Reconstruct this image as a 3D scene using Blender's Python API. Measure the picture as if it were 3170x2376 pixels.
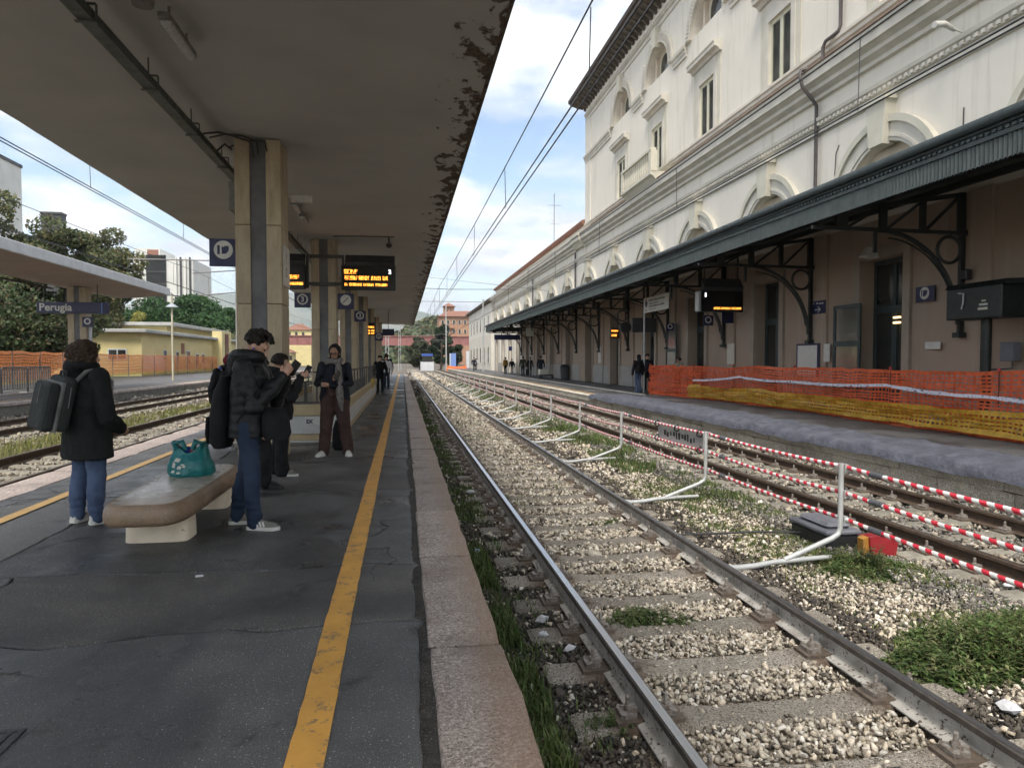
import bpy, bmesh, math, random
import numpy as np
from mathutils import Vector, Matrix, noise
from mathutils.geometry import tessellate_polygon
random.seed(7); RNG = np.random.default_rng(7)
for o in list(bpy.data.objects): bpy.data.objects.remove(o)
SC = bpy.context.scene
COL = SC.collection
# ------------------------------------------------------------------ camera
cam = bpy.data.cameras.new('camera'); cam.lens = 24.41; cam.sensor_width = 36; cam.sensor_fit = 'HORIZONTAL'
cam.clip_start = 0.05; cam.clip_end = 9000
camo = bpy.data.objects.new('camera', cam); COL.objects.link(camo)
camo.location = (0, 0, 1.5)
camo.rotation_euler = (math.radians(90 - 1.961), 0, math.radians(-8.941))
SC.camera = camo
# ------------------------------------------------------------------ sky and sun
SUN_EL, SUN_AZ = 55.0, 199.0          # compass degrees, +Y is north: the sun stands behind the camera, a little to the left
W = bpy.data.worlds.new('World'); SC.world = W; W.use_nodes = True
nt = W.node_tree; nt.nodes.clear()
def N(t, **k):
    n = nt.nodes.new(t)
    for a, b in k.items(): setattr(n, a, b)
    return n
L = nt.links.new
out = N('ShaderNodeOutputWorld'); bg = N('ShaderNodeBackground'); bg.inputs[1].default_value = 0.1
sky = N('ShaderNodeTexSky', sky_type='NISHITA', sun_disc=False)
sky.sun_elevation = math.radians(SUN_EL); sky.sun_rotation = math.radians(SUN_AZ)
sky.air_density = 1.0; sky.dust_density = 0.6; sky.ozone_density = 1.5
tc = N('ShaderNodeTexCoord'); sep = N('ShaderNodeSeparateXYZ'); L(tc.outputs['Generated'], sep.inputs[0])
mx = N('ShaderNodeMath', operation='MAXIMUM'); L(sep.outputs[2], mx.inputs[0]); mx.inputs[1].default_value = 0.0
ad = N('ShaderNodeMath', operation='ADD'); L(mx.outputs[0], ad.inputs[0]); ad.inputs[1].default_value = 0.16
dx = N('ShaderNodeMath', operation='DIVIDE'); L(sep.outputs[0], dx.inputs[0]); L(ad.outputs[0], dx.inputs[1])
dy = N('ShaderNodeMath', operation='DIVIDE'); L(sep.outputs[1], dy.inputs[0]); L(ad.outputs[0], dy.inputs[1])
cmb = N('ShaderNodeCombineXYZ'); L(dx.outputs[0], cmb.inputs[0]); L(dy.outputs[0], cmb.inputs[1]); cmb.inputs[2].default_value = 3.7
n1 = N('ShaderNodeTexNoise'); n1.inputs['Scale'].default_value = 2.3; n1.inputs['Detail'].default_value = 9; n1.inputs['Roughness'].default_value = 0.55
n1.inputs['Distortion'].default_value = 0.15
L(cmb.outputs[0], n1.inputs['Vector'])
r1 = N('ShaderNodeValToRGB'); r1.color_ramp.elements[0].position = 0.37; r1.color_ramp.elements[1].position = 0.58
L(n1.outputs[0], r1.inputs[0])
n2 = N('ShaderNodeTexNoise'); n2.inputs['Scale'].default_value = 4.2; n2.inputs['Detail'].default_value = 7
L(cmb.outputs[0], n2.inputs['Vector'])
r2 = N('ShaderNodeValToRGB')
r2.color_ramp.elements[0].position = 0.36; r2.color_ramp.elements[0].color = (5.5, 5.8, 6.4, 1)
r2.color_ramp.elements[1].position = 0.62; r2.color_ramp.elements[1].color = (8.3, 8.3, 8.3, 1)
L(n2.outputs[0], r2.inputs[0])
gain = N('ShaderNodeMix', data_type='RGBA', blend_type='MULTIPLY'); gain.inputs[0].default_value = 1
L(sky.outputs[0], gain.inputs[6]); gain.inputs[7].default_value = (1.5, 1.42, 1.3, 1)
mixc = N('ShaderNodeMix', data_type='RGBA'); L(r1.outputs[0], mixc.inputs[0]); L(gain.outputs[2], mixc.inputs[6]); L(r2.outputs[0], mixc.inputs[7])
L(mixc.outputs[2], bg.inputs[0]); L(bg.outputs[0], out.inputs[0])
sun = bpy.data.lights.new('sun', 'SUN'); sun.energy = 2.7; sun.angle = math.radians(25); sun.color = (1.0, 0.93, 0.83)
suno = bpy.data.objects.new('sun', sun); COL.objects.link(suno); suno.location = (-30, -20, 60)
_a, _e = math.radians(SUN_AZ), math.radians(SUN_EL)
suno.rotation_euler = Vector((math.sin(_a)*math.cos(_e), math.cos(_a)*math.cos(_e), math.sin(_e))).to_track_quat('Z', 'Y').to_euler()
SC.view_settings.view_transform = 'Standard'; SC.view_settings.look = 'None'
SC.view_settings.exposure = 0.84; SC.view_settings.gamma = 1.0; SC.view_settings.use_curve_mapping = False
SC.render.engine = 'CYCLES'
SC.cycles.max_bounces = 4; SC.cycles.diffuse_bounces = 3; SC.cycles.glossy_bounces = 2; SC.cycles.transmission_bounces = 3; SC.cycles.transparent_max_bounces = 6; SC.cycles.caustics_reflective = False; SC.cycles.caustics_refractive = False
SC.cycles.use_adaptive_sampling = True; SC.cycles.adaptive_threshold = .035; SC.cycles.adaptive_min_samples = 20
# ------------------------------------------------------------------ mesh helpers
PI = math.pi
class MB:
    """collects faces; build() links them as ONE mesh object"""
    def __init__(s): s.v = []; s.f = []; s.m = []; s.mi = 0
    def add(s, vs, fs):
        b = len(s.v); s.v += [tuple(p) for p in vs]
        for f in fs: s.f.append(tuple(i + b for i in f)); s.m.append(s.mi)
        return s
    def box(s, x0, x1, y0, y1, z0, z1):
        return s.add([(x0,y0,z0),(x1,y0,z0),(x1,y1,z0),(x0,y1,z0),(x0,y0,z1),(x1,y0,z1),(x1,y1,z1),(x0,y1,z1)],
            [(0,3,2,1),(4,5,6,7),(0,1,5,4),(1,2,6,5),(2,3,7,6),(3,0,4,7)])
    def boxc(s, c, d): return s.box(c[0]-d[0]/2, c[0]+d[0]/2, c[1]-d[1]/2, c[1]+d[1]/2, c[2]-d[2]/2, c[2]+d[2]/2)
    def bar(s, p, q, w, h, up=(0,0,1)):
        p, q = Vector(p), Vector(q); d = (q-p).normalized(); u = Vector(up)
        if abs(d.dot(u)) > .98: u = Vector((0,1,0)) if abs(d.y) < .9 else Vector((1,0,0))
        a = d.cross(u).normalized()*(w/2); b = a.cross(d).normalized()*(h/2)
        vs = [p-a-b, p+a-b, p+a+b, p-a+b, q-a-b, q+a-b, q+a+b, q-a+b]
        return s.add(vs, [(0,1,2,3),(7,6,5,4),(0,4,5,1),(1,5,6,2),(2,6,7,3),(3,7,4,0)])
    def tube(s, pts, r, n=8, cap=True, closed=False):
        pts = [Vector(p) for p in pts]; m = len(pts); vs = []; fs = []
        rs = r if isinstance(r, (list, tuple)) else [r]*m
        ref = None
        for i, p in enumerate(pts):
            if closed: d = pts[(i+1) % m] - pts[i-1]
            else: d = pts[min(i+1, m-1)] - pts[max(i-1, 0)]
            d.normalize()
            if ref is None:
                ref = Vector((0,0,1)) if abs(d.z) < .9 else Vector((1,0,0))
            a = d.cross(ref)
            if a.length < 1e-4: a = d.orthogonal()
            a.normalize(); b = a.cross(d).normalized(); ref = b
            for k in range(n):
                t = 2*PI*k/n; vs.append(p + a*math.cos(t)*rs[i] + b*math.sin(t)*rs[i])
        for i in range(m if closed else m-1):
            j = (i+1) % m
            for k in range(n): fs.append((i*n+k, i*n+(k+1) % n, j*n+(k+1) % n, j*n+k))
        if cap and not closed: fs += [tuple(range(n-1,-1,-1)), tuple(range((m-1)*n, m*n))]
        return s.add(vs, fs)
    def lathe(s, prof, c=(0,0,0), n=16, sx=1, sy=1):
        vs = []; fs = []; m = len(prof)
        for r, z in prof:
            for k in range(n):
                t = 2*PI*k/n; vs.append((c[0]+r*sx*math.cos(t), c[1]+r*sy*math.sin(t), c[2]+z))
        for i in range(m-1):
            for k in range(n): fs.append((i*n+k, i*n+(k+1) % n, (i+1)*n+(k+1) % n, (i+1)*n+k))
        fs += [tuple(range(n-1,-1,-1)), tuple(range((m-1)*n, m*n))]
        return s.add(vs, fs)
    def prism(s, poly, axis, a, b, holes=()):
        """polygon (2D loop) swept along an axis; other two axes are taken in xyz order; holes give openings"""
        loops = [list(poly)] + [list(h) for h in holes]
        def P(u, w, t): return {'x': (t,u,w), 'y': (u,t,w), 'z': (u,w,t)}[axis]
        flat = [p for l in loops for p in l]; n = len(flat)
        tri = tessellate_polygon([[Vector((p[0], p[1], 0)) for p in l] for l in loops])
        vs = [P(p[0], p[1], a) for p in flat] + [P(p[0], p[1], b) for p in flat]
        fs = [tuple(t) for t in tri] + [tuple(i+n for i in reversed(t)) for t in tri]
        o = 0
        for l in loops:
            k = len(l)
            for i in range(k): fs.append((o+i, o+(i+1) % k, n+o+(i+1) % k, n+o+i))
            o += k
        return s.add(vs, fs)
    def quad(s, *p): return s.add(p, [tuple(range(len(p)))])
    def mesh(s, name, mats, off=(0,0,0), smooth=None):
        me = bpy.data.meshes.new(name)
        o = Vector(off); me.from_pydata([Vector(p)-o for p in s.v], [], s.f)
        for m in (mats if isinstance(mats, (list, tuple)) else [mats]): me.materials.append(m)
        if max(s.m, default=0): me.polygons.foreach_set('material_index', s.m)
        b = bmesh.new(); b.from_mesh(me); bmesh.ops.recalc_face_normals(b, faces=b.faces); b.to_mesh(me); b.free()
        if smooth is not None: shade(me, smooth)
        return me
def shade(me, ang=40):
    me.polygons.foreach_set('use_smooth', [True]*len(me.polygons))
    me.set_sharp_from_angle(angle=math.radians(ang))
def worldloc(o):
    p = Vector((0,0,0))
    while o is not None: p += o.location; o = o.parent
    return p
def link(name, me, parent=None, loc=None):
    o = bpy.data.objects.new(name, me); COL.objects.link(o)
    if parent is not None: o.parent = parent
    if loc is not None: o.location = loc
    return o
def tag(o, label=None, cat=None, group=None, kind=None):
    for k, v in (('label', label), ('category', cat), ('group', group), ('kind', kind)):
        if v: o[k] = v
    return o
def part(name, mb, mats, parent=None, smooth=None, bevel=0, segs=1):
    """one mesh object; coordinates in mb are world coordinates"""
    if parent is not None: off = worldloc(parent)
    else:
        a = np.array(mb.v); off = Vector(((a[:,0].min()+a[:,0].max())/2, (a[:,1].min()+a[:,1].max())/2, a[:,2].min()))
    me = mb.mesh(name, mats, off, smooth)
    o = link(name, me, parent, None if parent is not None else off)
    if bevel: bevel_me(me, bevel, segs)
    return o
def bevel_me(me, w, segs=1):
    b = bmesh.new(); b.from_mesh(me)
    es = [e for e in b.edges if len(e.link_faces) == 2 and e.calc_face_angle(0) > .5]
    bmesh.ops.bevel(b, geom=es, offset=w, segments=segs, affect='EDGES', profile=.5, clamp_overlap=True)
    b.to_mesh(me); b.free()
def empty(name, loc, label, cat, group=None):
    o = bpy.data.objects.new(name, None); COL.objects.link(o); o.location = loc; o.empty_display_size = .1
    return tag(o, label, cat, group)
def copy_tree(o, parent=None):
    c = o.copy(); COL.objects.link(c); c.parent = parent
    for ch in list(o.children): copy_tree(ch, c)
    return c
def arc(cx, cy, r, a0, a1, n): return [(cx+r*math.cos(math.radians(a0+(a1-a0)*i/n)), cy+r*math.sin(math.radians(a0+(a1-a0)*i/n))) for i in range(n+1)]
TMP = bpy.data.scenes.new('workbench')          # throw-away scene: shapes are evaluated there, away from the heavy one
def evaluate(o):
    TMP.collection.objects.link(o); vl = TMP.view_layers[0]; vl.update()
    me = bpy.data.meshes.new_from_object(o.evaluated_get(vl.depsgraph)); TMP.collection.objects.unlink(o); return me
def text_mb(mb, s, size, place, bold=0.0, align='LEFT', depth=0):
    """flat lettering: place(u,v)->world point"""
    cu = bpy.data.curves.new('t', 'FONT'); cu.body = s; cu.size = size; cu.align_x = align; cu.offset = bold; cu.resolution_u = 3
    o = bpy.data.objects.new('t', cu); me = evaluate(o)
    mb.add([place(v.co.x, v.co.y) for v in me.vertices], [tuple(p.vertices) for p in me.polygons])
    bpy.data.objects.remove(o); bpy.data.curves.remove(cu); bpy.data.meshes.remove(me)
    return mb
# ------------------------------------------------------------------ material helpers
def newmat(name):
    m = bpy.data.materials.new(name); m.use_nodes = True; t = m.node_tree; t.nodes.clear()
    o = t.nodes.new('ShaderNodeOutputMaterial'); b = t.nodes.new('ShaderNodeBsdfPrincipled'); t.links.new(b.outputs[0], o.inputs[0])
    return m, t, b
def nd(t, typ, ins=None, **k):
    n = t.nodes.new(typ)
    for a, b in k.items(): setattr(n, a, b)
    for a, b in (ins or {}).items():
        if hasattr(b, 'is_output') or isinstance(b, bpy.types.NodeSocket): t.links.new(b, n.inputs[a])
        else: n.inputs[a].default_value = b
    return n
def c4(c): return (c[0], c[1], c[2], 1)
def pos(t, sc=(1,1,1)):
    g = nd(t, 'ShaderNodeNewGeometry')
    if sc == (1,1,1): return g.outputs['Position']
    return nd(t, 'ShaderNodeVectorMath', {0: g.outputs['Position'], 1: sc}, operation='MULTIPLY').outputs[0]
def ramp(t, fac, stops):
    r = nd(t, 'ShaderNodeValToRGB', {0: fac}); e = r.color_ramp.elements
    while len(e) < len(stops): e.new(.5)
    for i, (p, c) in enumerate(stops): e[i].position = p; e[i].color = c4(c) if len(c) == 3 else c
    return r.outputs[0]
def mixc(t, f, a, b, mode='MIX'):
    m = nd(t, 'ShaderNodeMix', data_type='RGBA', blend_type=mode)
    for i, v in ((0, f), (6, a), (7, b)):
        if isinstance(v, bpy.types.NodeSocket): t.links.new(v, m.inputs[i])
        elif i == 0: m.inputs[0].default_value = v
        else: m.inputs[i].default_value = c4(v)
    return m.outputs[2]
def noi(t, vec, scale, det=6, rough=.55, dist=0): return nd(t, 'ShaderNodeTexNoise', {'Vector': vec, 'Scale': scale, 'Detail': min(det, 4), 'Roughness': rough, 'Distortion': dist}).outputs[0]
def pmat(name, c1, c2=None, scale=3.0, rough=.7, rvar=.15, bump=0, bscale=None, metal=0, spec=.5, spk=None, vary=.0, stretch=(1,1,1), lo=.35, hi=.65, coat=0):
    """noise between two colours, optional fine speckle, bump and per-object brightness"""
    m, t, b = newmat(name); P = pos(t, stretch); c2 = c2 or tuple(x*.75 for x in c1)
    n = noi(t, P, scale, 8, .6)
    col = ramp(t, n, [(lo, c1), (hi, c2)])
    if spk:
        f = noi(t, P, spk[0], 2, .5)
        col = mixc(t, ramp(t, f, [(spk[2], (0,0,0)), (min(1, spk[2]+.06), (1,1,1))]), col, spk[1])
    if vary:
        oi = nd(t, 'ShaderNodeObjectInfo').outputs['Random']
        k = nd(t, 'ShaderNodeMapRange', {0: oi, 3: 1-vary, 4: 1+vary}).outputs[0]
        col = mixc(t, 1.0, col, (1,1,1), 'MULTIPLY'); mm = col.node; t.links.new(k, mm.inputs[7])
    t.links.new(col, b.inputs['Base Color'])
    rr = nd(t, 'ShaderNodeMapRange', {0: noi(t, P, scale*2.3, 4), 1: .3, 2: .7, 3: max(0.03, rough-rvar), 4: min(1, rough+rvar)}).outputs[0]
    t.links.new(rr, b.inputs['Roughness']); b.inputs['Metallic'].default_value = metal; b.inputs['Specular IOR Level'].default_value = spec
    if coat: b.inputs['Coat Weight'].default_value = coat; b.inputs['Coat Roughness'].default_value = .15
    if bump:
        bn = nd(t, 'ShaderNodeBump', {'Strength': 1.0, 'Distance': bump, 'Height': noi(t, P, bscale or scale*8, 6, .6)})
        t.links.new(bn.outputs[0], b.inputs['Normal'])
    return m
def emis(name, c, s):
    m, t, b = newmat(name); b.inputs['Base Color'].default_value = c4((.02,.02,.02)); b.inputs['Emission Color'].default_value = c4(c); b.inputs['Emission Strength'].default_value = s
    return m
def colattr(name, rough=.85, bump=0, bscale=60, trans=0, spec=.3):
    """colour stored per stone / leaf / blade in the attribute Col"""
    m, t, b = newmat(name); a = nd(t, 'ShaderNodeAttribute', attribute_name='Col')
    P = pos(t); n = noi(t, P, bscale, 4)
    col = mixc(t, .55, a.outputs['Color'], ramp(t, n, [(.3, (.45,.45,.45)), (.7, (1.25,1.25,1.25))]), 'MULTIPLY')
    t.links.new(col, b.inputs['Base Color']); b.inputs['Roughness'].default_value = rough; b.inputs['Specular IOR Level'].default_value = spec
    if bump:
        bn = nd(t, 'ShaderNodeBump', {'Strength': 1.0, 'Distance': bump, 'Height': n}); t.links.new(bn.outputs[0], b.inputs['Normal'])
    if trans:
        tr = nd(t, 'ShaderNodeBsdfTranslucent', {'Color': col}); ms = nd(t, 'ShaderNodeMixShader', {0: trans, 1: b.outputs[0], 2: tr.outputs[0]})
        t.links.new(ms.outputs[0], [n for n in t.nodes if n.type == 'OUTPUT_MATERIAL'][0].inputs[0])
    return m
def np_mesh(name, V, F, cols=None, mat=None, smooth=False):
    """fast mesh from arrays; V (n,3), F (m,3|4), cols (n,3)"""
    me = bpy.data.meshes.new(name); n, k = F.shape
    me.vertices.add(len(V)); me.vertices.foreach_set('co', np.ascontiguousarray(V, dtype=np.float32).ravel())
    me.loops.add(n*k); me.loops.foreach_set('vertex_index', np.ascontiguousarray(F, dtype=np.int32).ravel())
    me.polygons.add(n); me.polygons.foreach_set('loop_start', np.arange(0, n*k, k, dtype=np.int32)); me.polygons.foreach_set('loop_total', np.full(n, k, dtype=np.int32))
    if cols is not None:
        at = me.color_attributes.new('Col', 'FLOAT_COLOR', 'POINT'); c = np.ones((len(V), 4), dtype=np.float32); c[:, :3] = cols
        at.data.foreach_set('color', c.ravel())
    if mat: me.materials.append(mat)
    if smooth: me.polygons.foreach_set('use_smooth', np.ones(n, dtype=bool))
    me.update(calc_edges=True); me.validate()
    return me
# ------------------------------------------------------------------ materials
def asphalt_mat(name, c1, c2, wet=.3, dry=.75):
    m, t, b = newmat(name); P = pos(t)
    big = noi(t, P, .55, 5, .6, .6); mid = noi(t, P, 3.2, 8, .65); fine = noi(t, P, 160, 3, .7); fl = noi(t, P, 95, 1, .4)
    col = ramp(t, mid, [(.3, c1), (.7, c2)])
    col = mixc(t, ramp(t, fine, [(.46, (0,0,0)), (.66, (1,1,1))]), col, tuple(x*2.1 for x in c2))
    col = mixc(t, ramp(t, fl, [(.69, (0,0,0)), (.72, (1,1,1))]), col, (.42,.41,.38))
    damp = ramp(t, big, [(.44, (0,0,0)), (.58, (1,1,1))])
    col = mixc(t, damp, mixc(t, 1, col, (.46,.48,.51), 'MULTIPLY'), col)
    vor = nd(t, 'ShaderNodeTexVoronoi', {'Vector': nd(t, 'ShaderNodeVectorMath', {0: P, 1: nd(t, 'ShaderNodeVectorMath', {0: nd(t, 'ShaderNodeTexNoise', {'Vector': P, 'Scale': 1.6, 'Detail': 5}).outputs[1], 1: (.9,.9,.9)}, operation='MULTIPLY').outputs[0]}, operation='ADD').outputs[0], 'Scale': .42}, feature='DISTANCE_TO_EDGE')
    crk = ramp(t, vor.outputs[0], [(0, (1,1,1)), (.006, (0,0,0))])
    pat = ramp(t, noi(t, P, .3, 2), [(.5, (0,0,0)), (.56, (1,1,1))])
    crk = mixc(t, 1, crk, pat, 'MULTIPLY')
    col = mixc(t, crk, col, (.012,.012,.012))
    st = noi(t, P, 2.1, 4, .7, .8)
    col = mixc(t, ramp(t, st, [(.60, (0,0,0)), (.68, (.75,.75,.75))]), col, tuple(x*.45 for x in c1))
    gum = nd(t, 'ShaderNodeTexVoronoi', {'Vector': P, 'Scale': 3.3, 'Randomness': 1.0}); gm = ramp(t, gum.outputs['Distance'], [(.055, (1,1,1)), (.075, (0,0,0))]); gs = ramp(t, gum.outputs['Color'], [(.5, (0,0,0)), (.52, (1,1,1))])
    col = mixc(t, mixc(t, 1, gm, gs, 'MULTIPLY'), col, tuple(x*.5 for x in c1))
    oi = nd(t, 'ShaderNodeObjectInfo').outputs['Random']
    k = nd(t, 'ShaderNodeMapRange', {0: oi, 3: .78, 4: 1.35}).outputs[0]
    col = mixc(t, 1.0, col, (1,1,1), 'MULTIPLY'); t.links.new(k, col.node.inputs[7])
    t.links.new(col, b.inputs['Base Color'])
    r = nd(t, 'ShaderNodeMapRange', {0: nd(t, 'ShaderNodeMath', {0: big, 1: nd(t, 'ShaderNodeMath', {0: mid, 1: .35}, operation='MULTIPLY').outputs[0]}, operation='ADD').outputs[0], 1: .5, 2: .82, 3: wet, 4: dry}).outputs[0]
    t.links.new(r, b.inputs['Roughness'])
    h = nd(t, 'ShaderNodeMath', {0: nd(t, 'ShaderNodeMath', {0: fine, 1: .0022}, operation='MULTIPLY').outputs[0], 1: nd(t, 'ShaderNodeMath', {0: mid, 1: .008}, operation='MULTIPLY').outputs[0]}, operation='ADD').outputs[0]
    h = nd(t, 'ShaderNodeMath', {0: h, 1: nd(t, 'ShaderNodeMath', {0: crk, 1: .02}, operation='MULTIPLY').outputs[0]}, operation='SUBTRACT').outputs[0]
    bn = nd(t, 'ShaderNodeBump', {'Strength': 1.0, 'Distance': 1.0, 'Height': h}); t.links.new(bn.outputs[0], b.inputs['Normal'])
    return m
def kerb_mat(name, c1, c2, stain, edge=None):
    m, t, b = newmat(name); P = pos(t)
    n = noi(t, P, 4.5, 8, .65); sp = noi(t, P, 48, 4, .7); bl = noi(t, P, 1.6, 6, .7)
    col = ramp(t, n, [(.35, c1), (.65, c2)])
    col = mixc(t, ramp(t, sp, [(.50, (0,0,0)), (.56, (1,1,1))]), col, tuple(min(.78, x*1.9+.06) for x in c2))
    col = mixc(t, ramp(t, noi(t, P, 80, 3, .65), [(.56, (0,0,0)), (.62, (1,1,1))]), col, (.075,.06,.05))
    col = mixc(t, ramp(t, bl, [(.50, (0,0,0)), (.72, (.8,.8,.8))]), col, stain)
    if edge is not None:
        ex = nd(t, 'ShaderNodeMath', {0: nd(t, 'ShaderNodeSeparateXYZ', {0: P}).outputs[0], 1: nd(t, 'ShaderNodeMath', {0: noi(t, P, 3.5, 4), 1: .22}, operation='MULTIPLY').outputs[0]}, operation='ADD').outputs[0]
        col = mixc(t, ramp(t, nd(t, 'ShaderNodeMath', {0: ex, 1: edge-.04}, operation='SUBTRACT').outputs[0], [(.03, (0,0,0)), (.18, (.58,.58,.58))]), col, (.30,.185,.11))
    oi = nd(t, 'ShaderNodeObjectInfo').outputs['Random']; k = nd(t, 'ShaderNodeMapRange', {0: oi, 3: .85, 4: 1.12}).outputs[0]
    col = mixc(t, 1.0, col, (1,1,1), 'MULTIPLY'); t.links.new(k, col.node.inputs[7])
    t.links.new(col, b.inputs['Base Color']); b.inputs['Roughness'].default_value = .62
    bn = nd(t, 'ShaderNodeBump', {'Strength': 1.0, 'Distance': .010, 'Height': noi(t, P, 42, 6, .7)}); t.links.new(bn.outputs[0], b.inputs['Normal'])
    return m
def paint_mat(name, c, under, thr=.6, rough=.55):
    m, t, b = newmat(name); P = pos(t)
    w = noi(t, P, 9, 9, .72); f = noi(t, P, 60, 4, .6)
    s = nd(t, 'ShaderNodeMath', {0: nd(t, 'ShaderNodeMath', {0: w, 1: .65}, operation='MULTIPLY').outputs[0], 1: nd(t, 'ShaderNodeMath', {0: f, 1: .35}, operation='MULTIPLY').outputs[0]}, operation='ADD').outputs[0]
    col = mixc(t, ramp(t, s, [(thr, (0,0,0)), (thr+.07, (1,1,1))]), ramp(t, noi(t, P, 5, 5), [(.3, c), (.7, tuple(x*.8 for x in c))]), under)
    t.links.new(col, b.inputs['Base Color']); b.inputs['Roughness'].default_value = rough
    bn = nd(t, 'ShaderNodeBump', {'Strength': .6, 'Distance': .003, 'Height': f}); t.links.new(bn.outputs[0], b.inputs['Normal'])
    return m
M = {}
M['asphalt'] = asphalt_mat('asphalt', (.036,.036,.035), (.078,.077,.073), .13, .76)
M['asphalt_grey'] = asphalt_mat('asphalt_grey', (.075,.076,.078), (.115,.112,.108), .35, .8)
M['asphalt_brown'] = asphalt_mat('asphalt_brown', (.050,.046,.041), (.096,.089,.080), .45, .88)
M['joint'] = pmat('joint_dirt', (.016,.015,.013), (.03,.027,.022), 20, .9, bump=.01)
M['kerb'] = kerb_mat('kerb_stone', (.36,.30,.255), (.25,.20,.17), (.14,.10,.075), .40)
M['kerb_pale'] = kerb_mat('kerb_pale', (.45,.36,.31), (.36,.30,.27), (.2,.16,.13))
M['wall_stone'] = kerb_mat('platform_wall_stone', (.64,.56,.43), (.50,.44,.34), (.24,.215,.165))
M['wall_conc'] = kerb_mat('platform_wall_concrete', (.22,.21,.18), (.15,.15,.125), (.06,.07,.04))
M['yellow'] = paint_mat('yellow_paint', (.70,.36,.07), (.24,.165,.09), .535)
M['yellow_old'] = paint_mat('worn_yellow_paint', (.72,.44,.14), (.24,.20,.15), .56)
M['whiteline'] = paint_mat('worn_white_paint', (.62,.60,.54), (.12,.12,.12), .52)
def sleeper_mat(name, c1, c2, xs):
    m, t, b = newmat(name); P = pos(t); X = nd(t, 'ShaderNodeSeparateXYZ', {0: P}).outputs[0]
    col = ramp(t, noi(t, P, 5, 4, .65), [(.3, c1), (.7, c2)])
    col = mixc(t, ramp(t, noi(t, P, 70, 3, .6), [(.50, (0,0,0)), (.60, (1,1,1))]), col, (.09,.078,.06))
    col = mixc(t, ramp(t, noi(t, P, 95, 2, .6), [(.58, (0,0,0)), (.66, (1,1,1))]), col, (.52,.48,.41))
    for x in xs:
        d = nd(t, 'ShaderNodeMath', {0: nd(t, 'ShaderNodeMath', {0: X, 1: x}, operation='SUBTRACT').outputs[0]}, operation='ABSOLUTE').outputs[0]
        d = nd(t, 'ShaderNodeMath', {0: d, 1: nd(t, 'ShaderNodeMath', {0: noi(t, P, 9, 4), 1: .28}, operation='MULTIPLY').outputs[0]}, operation='ADD').outputs[0]
        col = mixc(t, ramp(t, d, [(.26, (.8,.8,.8)), (.42, (0,0,0))]), col, (.085,.05,.03))
    oi = nd(t, 'ShaderNodeObjectInfo').outputs['Random']; k = nd(t, 'ShaderNodeMapRange', {0: oi, 3: .8, 4: 1.15}).outputs[0]
    col = mixc(t, 1.0, col, (1,1,1), 'MULTIPLY'); t.links.new(k, col.node.inputs[7])
    t.links.new(col, b.inputs['Base Color']); b.inputs['Roughness'].default_value = .85
    bn = nd(t, 'ShaderNodeBump', {'Strength': 1, 'Distance': .012, 'Height': noi(t, P, 60, 4, .65)}); t.links.new(bn.outputs[0], b.inputs['Normal'])
    return m
M['sleeper'] = sleeper_mat('sleeper_concrete', (.34,.305,.25), (.23,.20,.16), (1.3025, 2.8075))
M['sleeper_grey'] = pmat('sleeper_concrete_grey', (.27,.25,.20), (.17,.155,.125), 6, .9, bump=.006, bscale=70, vary=.15)
M['rail_side'] = pmat('rail_dusty_side', (.52,.50,.46), (.34,.32,.285), 7, .8, bump=.002, bscale=120, spk=(42, (.10,.075,.055), .60))
M['head_side'] = pmat('rail_head_side', (.10,.088,.075), (.06,.05,.042), 14, .6, bump=.001, bscale=90, metal=.3)
M['rail_head'] = pmat('rail_polished', (.62,.63,.65), (.5,.51,.53), 20, .3, .04, metal=1, stretch=(1,.01,1))
M['rail_worn'] = pmat('rail_dull_head', (.24,.225,.21), (.15,.13,.11), 12, .38, .1, metal=.8, stretch=(1,.05,1))
M['rail_rust'] = pmat('rail_rust', (.055,.038,.026), (.095,.06,.038), 14, .85, bump=.002, bscale=80)
M['plate'] = pmat('plate_rust', (.15,.115,.085), (.09,.07,.055), 30, .8, bump=.002, bscale=90)
M['clip'] = pmat('clip_steel', (.34,.32,.29), (.16,.12,.09), 40, .6, metal=.3)
M['dirt'] = pmat('track_dirt', (.15,.128,.10), (.085,.073,.058), 2.2, .95, bump=.03, bscale=26, spk=(40, (.22,.195,.16), .56))
M['field'] = pmat('far_field', (.09,.11,.045), (.14,.125,.07), .02, .95)
M['stones'] = colattr('ballast', .9, .004, 55)
M['grass'] = colattr('grass_blades', .75, 0, 30, .25)
M['leaf'] = colattr('leaves', .6, 0, 3, .25)
# ------------------------------------------------------------------ ground
g = MB(); g.box(-900, 900, -60, 6000, -1.2, -.53)
tag(part('ground', g, M['dirt']), kind='structure')
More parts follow.
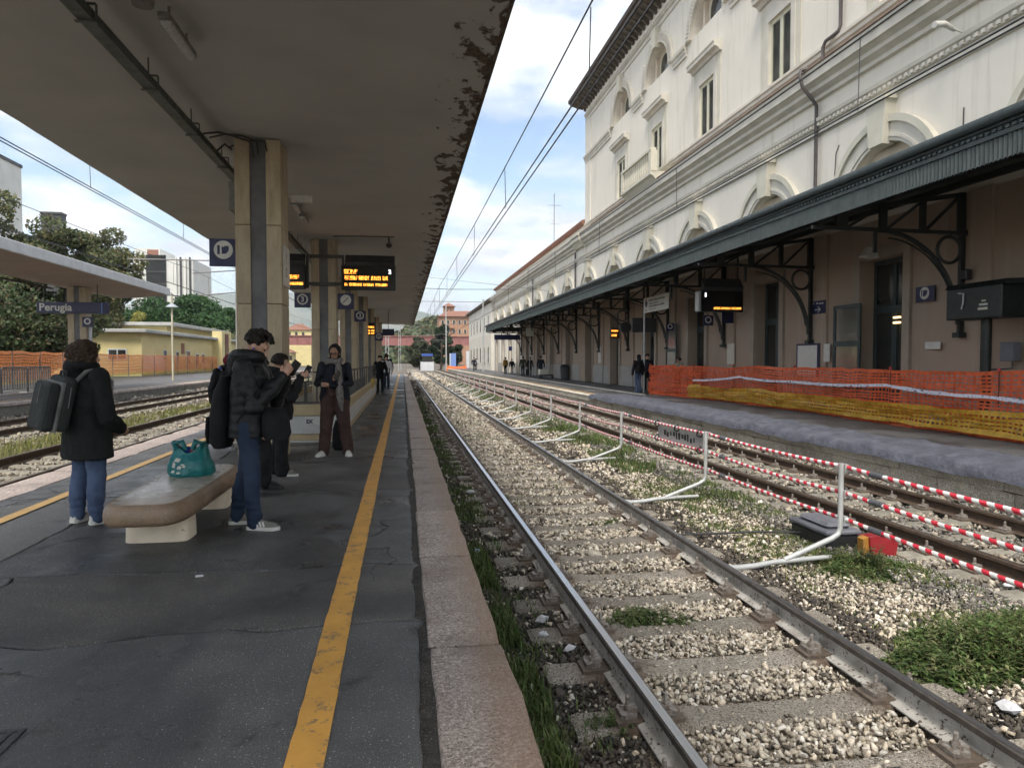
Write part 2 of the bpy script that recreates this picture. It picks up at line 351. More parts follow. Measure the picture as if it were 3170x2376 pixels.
# ------------------------------------------------------------------ platforms
def ragged(p, q, amp, n, seed, scale=2.2):
    """uneven crack line between two points (x,y)"""
    r = []
    for i in range(n+1):
        t = i/n; x = p[0]+(q[0]-p[0])*t; y = p[1]+(q[1]-p[1])*t
        a = amp*(noise.noise((x*scale, y*scale, seed))*1.2 + .4*noise.noise((x*scale*4, y*scale*4, seed+9)) + .2*noise.noise((x*scale*13, y*scale*13, seed+5)))
        r.append((x, y+a) if abs(q[0]-p[0]) > abs(q[1]-p[1]) else (x+a, y))
    return r
def panel(parent, loop, ztop, gap, mat, name='asphalt_panel', th=.045):
    c = Vector((sum(p[0] for p in loop)/len(loop), sum(p[1] for p in loop)/len(loop)))
    n = len(loop); ins = []
    for i in range(n):
        a, p, b = Vector(loop[i-1]), Vector(loop[i]), Vector(loop[(i+1) % n])
        d = (b-a); nn = Vector((-d.y, d.x)).normalized() if d.length > 1e-6 else Vector((0,0))
        ins.append(p + nn*gap)
    mb = MB(); v = [(p.x, p.y, ztop) for p in ins] + [(p[0]*.5+q.x*.5, p[1]*.5+q.y*.5, ztop-.008) for p, q in zip(loop, ins)] + [(p[0]*.5+q.x*.5, p[1]*.5+q.y*.5, ztop-th) for p, q in zip(loop, ins)]
    tri = tessellate_polygon([[Vector((p.x, p.y, 0)) for p in ins]])
    f = [tuple(t) for t in tri] + [(i, (i+1) % n, n+(i+1) % n, n+i) for i in range(n)] + [(n+i, n+(i+1) % n, 2*n+(i+1) % n, 2*n+i) for i in range(n)]
    mb.add(v, f)
    return part(name, mb, mat, parent)
def stones_row(parent, x0, x1, ys, z, mat, th=.28, name='kerb_stone', rnd=.03):
    for a, b in zip(ys[:-1], ys[1:]):
        mb = MB(); dz = random.uniform(-.006, .004); dx = random.uniform(-.008, .008)
        n = max(2, int((b-a)/.25)); 
        prof = [(x0+.012, z), (x0, z-.02), (x0, z-th), (x1, z-th), (x1, z-rnd*1.1), (x1-rnd*.35, z-rnd*.35), (x1-rnd*1.2, z)]
        vs = []; k = len(prof)
        for i in range(n+1):
            y = a+.011+(b-a-.022)*i/n
            for j, (px, pz) in enumerate(prof):
                e = .013*noise.noise((px*9, y*5, 3.1)) + .010*noise.noise((px*30, y*18, 1.1))
                endr = .012 if (i in (0, n) and pz > z-.01) else 0
                vs.append((px+dx+(e if j in (0, 1, 4, 5) else 0), y, pz+dz+e*.35-endr))
        fs = [(i*k+j, i*k+(j+1) % k, (i+1)*k+(j+1) % k, (i+1)*k+j) for i in range(n) for j in range(k)] + [tuple(range(k)), tuple(range(n*k, n*k+k))]
        mb.add(vs, fs); part(name, mb, mat, parent, smooth=35)
PX0, PX1 = -4.68, .52
plat = MB(); plat.box(PX0+.05, PX1-.05, -9, 75, -1.0, -.04)
plat = part('island_platform', plat, M['joint']); tag(plat, kind='structure')
ysR = [-1.5, .2, 1.93, 3.63, 5.32]
while ysR[-1] < 74: ysR.append(ysR[-1]+random.uniform(1.55, 1.85))
stones_row(plat, .125, PX1, ysR, .0, M['kerb'])
fr = MB(); fr.box(PX1-.06, PX1-.02, -2, 75, -.9, -.28); part('edge_wall', fr, M['wall_conc'], plat)
ysL = [2.0]
while ysL[-1] < 74: ysL.append(ysL[-1]+random.uniform(1.5, 1.9))
stones_row(plat, -4.27, PX0, ysL, .0, M['kerb_pale'])
fr = MB(); fr.box(PX0+.02, PX0+.06, -2, 75, -.9, -.28); part('edge_wall', fr, M['wall_conc'], plat)
cuts = [-2.5, 1.2, 3.93, 5.15, 8.1, 10.9, 14.2, 18.3, 23.5, 30, 39, 50, 62, 75]
XL, XR = -4.26, .118
lines = []
for i, y in enumerate(cuts):
    tilt = .08 if i % 2 else -.04
    lines.append(ragged((XL, y+tilt+.12), (XR, y-tilt*.5), .10 if y < 15 else .12, 44 if y < 12 else 14, i*3.7, 1.3))
def redge(lo, hi, i):
    a, b = lo[-1], hi[-1]; n = max(6, min(60, int((b[1]-a[1])/.09)))
    return [(XR-.028-abs(.05*noise.noise((1.7, (a[1]+(b[1]-a[1])*k/n)*1.3, 3)))-.028*abs(noise.noise((4.1, (a[1]+(b[1]-a[1])*k/n)*6, 3))), a[1]+(b[1]-a[1])*k/n) for k in range(1, n)]
for i in range(len(cuts)-1):
    lo, hi = lines[i], lines[i+1]
    xs = {2: -2.62, 3: -3.0, 4: -2.9, 5: -2.75, 1: -2.55}.get(i)
    z = random.uniform(-.003, .002)
    if xs is None:
        loop = lo + redge(lo, hi, i) + hi[::-1]; panel(plat, loop, z, .020 if i < 7 else .010, M['asphalt'])
    else:
        # split along a second uneven crack that runs with the platform
        kl = min(range(len(lo)), key=lambda k: abs(lo[k][0]-xs)); kh = min(range(len(hi)), key=lambda k: abs(hi[k][0]-xs))
        mid = ragged(lo[kl], hi[kh], .09, 18, i*1.9+40, 1.1); mid[0] = lo[kl]; mid[-1] = hi[kh]
        panel(plat, lo[:kl+1] + mid[1:-1] + hi[:kh+1][::-1], z-.004, .020, M['asphalt_grey' if i in (2, 3) else 'asphalt'])
        panel(plat, lo[kl:] + redge(lo, hi, i) + hi[kh:][::-1] + mid[1:-1][::-1], z, .020, M['asphalt_brown' if i in (2, 4) else 'asphalt'])
def line_strip(parent, x0, x1, y0, y1, z, mat, name, dy=.12, amp=.006):
    mb = MB(); n = int((y1-y0)/dy); vs = []
    for i in range(n+1):
        y = y0+(y1-y0)*i/n
        a = amp*noise.noise((x0*3, y*9, 1)); b = amp*noise.noise((x1*3, y*9, 7)); w = .012*noise.noise((0, y*.5, 2))
        vs += [(x0+a+w, y, z), (x1+b+w, y, z)]
    mb.add(vs, [(2*i, 2*i+1, 2*i+3, 2*i+2) for i in range(n)])
    return part(name, mb, mat, parent)
line_strip(plat, -.447, -.302, .5, 74, .005, M['yellow'], 'safety_line')
line_strip(plat, -3.78, -3.655, 3, 74, .005, M['yellow_old'], 'safety_line')
# faint old paint dashes and drain covers
for (x, y, a, l, w) in ():
    mb = MB(); lo_ = []
    for k in range(26):
        t = 2*PI*k/26; r_ = 1+.35*noise.noise((math.cos(t)*1.6+x, math.sin(t)*1.6+y, 2)); u, v = l*r_*math.cos(t), w*r_*math.sin(t); lo_.append((x+u*math.cos(a)-v*math.sin(a), y+u*math.sin(a)+v*math.cos(a)))
    tr_ = tessellate_polygon([[Vector((p[0], p[1], 0)) for p in lo_]]); mb.add([(p[0], p[1], .0042) for p in lo_], [tuple(t) for t in tr_])
    part('paint_smear', mb, pmat('old_smear', (.080,.070,.052), (.055,.052,.047), 30, .7), plat)
# dirt and grit caught in the open seam along the kerb
part('seam_dirt', MB().box(-.02, .16, .3, 60, -.035, -.016), pmat('seam_grit', (.055,.047,.038), (.025,.022,.019), 9, .95, bump=.015, bscale=70, spk=(110, (.20,.18,.15), .62)), plat)
M['iron'] = pmat('cast_iron', (.075,.078,.08), (.04,.04,.04), 12, .55, metal=.4, bump=.002, bscale=60)
def grate(parent, x0, x1, y0, y1, nb, along='x', z=.004):
    mb = MB(); mb.box(x0, x1, y0, y0+.02, z-.03, z); mb.box(x0, x1, y1-.02, y1, z-.03, z); mb.box(x0, x0+.02, y0+.02, y1-.02, z-.03, z); mb.box(x1-.02, x1, y0+.02, y1-.02, z-.03, z)
    for i in range(nb):
        if along == 'x':
            y = y0+.03+(y1-y0-.06)*(i+.5)/nb; mb.box(x0+.02, x1-.02, y-.008, y+.008, z-.025, z-.002)
        else:
            x = x0+.03+(x1-x0-.06)*(i+.5)/nb; mb.box(x-.008, x+.008, y0+.02, y1-.02, z-.025, z-.002)
    part('drain_grate', mb, M['iron'], parent)
grate(plat, -2.3, -1.52, 2.4, 3.05, 16, 'y', .006); grate(plat, -2.35, -1.95, 8.5, 9.25, 10, 'x', .02)
mb = MB(); mb.box(-2.1, -1.5, 10.72, 11.6, -.002, .012); part('manhole_cover', mb, M['iron'], plat, bevel=.006)
# station-side platform (right) and far platform (left)
sp = MB(); sp.box(8.04, 16, 2, 134, -1.0, -.012); sp = part('station_platform', sp, M['asphalt_grey']); tag(sp, kind='structure')
ys = [4.0]
while ys[-1] < 130: ys.append(ys[-1]+random.uniform(1.6, 2.3))
stones_row(sp, 8.25, 7.82, ys, .0, M['wall_stone'], th=.22)
ys2 = [3.5]
while ys2[-1] < 130: ys2.append(ys2[-1]+random.uniform(1.0, 1.7))
stones_row(sp, 8.1, 7.86, ys2, -.225, M['wall_stone'], th=.4, name='wall_block')
line_strip(sp, 8.35, 8.47, 5, 130, .003, M['yellow_old'], 'safety_line')
mb = MB()
for i in range(28): 
    y = 29+i*1.7; mb.box(10.25, 10.47, y, y+1.45, -.012, .003)
part('tactile_line', mb, M['whiteline'], sp)
lp = MB(); lp.box(-24, -13.87, 12, 130, -1.0, -.012); lp = part('far_platform', lp, M['asphalt_grey']); tag(lp, kind='structure')
ys = [12.0]
while ys[-1] < 120: ys.append(ys[-1]+random.uniform(1.8, 2.4))
stones_row(lp, -14.25, -13.82, ys, .0, M['kerb_pale'], th=.13)
mb = MB(); mb.box(-14.1, -13.86, 12, 130, -.9, -.135); part('edge_wall', mb, M['wall_conc'], lp)
line_strip(lp, -14.6, -14.47, 13, 120, .003, M['yellow_old'], 'safety_line')
# ------------------------------------------------------------------ tracks
ZR = -.30; RH = .16
def rail(parent, x, y0, y1, side, head, inner):
    z = ZR
    h = [(.023, z), (.033, z-.007), (.035, z-.036), (.010, z-.048), (.0085, z-.12), (.014, z-.135), (.072, z-.152), (.072, z-.16)]
    prof = [(a, b) for a, b in h] + [(-a, b) for a, b in reversed(h)]
    k = len(prof); n = 3; mb = MB(); vs = []
    for i in range(n+1):
        y = y0+(y1-y0)*i/n; vs += [(x+a, y, b) for a, b in prof]
    b0 = len(mb.v); mb.v += vs
    for i in range(n):
        for j in range(k):
            q = (j+1) % k
            mb.f.append((b0+i*k+j, b0+i*k+q, b0+(i+1)*k+q, b0+(i+1)*k+j)); mb.m.append(1 if j == k-1 else (2 if j in (0, 1, 2, k-2, k-3, k-4) else 0))
    mb.f += [tuple(range(b0, b0+k)), tuple(range(b0+n*k, b0+n*k+k))]; mb.m += [0, 0]
    return part('rail', mb, [side, head, M['head_side'] if side == M['rail_side'] else side], parent)
def sleeper_mesh(mat):
    L2 = 1.17; secs = [(-L2, .0), (-L2+.03, .012), (-.55, .012), (-.3, -.012), (.3, -.012), (.55, .012), (L2-.03, .012), (L2, .0)]
    mb = MB(); vs = []
    for x, dz in secs:
        w = .13; vs += [(x, -w-.025, -.20), (x, -w, dz-.03), (x, -w+.03, dz), (x, w-.03, dz), (x, w, dz-.03), (x, w+.025, -.20)]
    n = len(secs); fs = [(i*6+j, i*6+(j+1) % 6, (i+1)*6+(j+1) % 6, (i+1)*6+j) for i in range(n-1) for j in range(6)] + [tuple(range(6)), tuple(range((n-1)*6, n*6))]
    mb.add(vs, fs); return mb.mesh('sleeper', mat)
def fastening_mesh():
    mb = MB(); mb.box(-.19, .19, -.085, .085, .0, .022)
    mb.mi = 1
    for s in (-1, 1):
        mb.box(s*.115-.045, s*.115+.045, -.05, .05, .022, .05); mb.box(s*.088-.03, s*.088+.03, -.032, .032, .05, .068)
        mb.lathe([(.022, 0), (.022, .03), (.013, .031), (.013, .075), (.009, .08)], (s*.11, 0, .05), 6)
        mb.bar((s*.15, -.06, .045), (s*.06, .02, .062), .016, .016); mb.bar((s*.15, .06, .045), (s*.06, -.02, .062), .016, .016)
    return mb.mesh('rail_fastening', [M['plate'], M['clip']])
SM, SMG, FM = sleeper_mesh(M['sleeper']), sleeper_mesh(M['sleeper_grey']), fastening_mesh()
PITCH, Y0T = .617, 3.60
def track(xc, y0, y1, label, side, head, sm, nfast, phase=0., start=0):
    t = empty('railway_track', (xc, y0, -.46), label, 'railway track')
    for s in (-1, 1): rail(t, xc+s*.7525, y0, y1, side, head, -s)
    y = Y0T+phase
    while y > y0+.4: y -= PITCH
    i = 0; cnt = 0
    while y < y1 and cnt < 290:
        if y >= y0:
            o = link('sleeper', sm, t); o.location = (random.uniform(-.015, .015), y-y0, random.uniform(-.006, .004)-.012); o.rotation_euler.z = random.uniform(-.012, .012)
            cnt += 1
            if i < nfast:
                for s in (-1, 1):
                    f = link('rail_fastening', FM, o); f.location = (s*.7525, 0, .012); f.rotation_euler.z = 0 if s > 0 else PI
            i += 1
        y += PITCH
    return t
T1X = 2.055
track(T1X, -3, 150, 'bright polished rails on pale concrete sleepers beside the near platform kerb', M['rail_side'], M['rail_head'], SM, 40)
track(6.12, 2, 140, 'rusty dark rails behind the red and white striped barrier', M['rail_rust'], M['rail_worn'], SMG, 22, .2)
track(-6.53, 3, 120, 'dark rail track along the left edge of the island platform', M['rail_rust'], M['rail_worn'], SMG, 14, .1)
track(-11.0, 10, 120, 'rusty rail track running under the kerb of the far left platform', M['rail_rust'], M['rail_worn'], SMG, 0, .4)
# ------------------------------------------------------------------ ballast
def ico():
    p = (1+5**.5)/2
    v = np.array([(-1,p,0),(1,p,0),(-1,-p,0),(1,-p,0),(0,-1,p),(0,1,p),(0,-1,-p),(0,1,-p),(p,0,-1),(p,0,1),(-p,0,-1),(-p,0,1)], float); v /= np.linalg.norm(v[0])
    f = np.array([(0,11,5),(0,5,1),(0,1,7),(0,7,10),(0,10,11),(1,5,9),(5,11,4),(11,10,2),(10,7,6),(7,1,8),(3,9,4),(3,4,2),(3,2,6),(3,6,8),(3,8,9),(4,9,5),(2,4,11),(6,2,10),(8,6,7),(9,8,1)])
    return v, f
IV, IF = ico()
ROCKS = []
for k in range(18):
    p = RNG.normal(size=(9 if k % 3 else 11, 3)); p /= np.linalg.norm(p, axis=1)[:,None]; p *= RNG.uniform(.8, 1.12, (len(p),1)); p *= np.array([RNG.uniform(.85,1.35), RNG.uniform(.7,1.0), RNG.uniform(.55,.85)])
    bq = bmesh.new(); [bq.verts.new(q) for q in p]; bmesh.ops.convex_hull(bq, input=bq.verts); bmesh.ops.delete(bq, geom=[v for v in bq.verts if not v.link_faces], context='VERTS'); bmesh.ops.triangulate(bq, faces=bq.faces); bq.verts.index_update()
    ROCKS.append((np.array([tuple(v.co) for v in bq.verts]), np.array([[v.index for v in f.verts] for f in bq.faces]))); bq.free()
def rotmats(n):
    q = RNG.normal(size=(n,4)); q /= np.linalg.norm(q, axis=1)[:,None]; w,x,y,z = q.T
    return np.stack([np.stack([1-2*(y*y+z*z),2*(x*y-z*w),2*(x*z+y*w)],1),np.stack([2*(x*y+z*w),1-2*(x*x+z*z),2*(y*z-x*w)],1),np.stack([2*(x*z-y*w),2*(y*z+x*w),1-2*(x*x+y*y)],1)],1)
PALETTE = {'cream': [(.68,.61,.50),(.60,.53,.42),(.74,.69,.60),(.50,.43,.33),(.66,.57,.44)],
           'dark': [(.085,.075,.062),(.12,.10,.08),(.06,.055,.05),(.16,.14,.115),(.10,.085,.065)],
           'grey': [(.22,.205,.185),(.28,.26,.225),(.17,.155,.14),(.34,.31,.27),(.13,.12,.105)],
           'mix': [(.44,.385,.30),(.34,.29,.225),(.50,.45,.36),(.20,.17,.135),(.28,.245,.195)]}
def nz(x, y, s, k=0.): return np.array([noise.noise((a*s, b*s, k)) for a, b in zip(x, y)])
def ballast(name, label, areas, seedcol):
    Vs, Fs, Cs = [], [], []; base = 0
    for (x0, x1, y0, y1, dens, size, zf, cf, keep) in areas:
        n = int((x1-x0)*(y1-y0)*dens)
        x = RNG.uniform(x0, x1, n); y = RNG.uniform(y0, y1, n)
        if keep is not None:
            k = keep(x, y); x, y = x[k], y[k]; n = len(x)
        if n == 0: continue
        sc = size*RNG.lognormal(0, .28, n)*.5
        z = zf(x, y)+RNG.uniform(-.018, .014, n)
        C = cf(x, y)*RNG.uniform(.72, 1.2, (n,1)); kk = RNG.integers(0, len(ROCKS), n); P3 = np.stack([x, y, z], 1); R3 = rotmats(n)
        for q, (rv, rf) in enumerate(ROCKS):
            i = np.nonzero(kk == q)[0]; m = len(rv)
            if len(i) == 0: continue
            V = np.einsum('nij,kj->nki', R3[i], rv)*sc[i][:,None,None]+P3[i][:,None,:]
            Vs.append(V.reshape(-1,3)); Cs.append(np.repeat(C[i], m, axis=0)); Fs.append((rf[None]+(np.arange(len(i))*m)[:,None,None]+base).reshape(-1,3)); base += len(i)*m
    me = np_mesh(name, np.concatenate(Vs), np.concatenate(Fs), np.concatenate(Cs), M['stones'])
    return tag(link(name, me), label, 'ballast', kind='stuff')
def pick(sets, idx, n):
    P = {k: np.array(v) for k, v in PALETTE.items()}; out = np.zeros((n,3))
    for k, m in sets: 
        if m.any(): out[m] = P[k][RNG.integers(0, 5, m.sum())]
    return out
def col_t1(x, y):
    w = nz(x, y, 1.1)*.28 + nz(x, y, 4.0, 5)*.10; n = len(x); r = RNG.uniform(size=n)
    xx = x+w
    dark = (xx < 1.22) | ((xx > 2.93) & (xx < 3.42)); grey = xx > 4.35; mixz = (xx >= 3.42) & (xx <= 4.35)
    cream = ~(dark | grey | mixz)
    d2 = (cream & (r < .06)) | (mixz & (r < .25)) ; l2 = (dark & (r < .12)) | (grey & (r < .12))
    mm = mixz & (r > .62)
    return pick([('dark', dark), ('grey', grey), ('cream', cream | mixz), ('mix', mm | (cream & (r > .68))), ('dark', d2), ('cream', l2)], 0, n)
def col_g(x, y):
    n = len(x); r = RNG.uniform(size=n); w = nz(x, y, .8)
    return pick([('grey', np.ones(n, bool)), ('mix', (r+w*.6) > .55), ('dark', r < .15)], 0, n)
def keep_track(xc, phase, pr=.86):
    def k(x, y):
        ph = np.abs(((y-(Y0T+phase)+PITCH/2) % PITCH)-PITCH/2); on = (ph < .135) & (np.abs(x-xc) < 1.16)
        rl = np.abs(np.abs(x-xc)-.7525) < .085
        return ~((on & (RNG.uniform(size=len(x)) < pr)) | rl)
    return k
zt1 = lambda x, y: -.497 + .020*np.clip(1-np.abs(x-T1X)/1.2, 0, 1) + nz(x, y, 1.7, 3)*.014 + .012*(x > 3.1)
zg = lambda x, y: -.49 + nz(x, y, 1.2, 8)*.02
K1, K2, KA, KB = keep_track(T1X, 0, .93), keep_track(6.12, .2, .8), keep_track(-6.53, .1, .85), keep_track(-11., .4, .8)
ballast('track_ballast', 'loose pale ballast stones between and beside the near rails', [
    (.54, 5.0, 2.0, 6.2, 2100, .037, zt1, col_t1, K1), (.54, 5.0, 6.2, 11.5, 1000, .045, zt1, col_t1, K1), (.54, 5.0, 11.5, 22, 300, .070, zt1, col_t1, K1),
    (.54, 5.0, 22, 45, 85, .12, zt1, col_t1, K1), (.54, 5.0, 45, 110, 22, .2, zt1, col_t1, K1)], 1)
ballast('grey_ballast', 'grey dirty ballast stones around the rusty rails behind the striped barrier', [
    (5.0, 7.84, 4.0, 13, 300, .065, zg, col_g, K2), (5.0, 7.84, 13, 30, 130, .09, zg, col_g, K2), (5.0, 7.84, 30, 90, 28, .16, zg, col_g, K2)], 2)
ballast('grey_ballast', 'grey ballast stones between the island platform and the far left platform', [
    (-9.2, -4.72, 6, 22, 120, .062, zg, col_g, KA), (-13.86, -9.2, 14, 32, 45, .11, zg, col_g, KB), (-9.2, -4.72, 22, 70, 18, .18, zg, col_g, KA), (-13.86, -9.2, 32, 90, 10, .22, zg, col_g, KB)], 3)
tag(part('ballast_bed', MB().box(1.15, 2.95, 2, 140, -.53, -.512), pmat('ballast_dust', (.40,.34,.26), (.24,.20,.155), 5, .95, bump=.03, bscale=40, spk=(60, (.12,.10,.08), .56))), kind='structure')
# ------------------------------------------------------------------ grass and weeds
def blades(name, label, spots, cat='grass'):
    """spots: (x, y, z, height, colour)"""
    A = np.array([(s[0], s[1], s[2], s[3]) for s in spots]); Cc = np.array([s[4] for s in spots]); n = len(A)
    a = RNG.uniform(0, 2*PI, n); lean = RNG.uniform(.15, .75, n)*A[:,3]; w = .0035+.012*A[:,3]*RNG.uniform(.5, 1.2, n)
    d = np.stack([np.cos(a), np.sin(a), np.zeros(n)], 1); e = np.stack([-np.sin(a), np.cos(a), np.zeros(n)], 1)*w[:,None]
    p0 = A[:,:3]; up = np.zeros((n,3)); up[:,2] = A[:,3]
    mid = p0+up*.6+d*(lean*.3)[:,None]; tip = p0+up*RNG.uniform(.75, 1.05, (n,1))+d*lean[:,None]
    V = np.stack([p0-e, p0+e, mid+e*.8, mid-e*.8, tip], 1).reshape(-1,3); b = (np.arange(n)*5)[:,None]
    F = np.concatenate([b+np.array([0,1,2]), b+np.array([0,2,3]), b+np.array([3,2,4])])
    C = np.repeat(Cc*RNG.uniform(.65, 1.3, (n,1)), 5, axis=0)
    return tag(link(name, np_mesh(name, V, F, C, M['grass'])), label, cat, kind='stuff')
def patch(x0, x1, y0, y1, n, h, cols, thr=None, sc=1.5, z=-.49, seed=0):
    r = []
    while len(r) < n:
        x, y = random.uniform(x0, x1), random.uniform(y0, y1)
        if thr is not None and noise.noise((x*sc, y*sc, seed)) < thr: 
            if random.random() < .93: continue
        r.append((x, y, z, h*random.uniform(.4, 1.2), random.choice(cols)))
    return r
GR = [(.10,.16,.045),(.075,.125,.03),(.14,.195,.06),(.18,.19,.08)]; GY = [(.24,.24,.07),(.19,.21,.06),(.28,.26,.09),(.14,.17,.045)]
blades('grass', 'thin green grass growing along the foot of the platform kerb', patch(.53, .82, 2, 7, 5200, .11, GR, -.05, 2.2) + patch(.53, 1.05, 2, 14, 3000, .07, GR, .12, 1.6) + patch(.53, 1.0, 7, 40, 4200, .12, GR, .0, .8))
blades('grass', 'patchy grass in the strip between the two right-hand tracks',
       patch(3.4, 4.9, 3.6, 11, 15000, .038, GR+GY[:2], .10, 1.1, z=-.487) + patch(3.3, 4.9, 3, 11, 2500, .07, GR+GY[:2], .12, 1.5) + patch(3.7, 4.9, 8.4, 11.5, 2600, .10, GR, -.05, 1.2) + patch(3.8, 5.0, 11.5, 20, 5500, .16, GR, -.02, .7) + patch(3.8, 5.0, 20, 60, 5200, .22, GR, .0, .4) + patch(1.3, 2.8, 9, 40, 900, .12, GR, .3, .8))
blades('grass', 'yellowish grass strip between the two left tracks', patch(-8.95, -7.75, 10, 36, 9000, .16, GY, -.25, .6) + patch(-8.95, -7.7, 36, 80, 3500, .3, GY+GR, None) + patch(-9.3, -7.6, 12, 30, 900, .28, GY, None))
def weed(name, label, cx, cy, rx, ry, h, n, leaf, seed, z=-.50):
    """leafy weeds: many leaning stems of uneven height, each carrying narrow leaves; thinning out at the edge"""
    rg = np.random.default_rng(seed); ns = max(12, n//16); per = 16
    t = rg.uniform(0, 2*PI, ns); r = rg.uniform(0, 1, ns)**.62*1.12; wob = 1+.22*np.sin(3*t+seed)+.16*np.sin(5*t+2*seed)
    sx = cx+rx*r*np.cos(t)*wob; sy = cy+ry*r*np.sin(t)*wob
    sh = h*np.clip(1.05-.85*r**1.6, .12, None)*rg.uniform(.35, 1.15, ns)*(.8+.5*nz(sx, sy, 5., seed)); la = rg.uniform(0, 2*PI, ns); ll = sh*rg.uniform(.1, .6, ns)
    u = np.tile((np.arange(per)+.5)/per, ns)*.92+.08; i = np.repeat(np.arange(ns), per); m = ns*per
    px_ = sx[i]+np.cos(la[i])*ll[i]*u**1.5; py_ = sy[i]+np.sin(la[i])*ll[i]*u**1.5; pz_ = z+sh[i]*u
    a = rg.uniform(0, 2*PI, m); el = rg.uniform(-.35, .65, m); d = np.stack([np.cos(a)*np.cos(el), np.sin(a)*np.cos(el), np.sin(el)], 1); e = np.stack([-np.sin(a), np.cos(a), rg.uniform(-.3, .3, m)], 1)
    L_ = leaf*rg.uniform(.7, 1.7, m)*(1.15-.5*u); p = np.stack([px_, py_, pz_], 1)
    V = np.stack([p, p+d*(L_*.45)[:,None]+e*(L_*.17)[:,None], p+d*L_[:,None]-np.array([0,0,1])*(L_*.18)[:,None], p+d*(L_*.45)[:,None]-e*(L_*.17)[:,None]], 1).reshape(-1,3); F = np.arange(m*4).reshape(-1,4)
    base = np.array([(.075,.125,.035),(.11,.17,.05),(.15,.205,.075),(.055,.095,.028),(.19,.20,.09)])[rg.integers(0, 5, ns)][i]*rg.uniform(.75, 1.3, (m,1))
    w = .0022; sv = np.stack([np.stack([sx-w, sy, np.full(ns, z)], 1), np.stack([sx+w, sy, np.full(ns, z)], 1), np.stack([sx+np.cos(la)*ll, sy+np.sin(la)*ll, z+sh], 1), np.stack([sx+np.cos(la)*ll-w, sy+np.sin(la)*ll, z+sh], 1)], 1).reshape(-1,3)
    V = np.concatenate([V, sv]); F = np.arange(len(V)).reshape(-1,4); C = np.concatenate([np.repeat(base, 4, axis=0), np.tile(np.array([(.14,.13,.06)]), (ns*4, 1))])
    return tag(link(name, np_mesh(name, V, F, C, M['leaf'])), label, 'weed', kind='stuff')
weed('weed_clump', 'small dark green weed clump growing between the near rails', 1.80, 5.02, .38, .17, .15, 5200, .030, 3)
weed('weed_clump', 'big leafy weed patch at the right beside the near track', 4.05, 3.95, .78, .60, .40, 30000, .048, 5)
weed('weed_clump', 'low weeds under the nearest striped barrier post', 4.3, 5.95, .50, .34, .24, 9000, .040, 8)
weed('weed_clump', 'small weed tuft against the inside of the left near rail', 1.1, 3.55, .16, .14, .12, 900, .030, 11)
weed('weed_clump', 'small weed tuft near the right rail in the middle distance', 2.5, 8.1, .22, .12, .12, 900, .04, 12)
# ------------------------------------------------------------------ island canopy with its columns
def soffit_mat():
    m, t, b = newmat('soffit_plaster'); P = pos(t); sx = nd(t, 'ShaderNodeSeparateXYZ', {0: P})
    n = noi(t, P, .7, 6, .6); col = ramp(t, n, [(.3, (.475,.485,.475)), (.7, (.40,.41,.40))])
    e = nd(t, 'ShaderNodeMapRange', {0: sx.outputs[0], 1: .2, 2: 1.0, 3: -.14, 4: .16}).outputs[0]
    pn = noi(t, pos(t, (1.4,.8,1)), 3.0, 9, .62, .5)
    pk = nd(t, 'ShaderNodeMath', {0: pn, 1: e}, operation='ADD').outputs[0]
    mask = ramp(t, pk, [(.595, (0,0,0)), (.635, (1,1,1))])
    col = mixc(t, mask, col, ramp(t, noi(t, P, 18, 5), [(.35, (.05,.036,.027)), (.65, (.13,.10,.075))]))
    t.links.new(col, b.inputs['Base Color']); b.inputs['Roughness'].default_value = .9
    h = mixc(t, mask, (1,1,1), (0,0,0)); bn = nd(t, 'ShaderNodeBump', {'Strength': 1, 'Distance': .02, 'Height': h}); t.links.new(bn.outputs[0], b.inputs['Normal'])
    return m
M['soffit'] = soffit_mat()
M['spall'] = pmat('broken_edge', (.05,.037,.03), (.13,.105,.085), 8, .95, bump=.03, bscale=20)
M['travertine'] = pmat('travertine', (.46,.385,.265), (.35,.285,.19), 2.2, .6, bump=.002, bscale=60, stretch=(3,3,.7), vary=.08, spk=(26, (.22,.17,.10), .66))
M['grey_strip'] = pmat('grey_column_strip', (.15,.15,.155), (.10,.10,.105), 3, .6)
M['tray'] = pmat('cable_tray_metal', (.10,.115,.105), (.07,.08,.075), 6, .55, metal=.3)
M['cable'] = pmat('dark_cable', (.03,.03,.03), (.05,.05,.05), 10, .6)
M['lampbody'] = pmat('lamp_housing', (.20,.20,.19), (.13,.13,.12), 10, .6)
M['diffuser'] = pmat('lamp_diffuser', (.50,.52,.52), (.40,.42,.42), 30, .25, bump=.003, bscale=180)
M['blue'] = pmat('sign_blue', (.010,.013,.075), (.008,.010,.058), 4, .4)
M['signwhite'] = pmat('sign_white', (.62,.61,.56), (.54,.53,.49), 12, .5)
M['black'] = pmat('black_housing', (.018,.018,.019), (.028,.028,.03), 6, .5)
M['screen'] = pmat('screen_glass', (.008,.009,.010), (.012,.012,.013), 3, .18, .03)
M['hood'] = pmat('board_hood', (.06,.062,.065), (.045,.045,.048), 4, .55, metal=.2)
M['led'] = emis('orange_led', (1.0,.33,.04), 2.6)
M['ledw'] = emis('white_led', (.9,.92,1.0), 2.2)
M['steel_dark'] = pmat('dark_painted_steel', (.07,.068,.065), (.045,.043,.04), 8, .55)
can = empty('island_canopy', (-2.12, 10.9, 0), 'long concrete platform canopy on stone-clad columns with flaking right edge', 'canopy')
mb = MB(); prof = [(-5.08,4.70), (-4.6,4.735), (-3.75,4.79), (-1.0,4.80), (.0,4.775), (.55,4.735), (1.0,4.70)]
ysl = [-1.5 + 66.5*i/146 for i in range(147)]; k = len(prof); vs = []
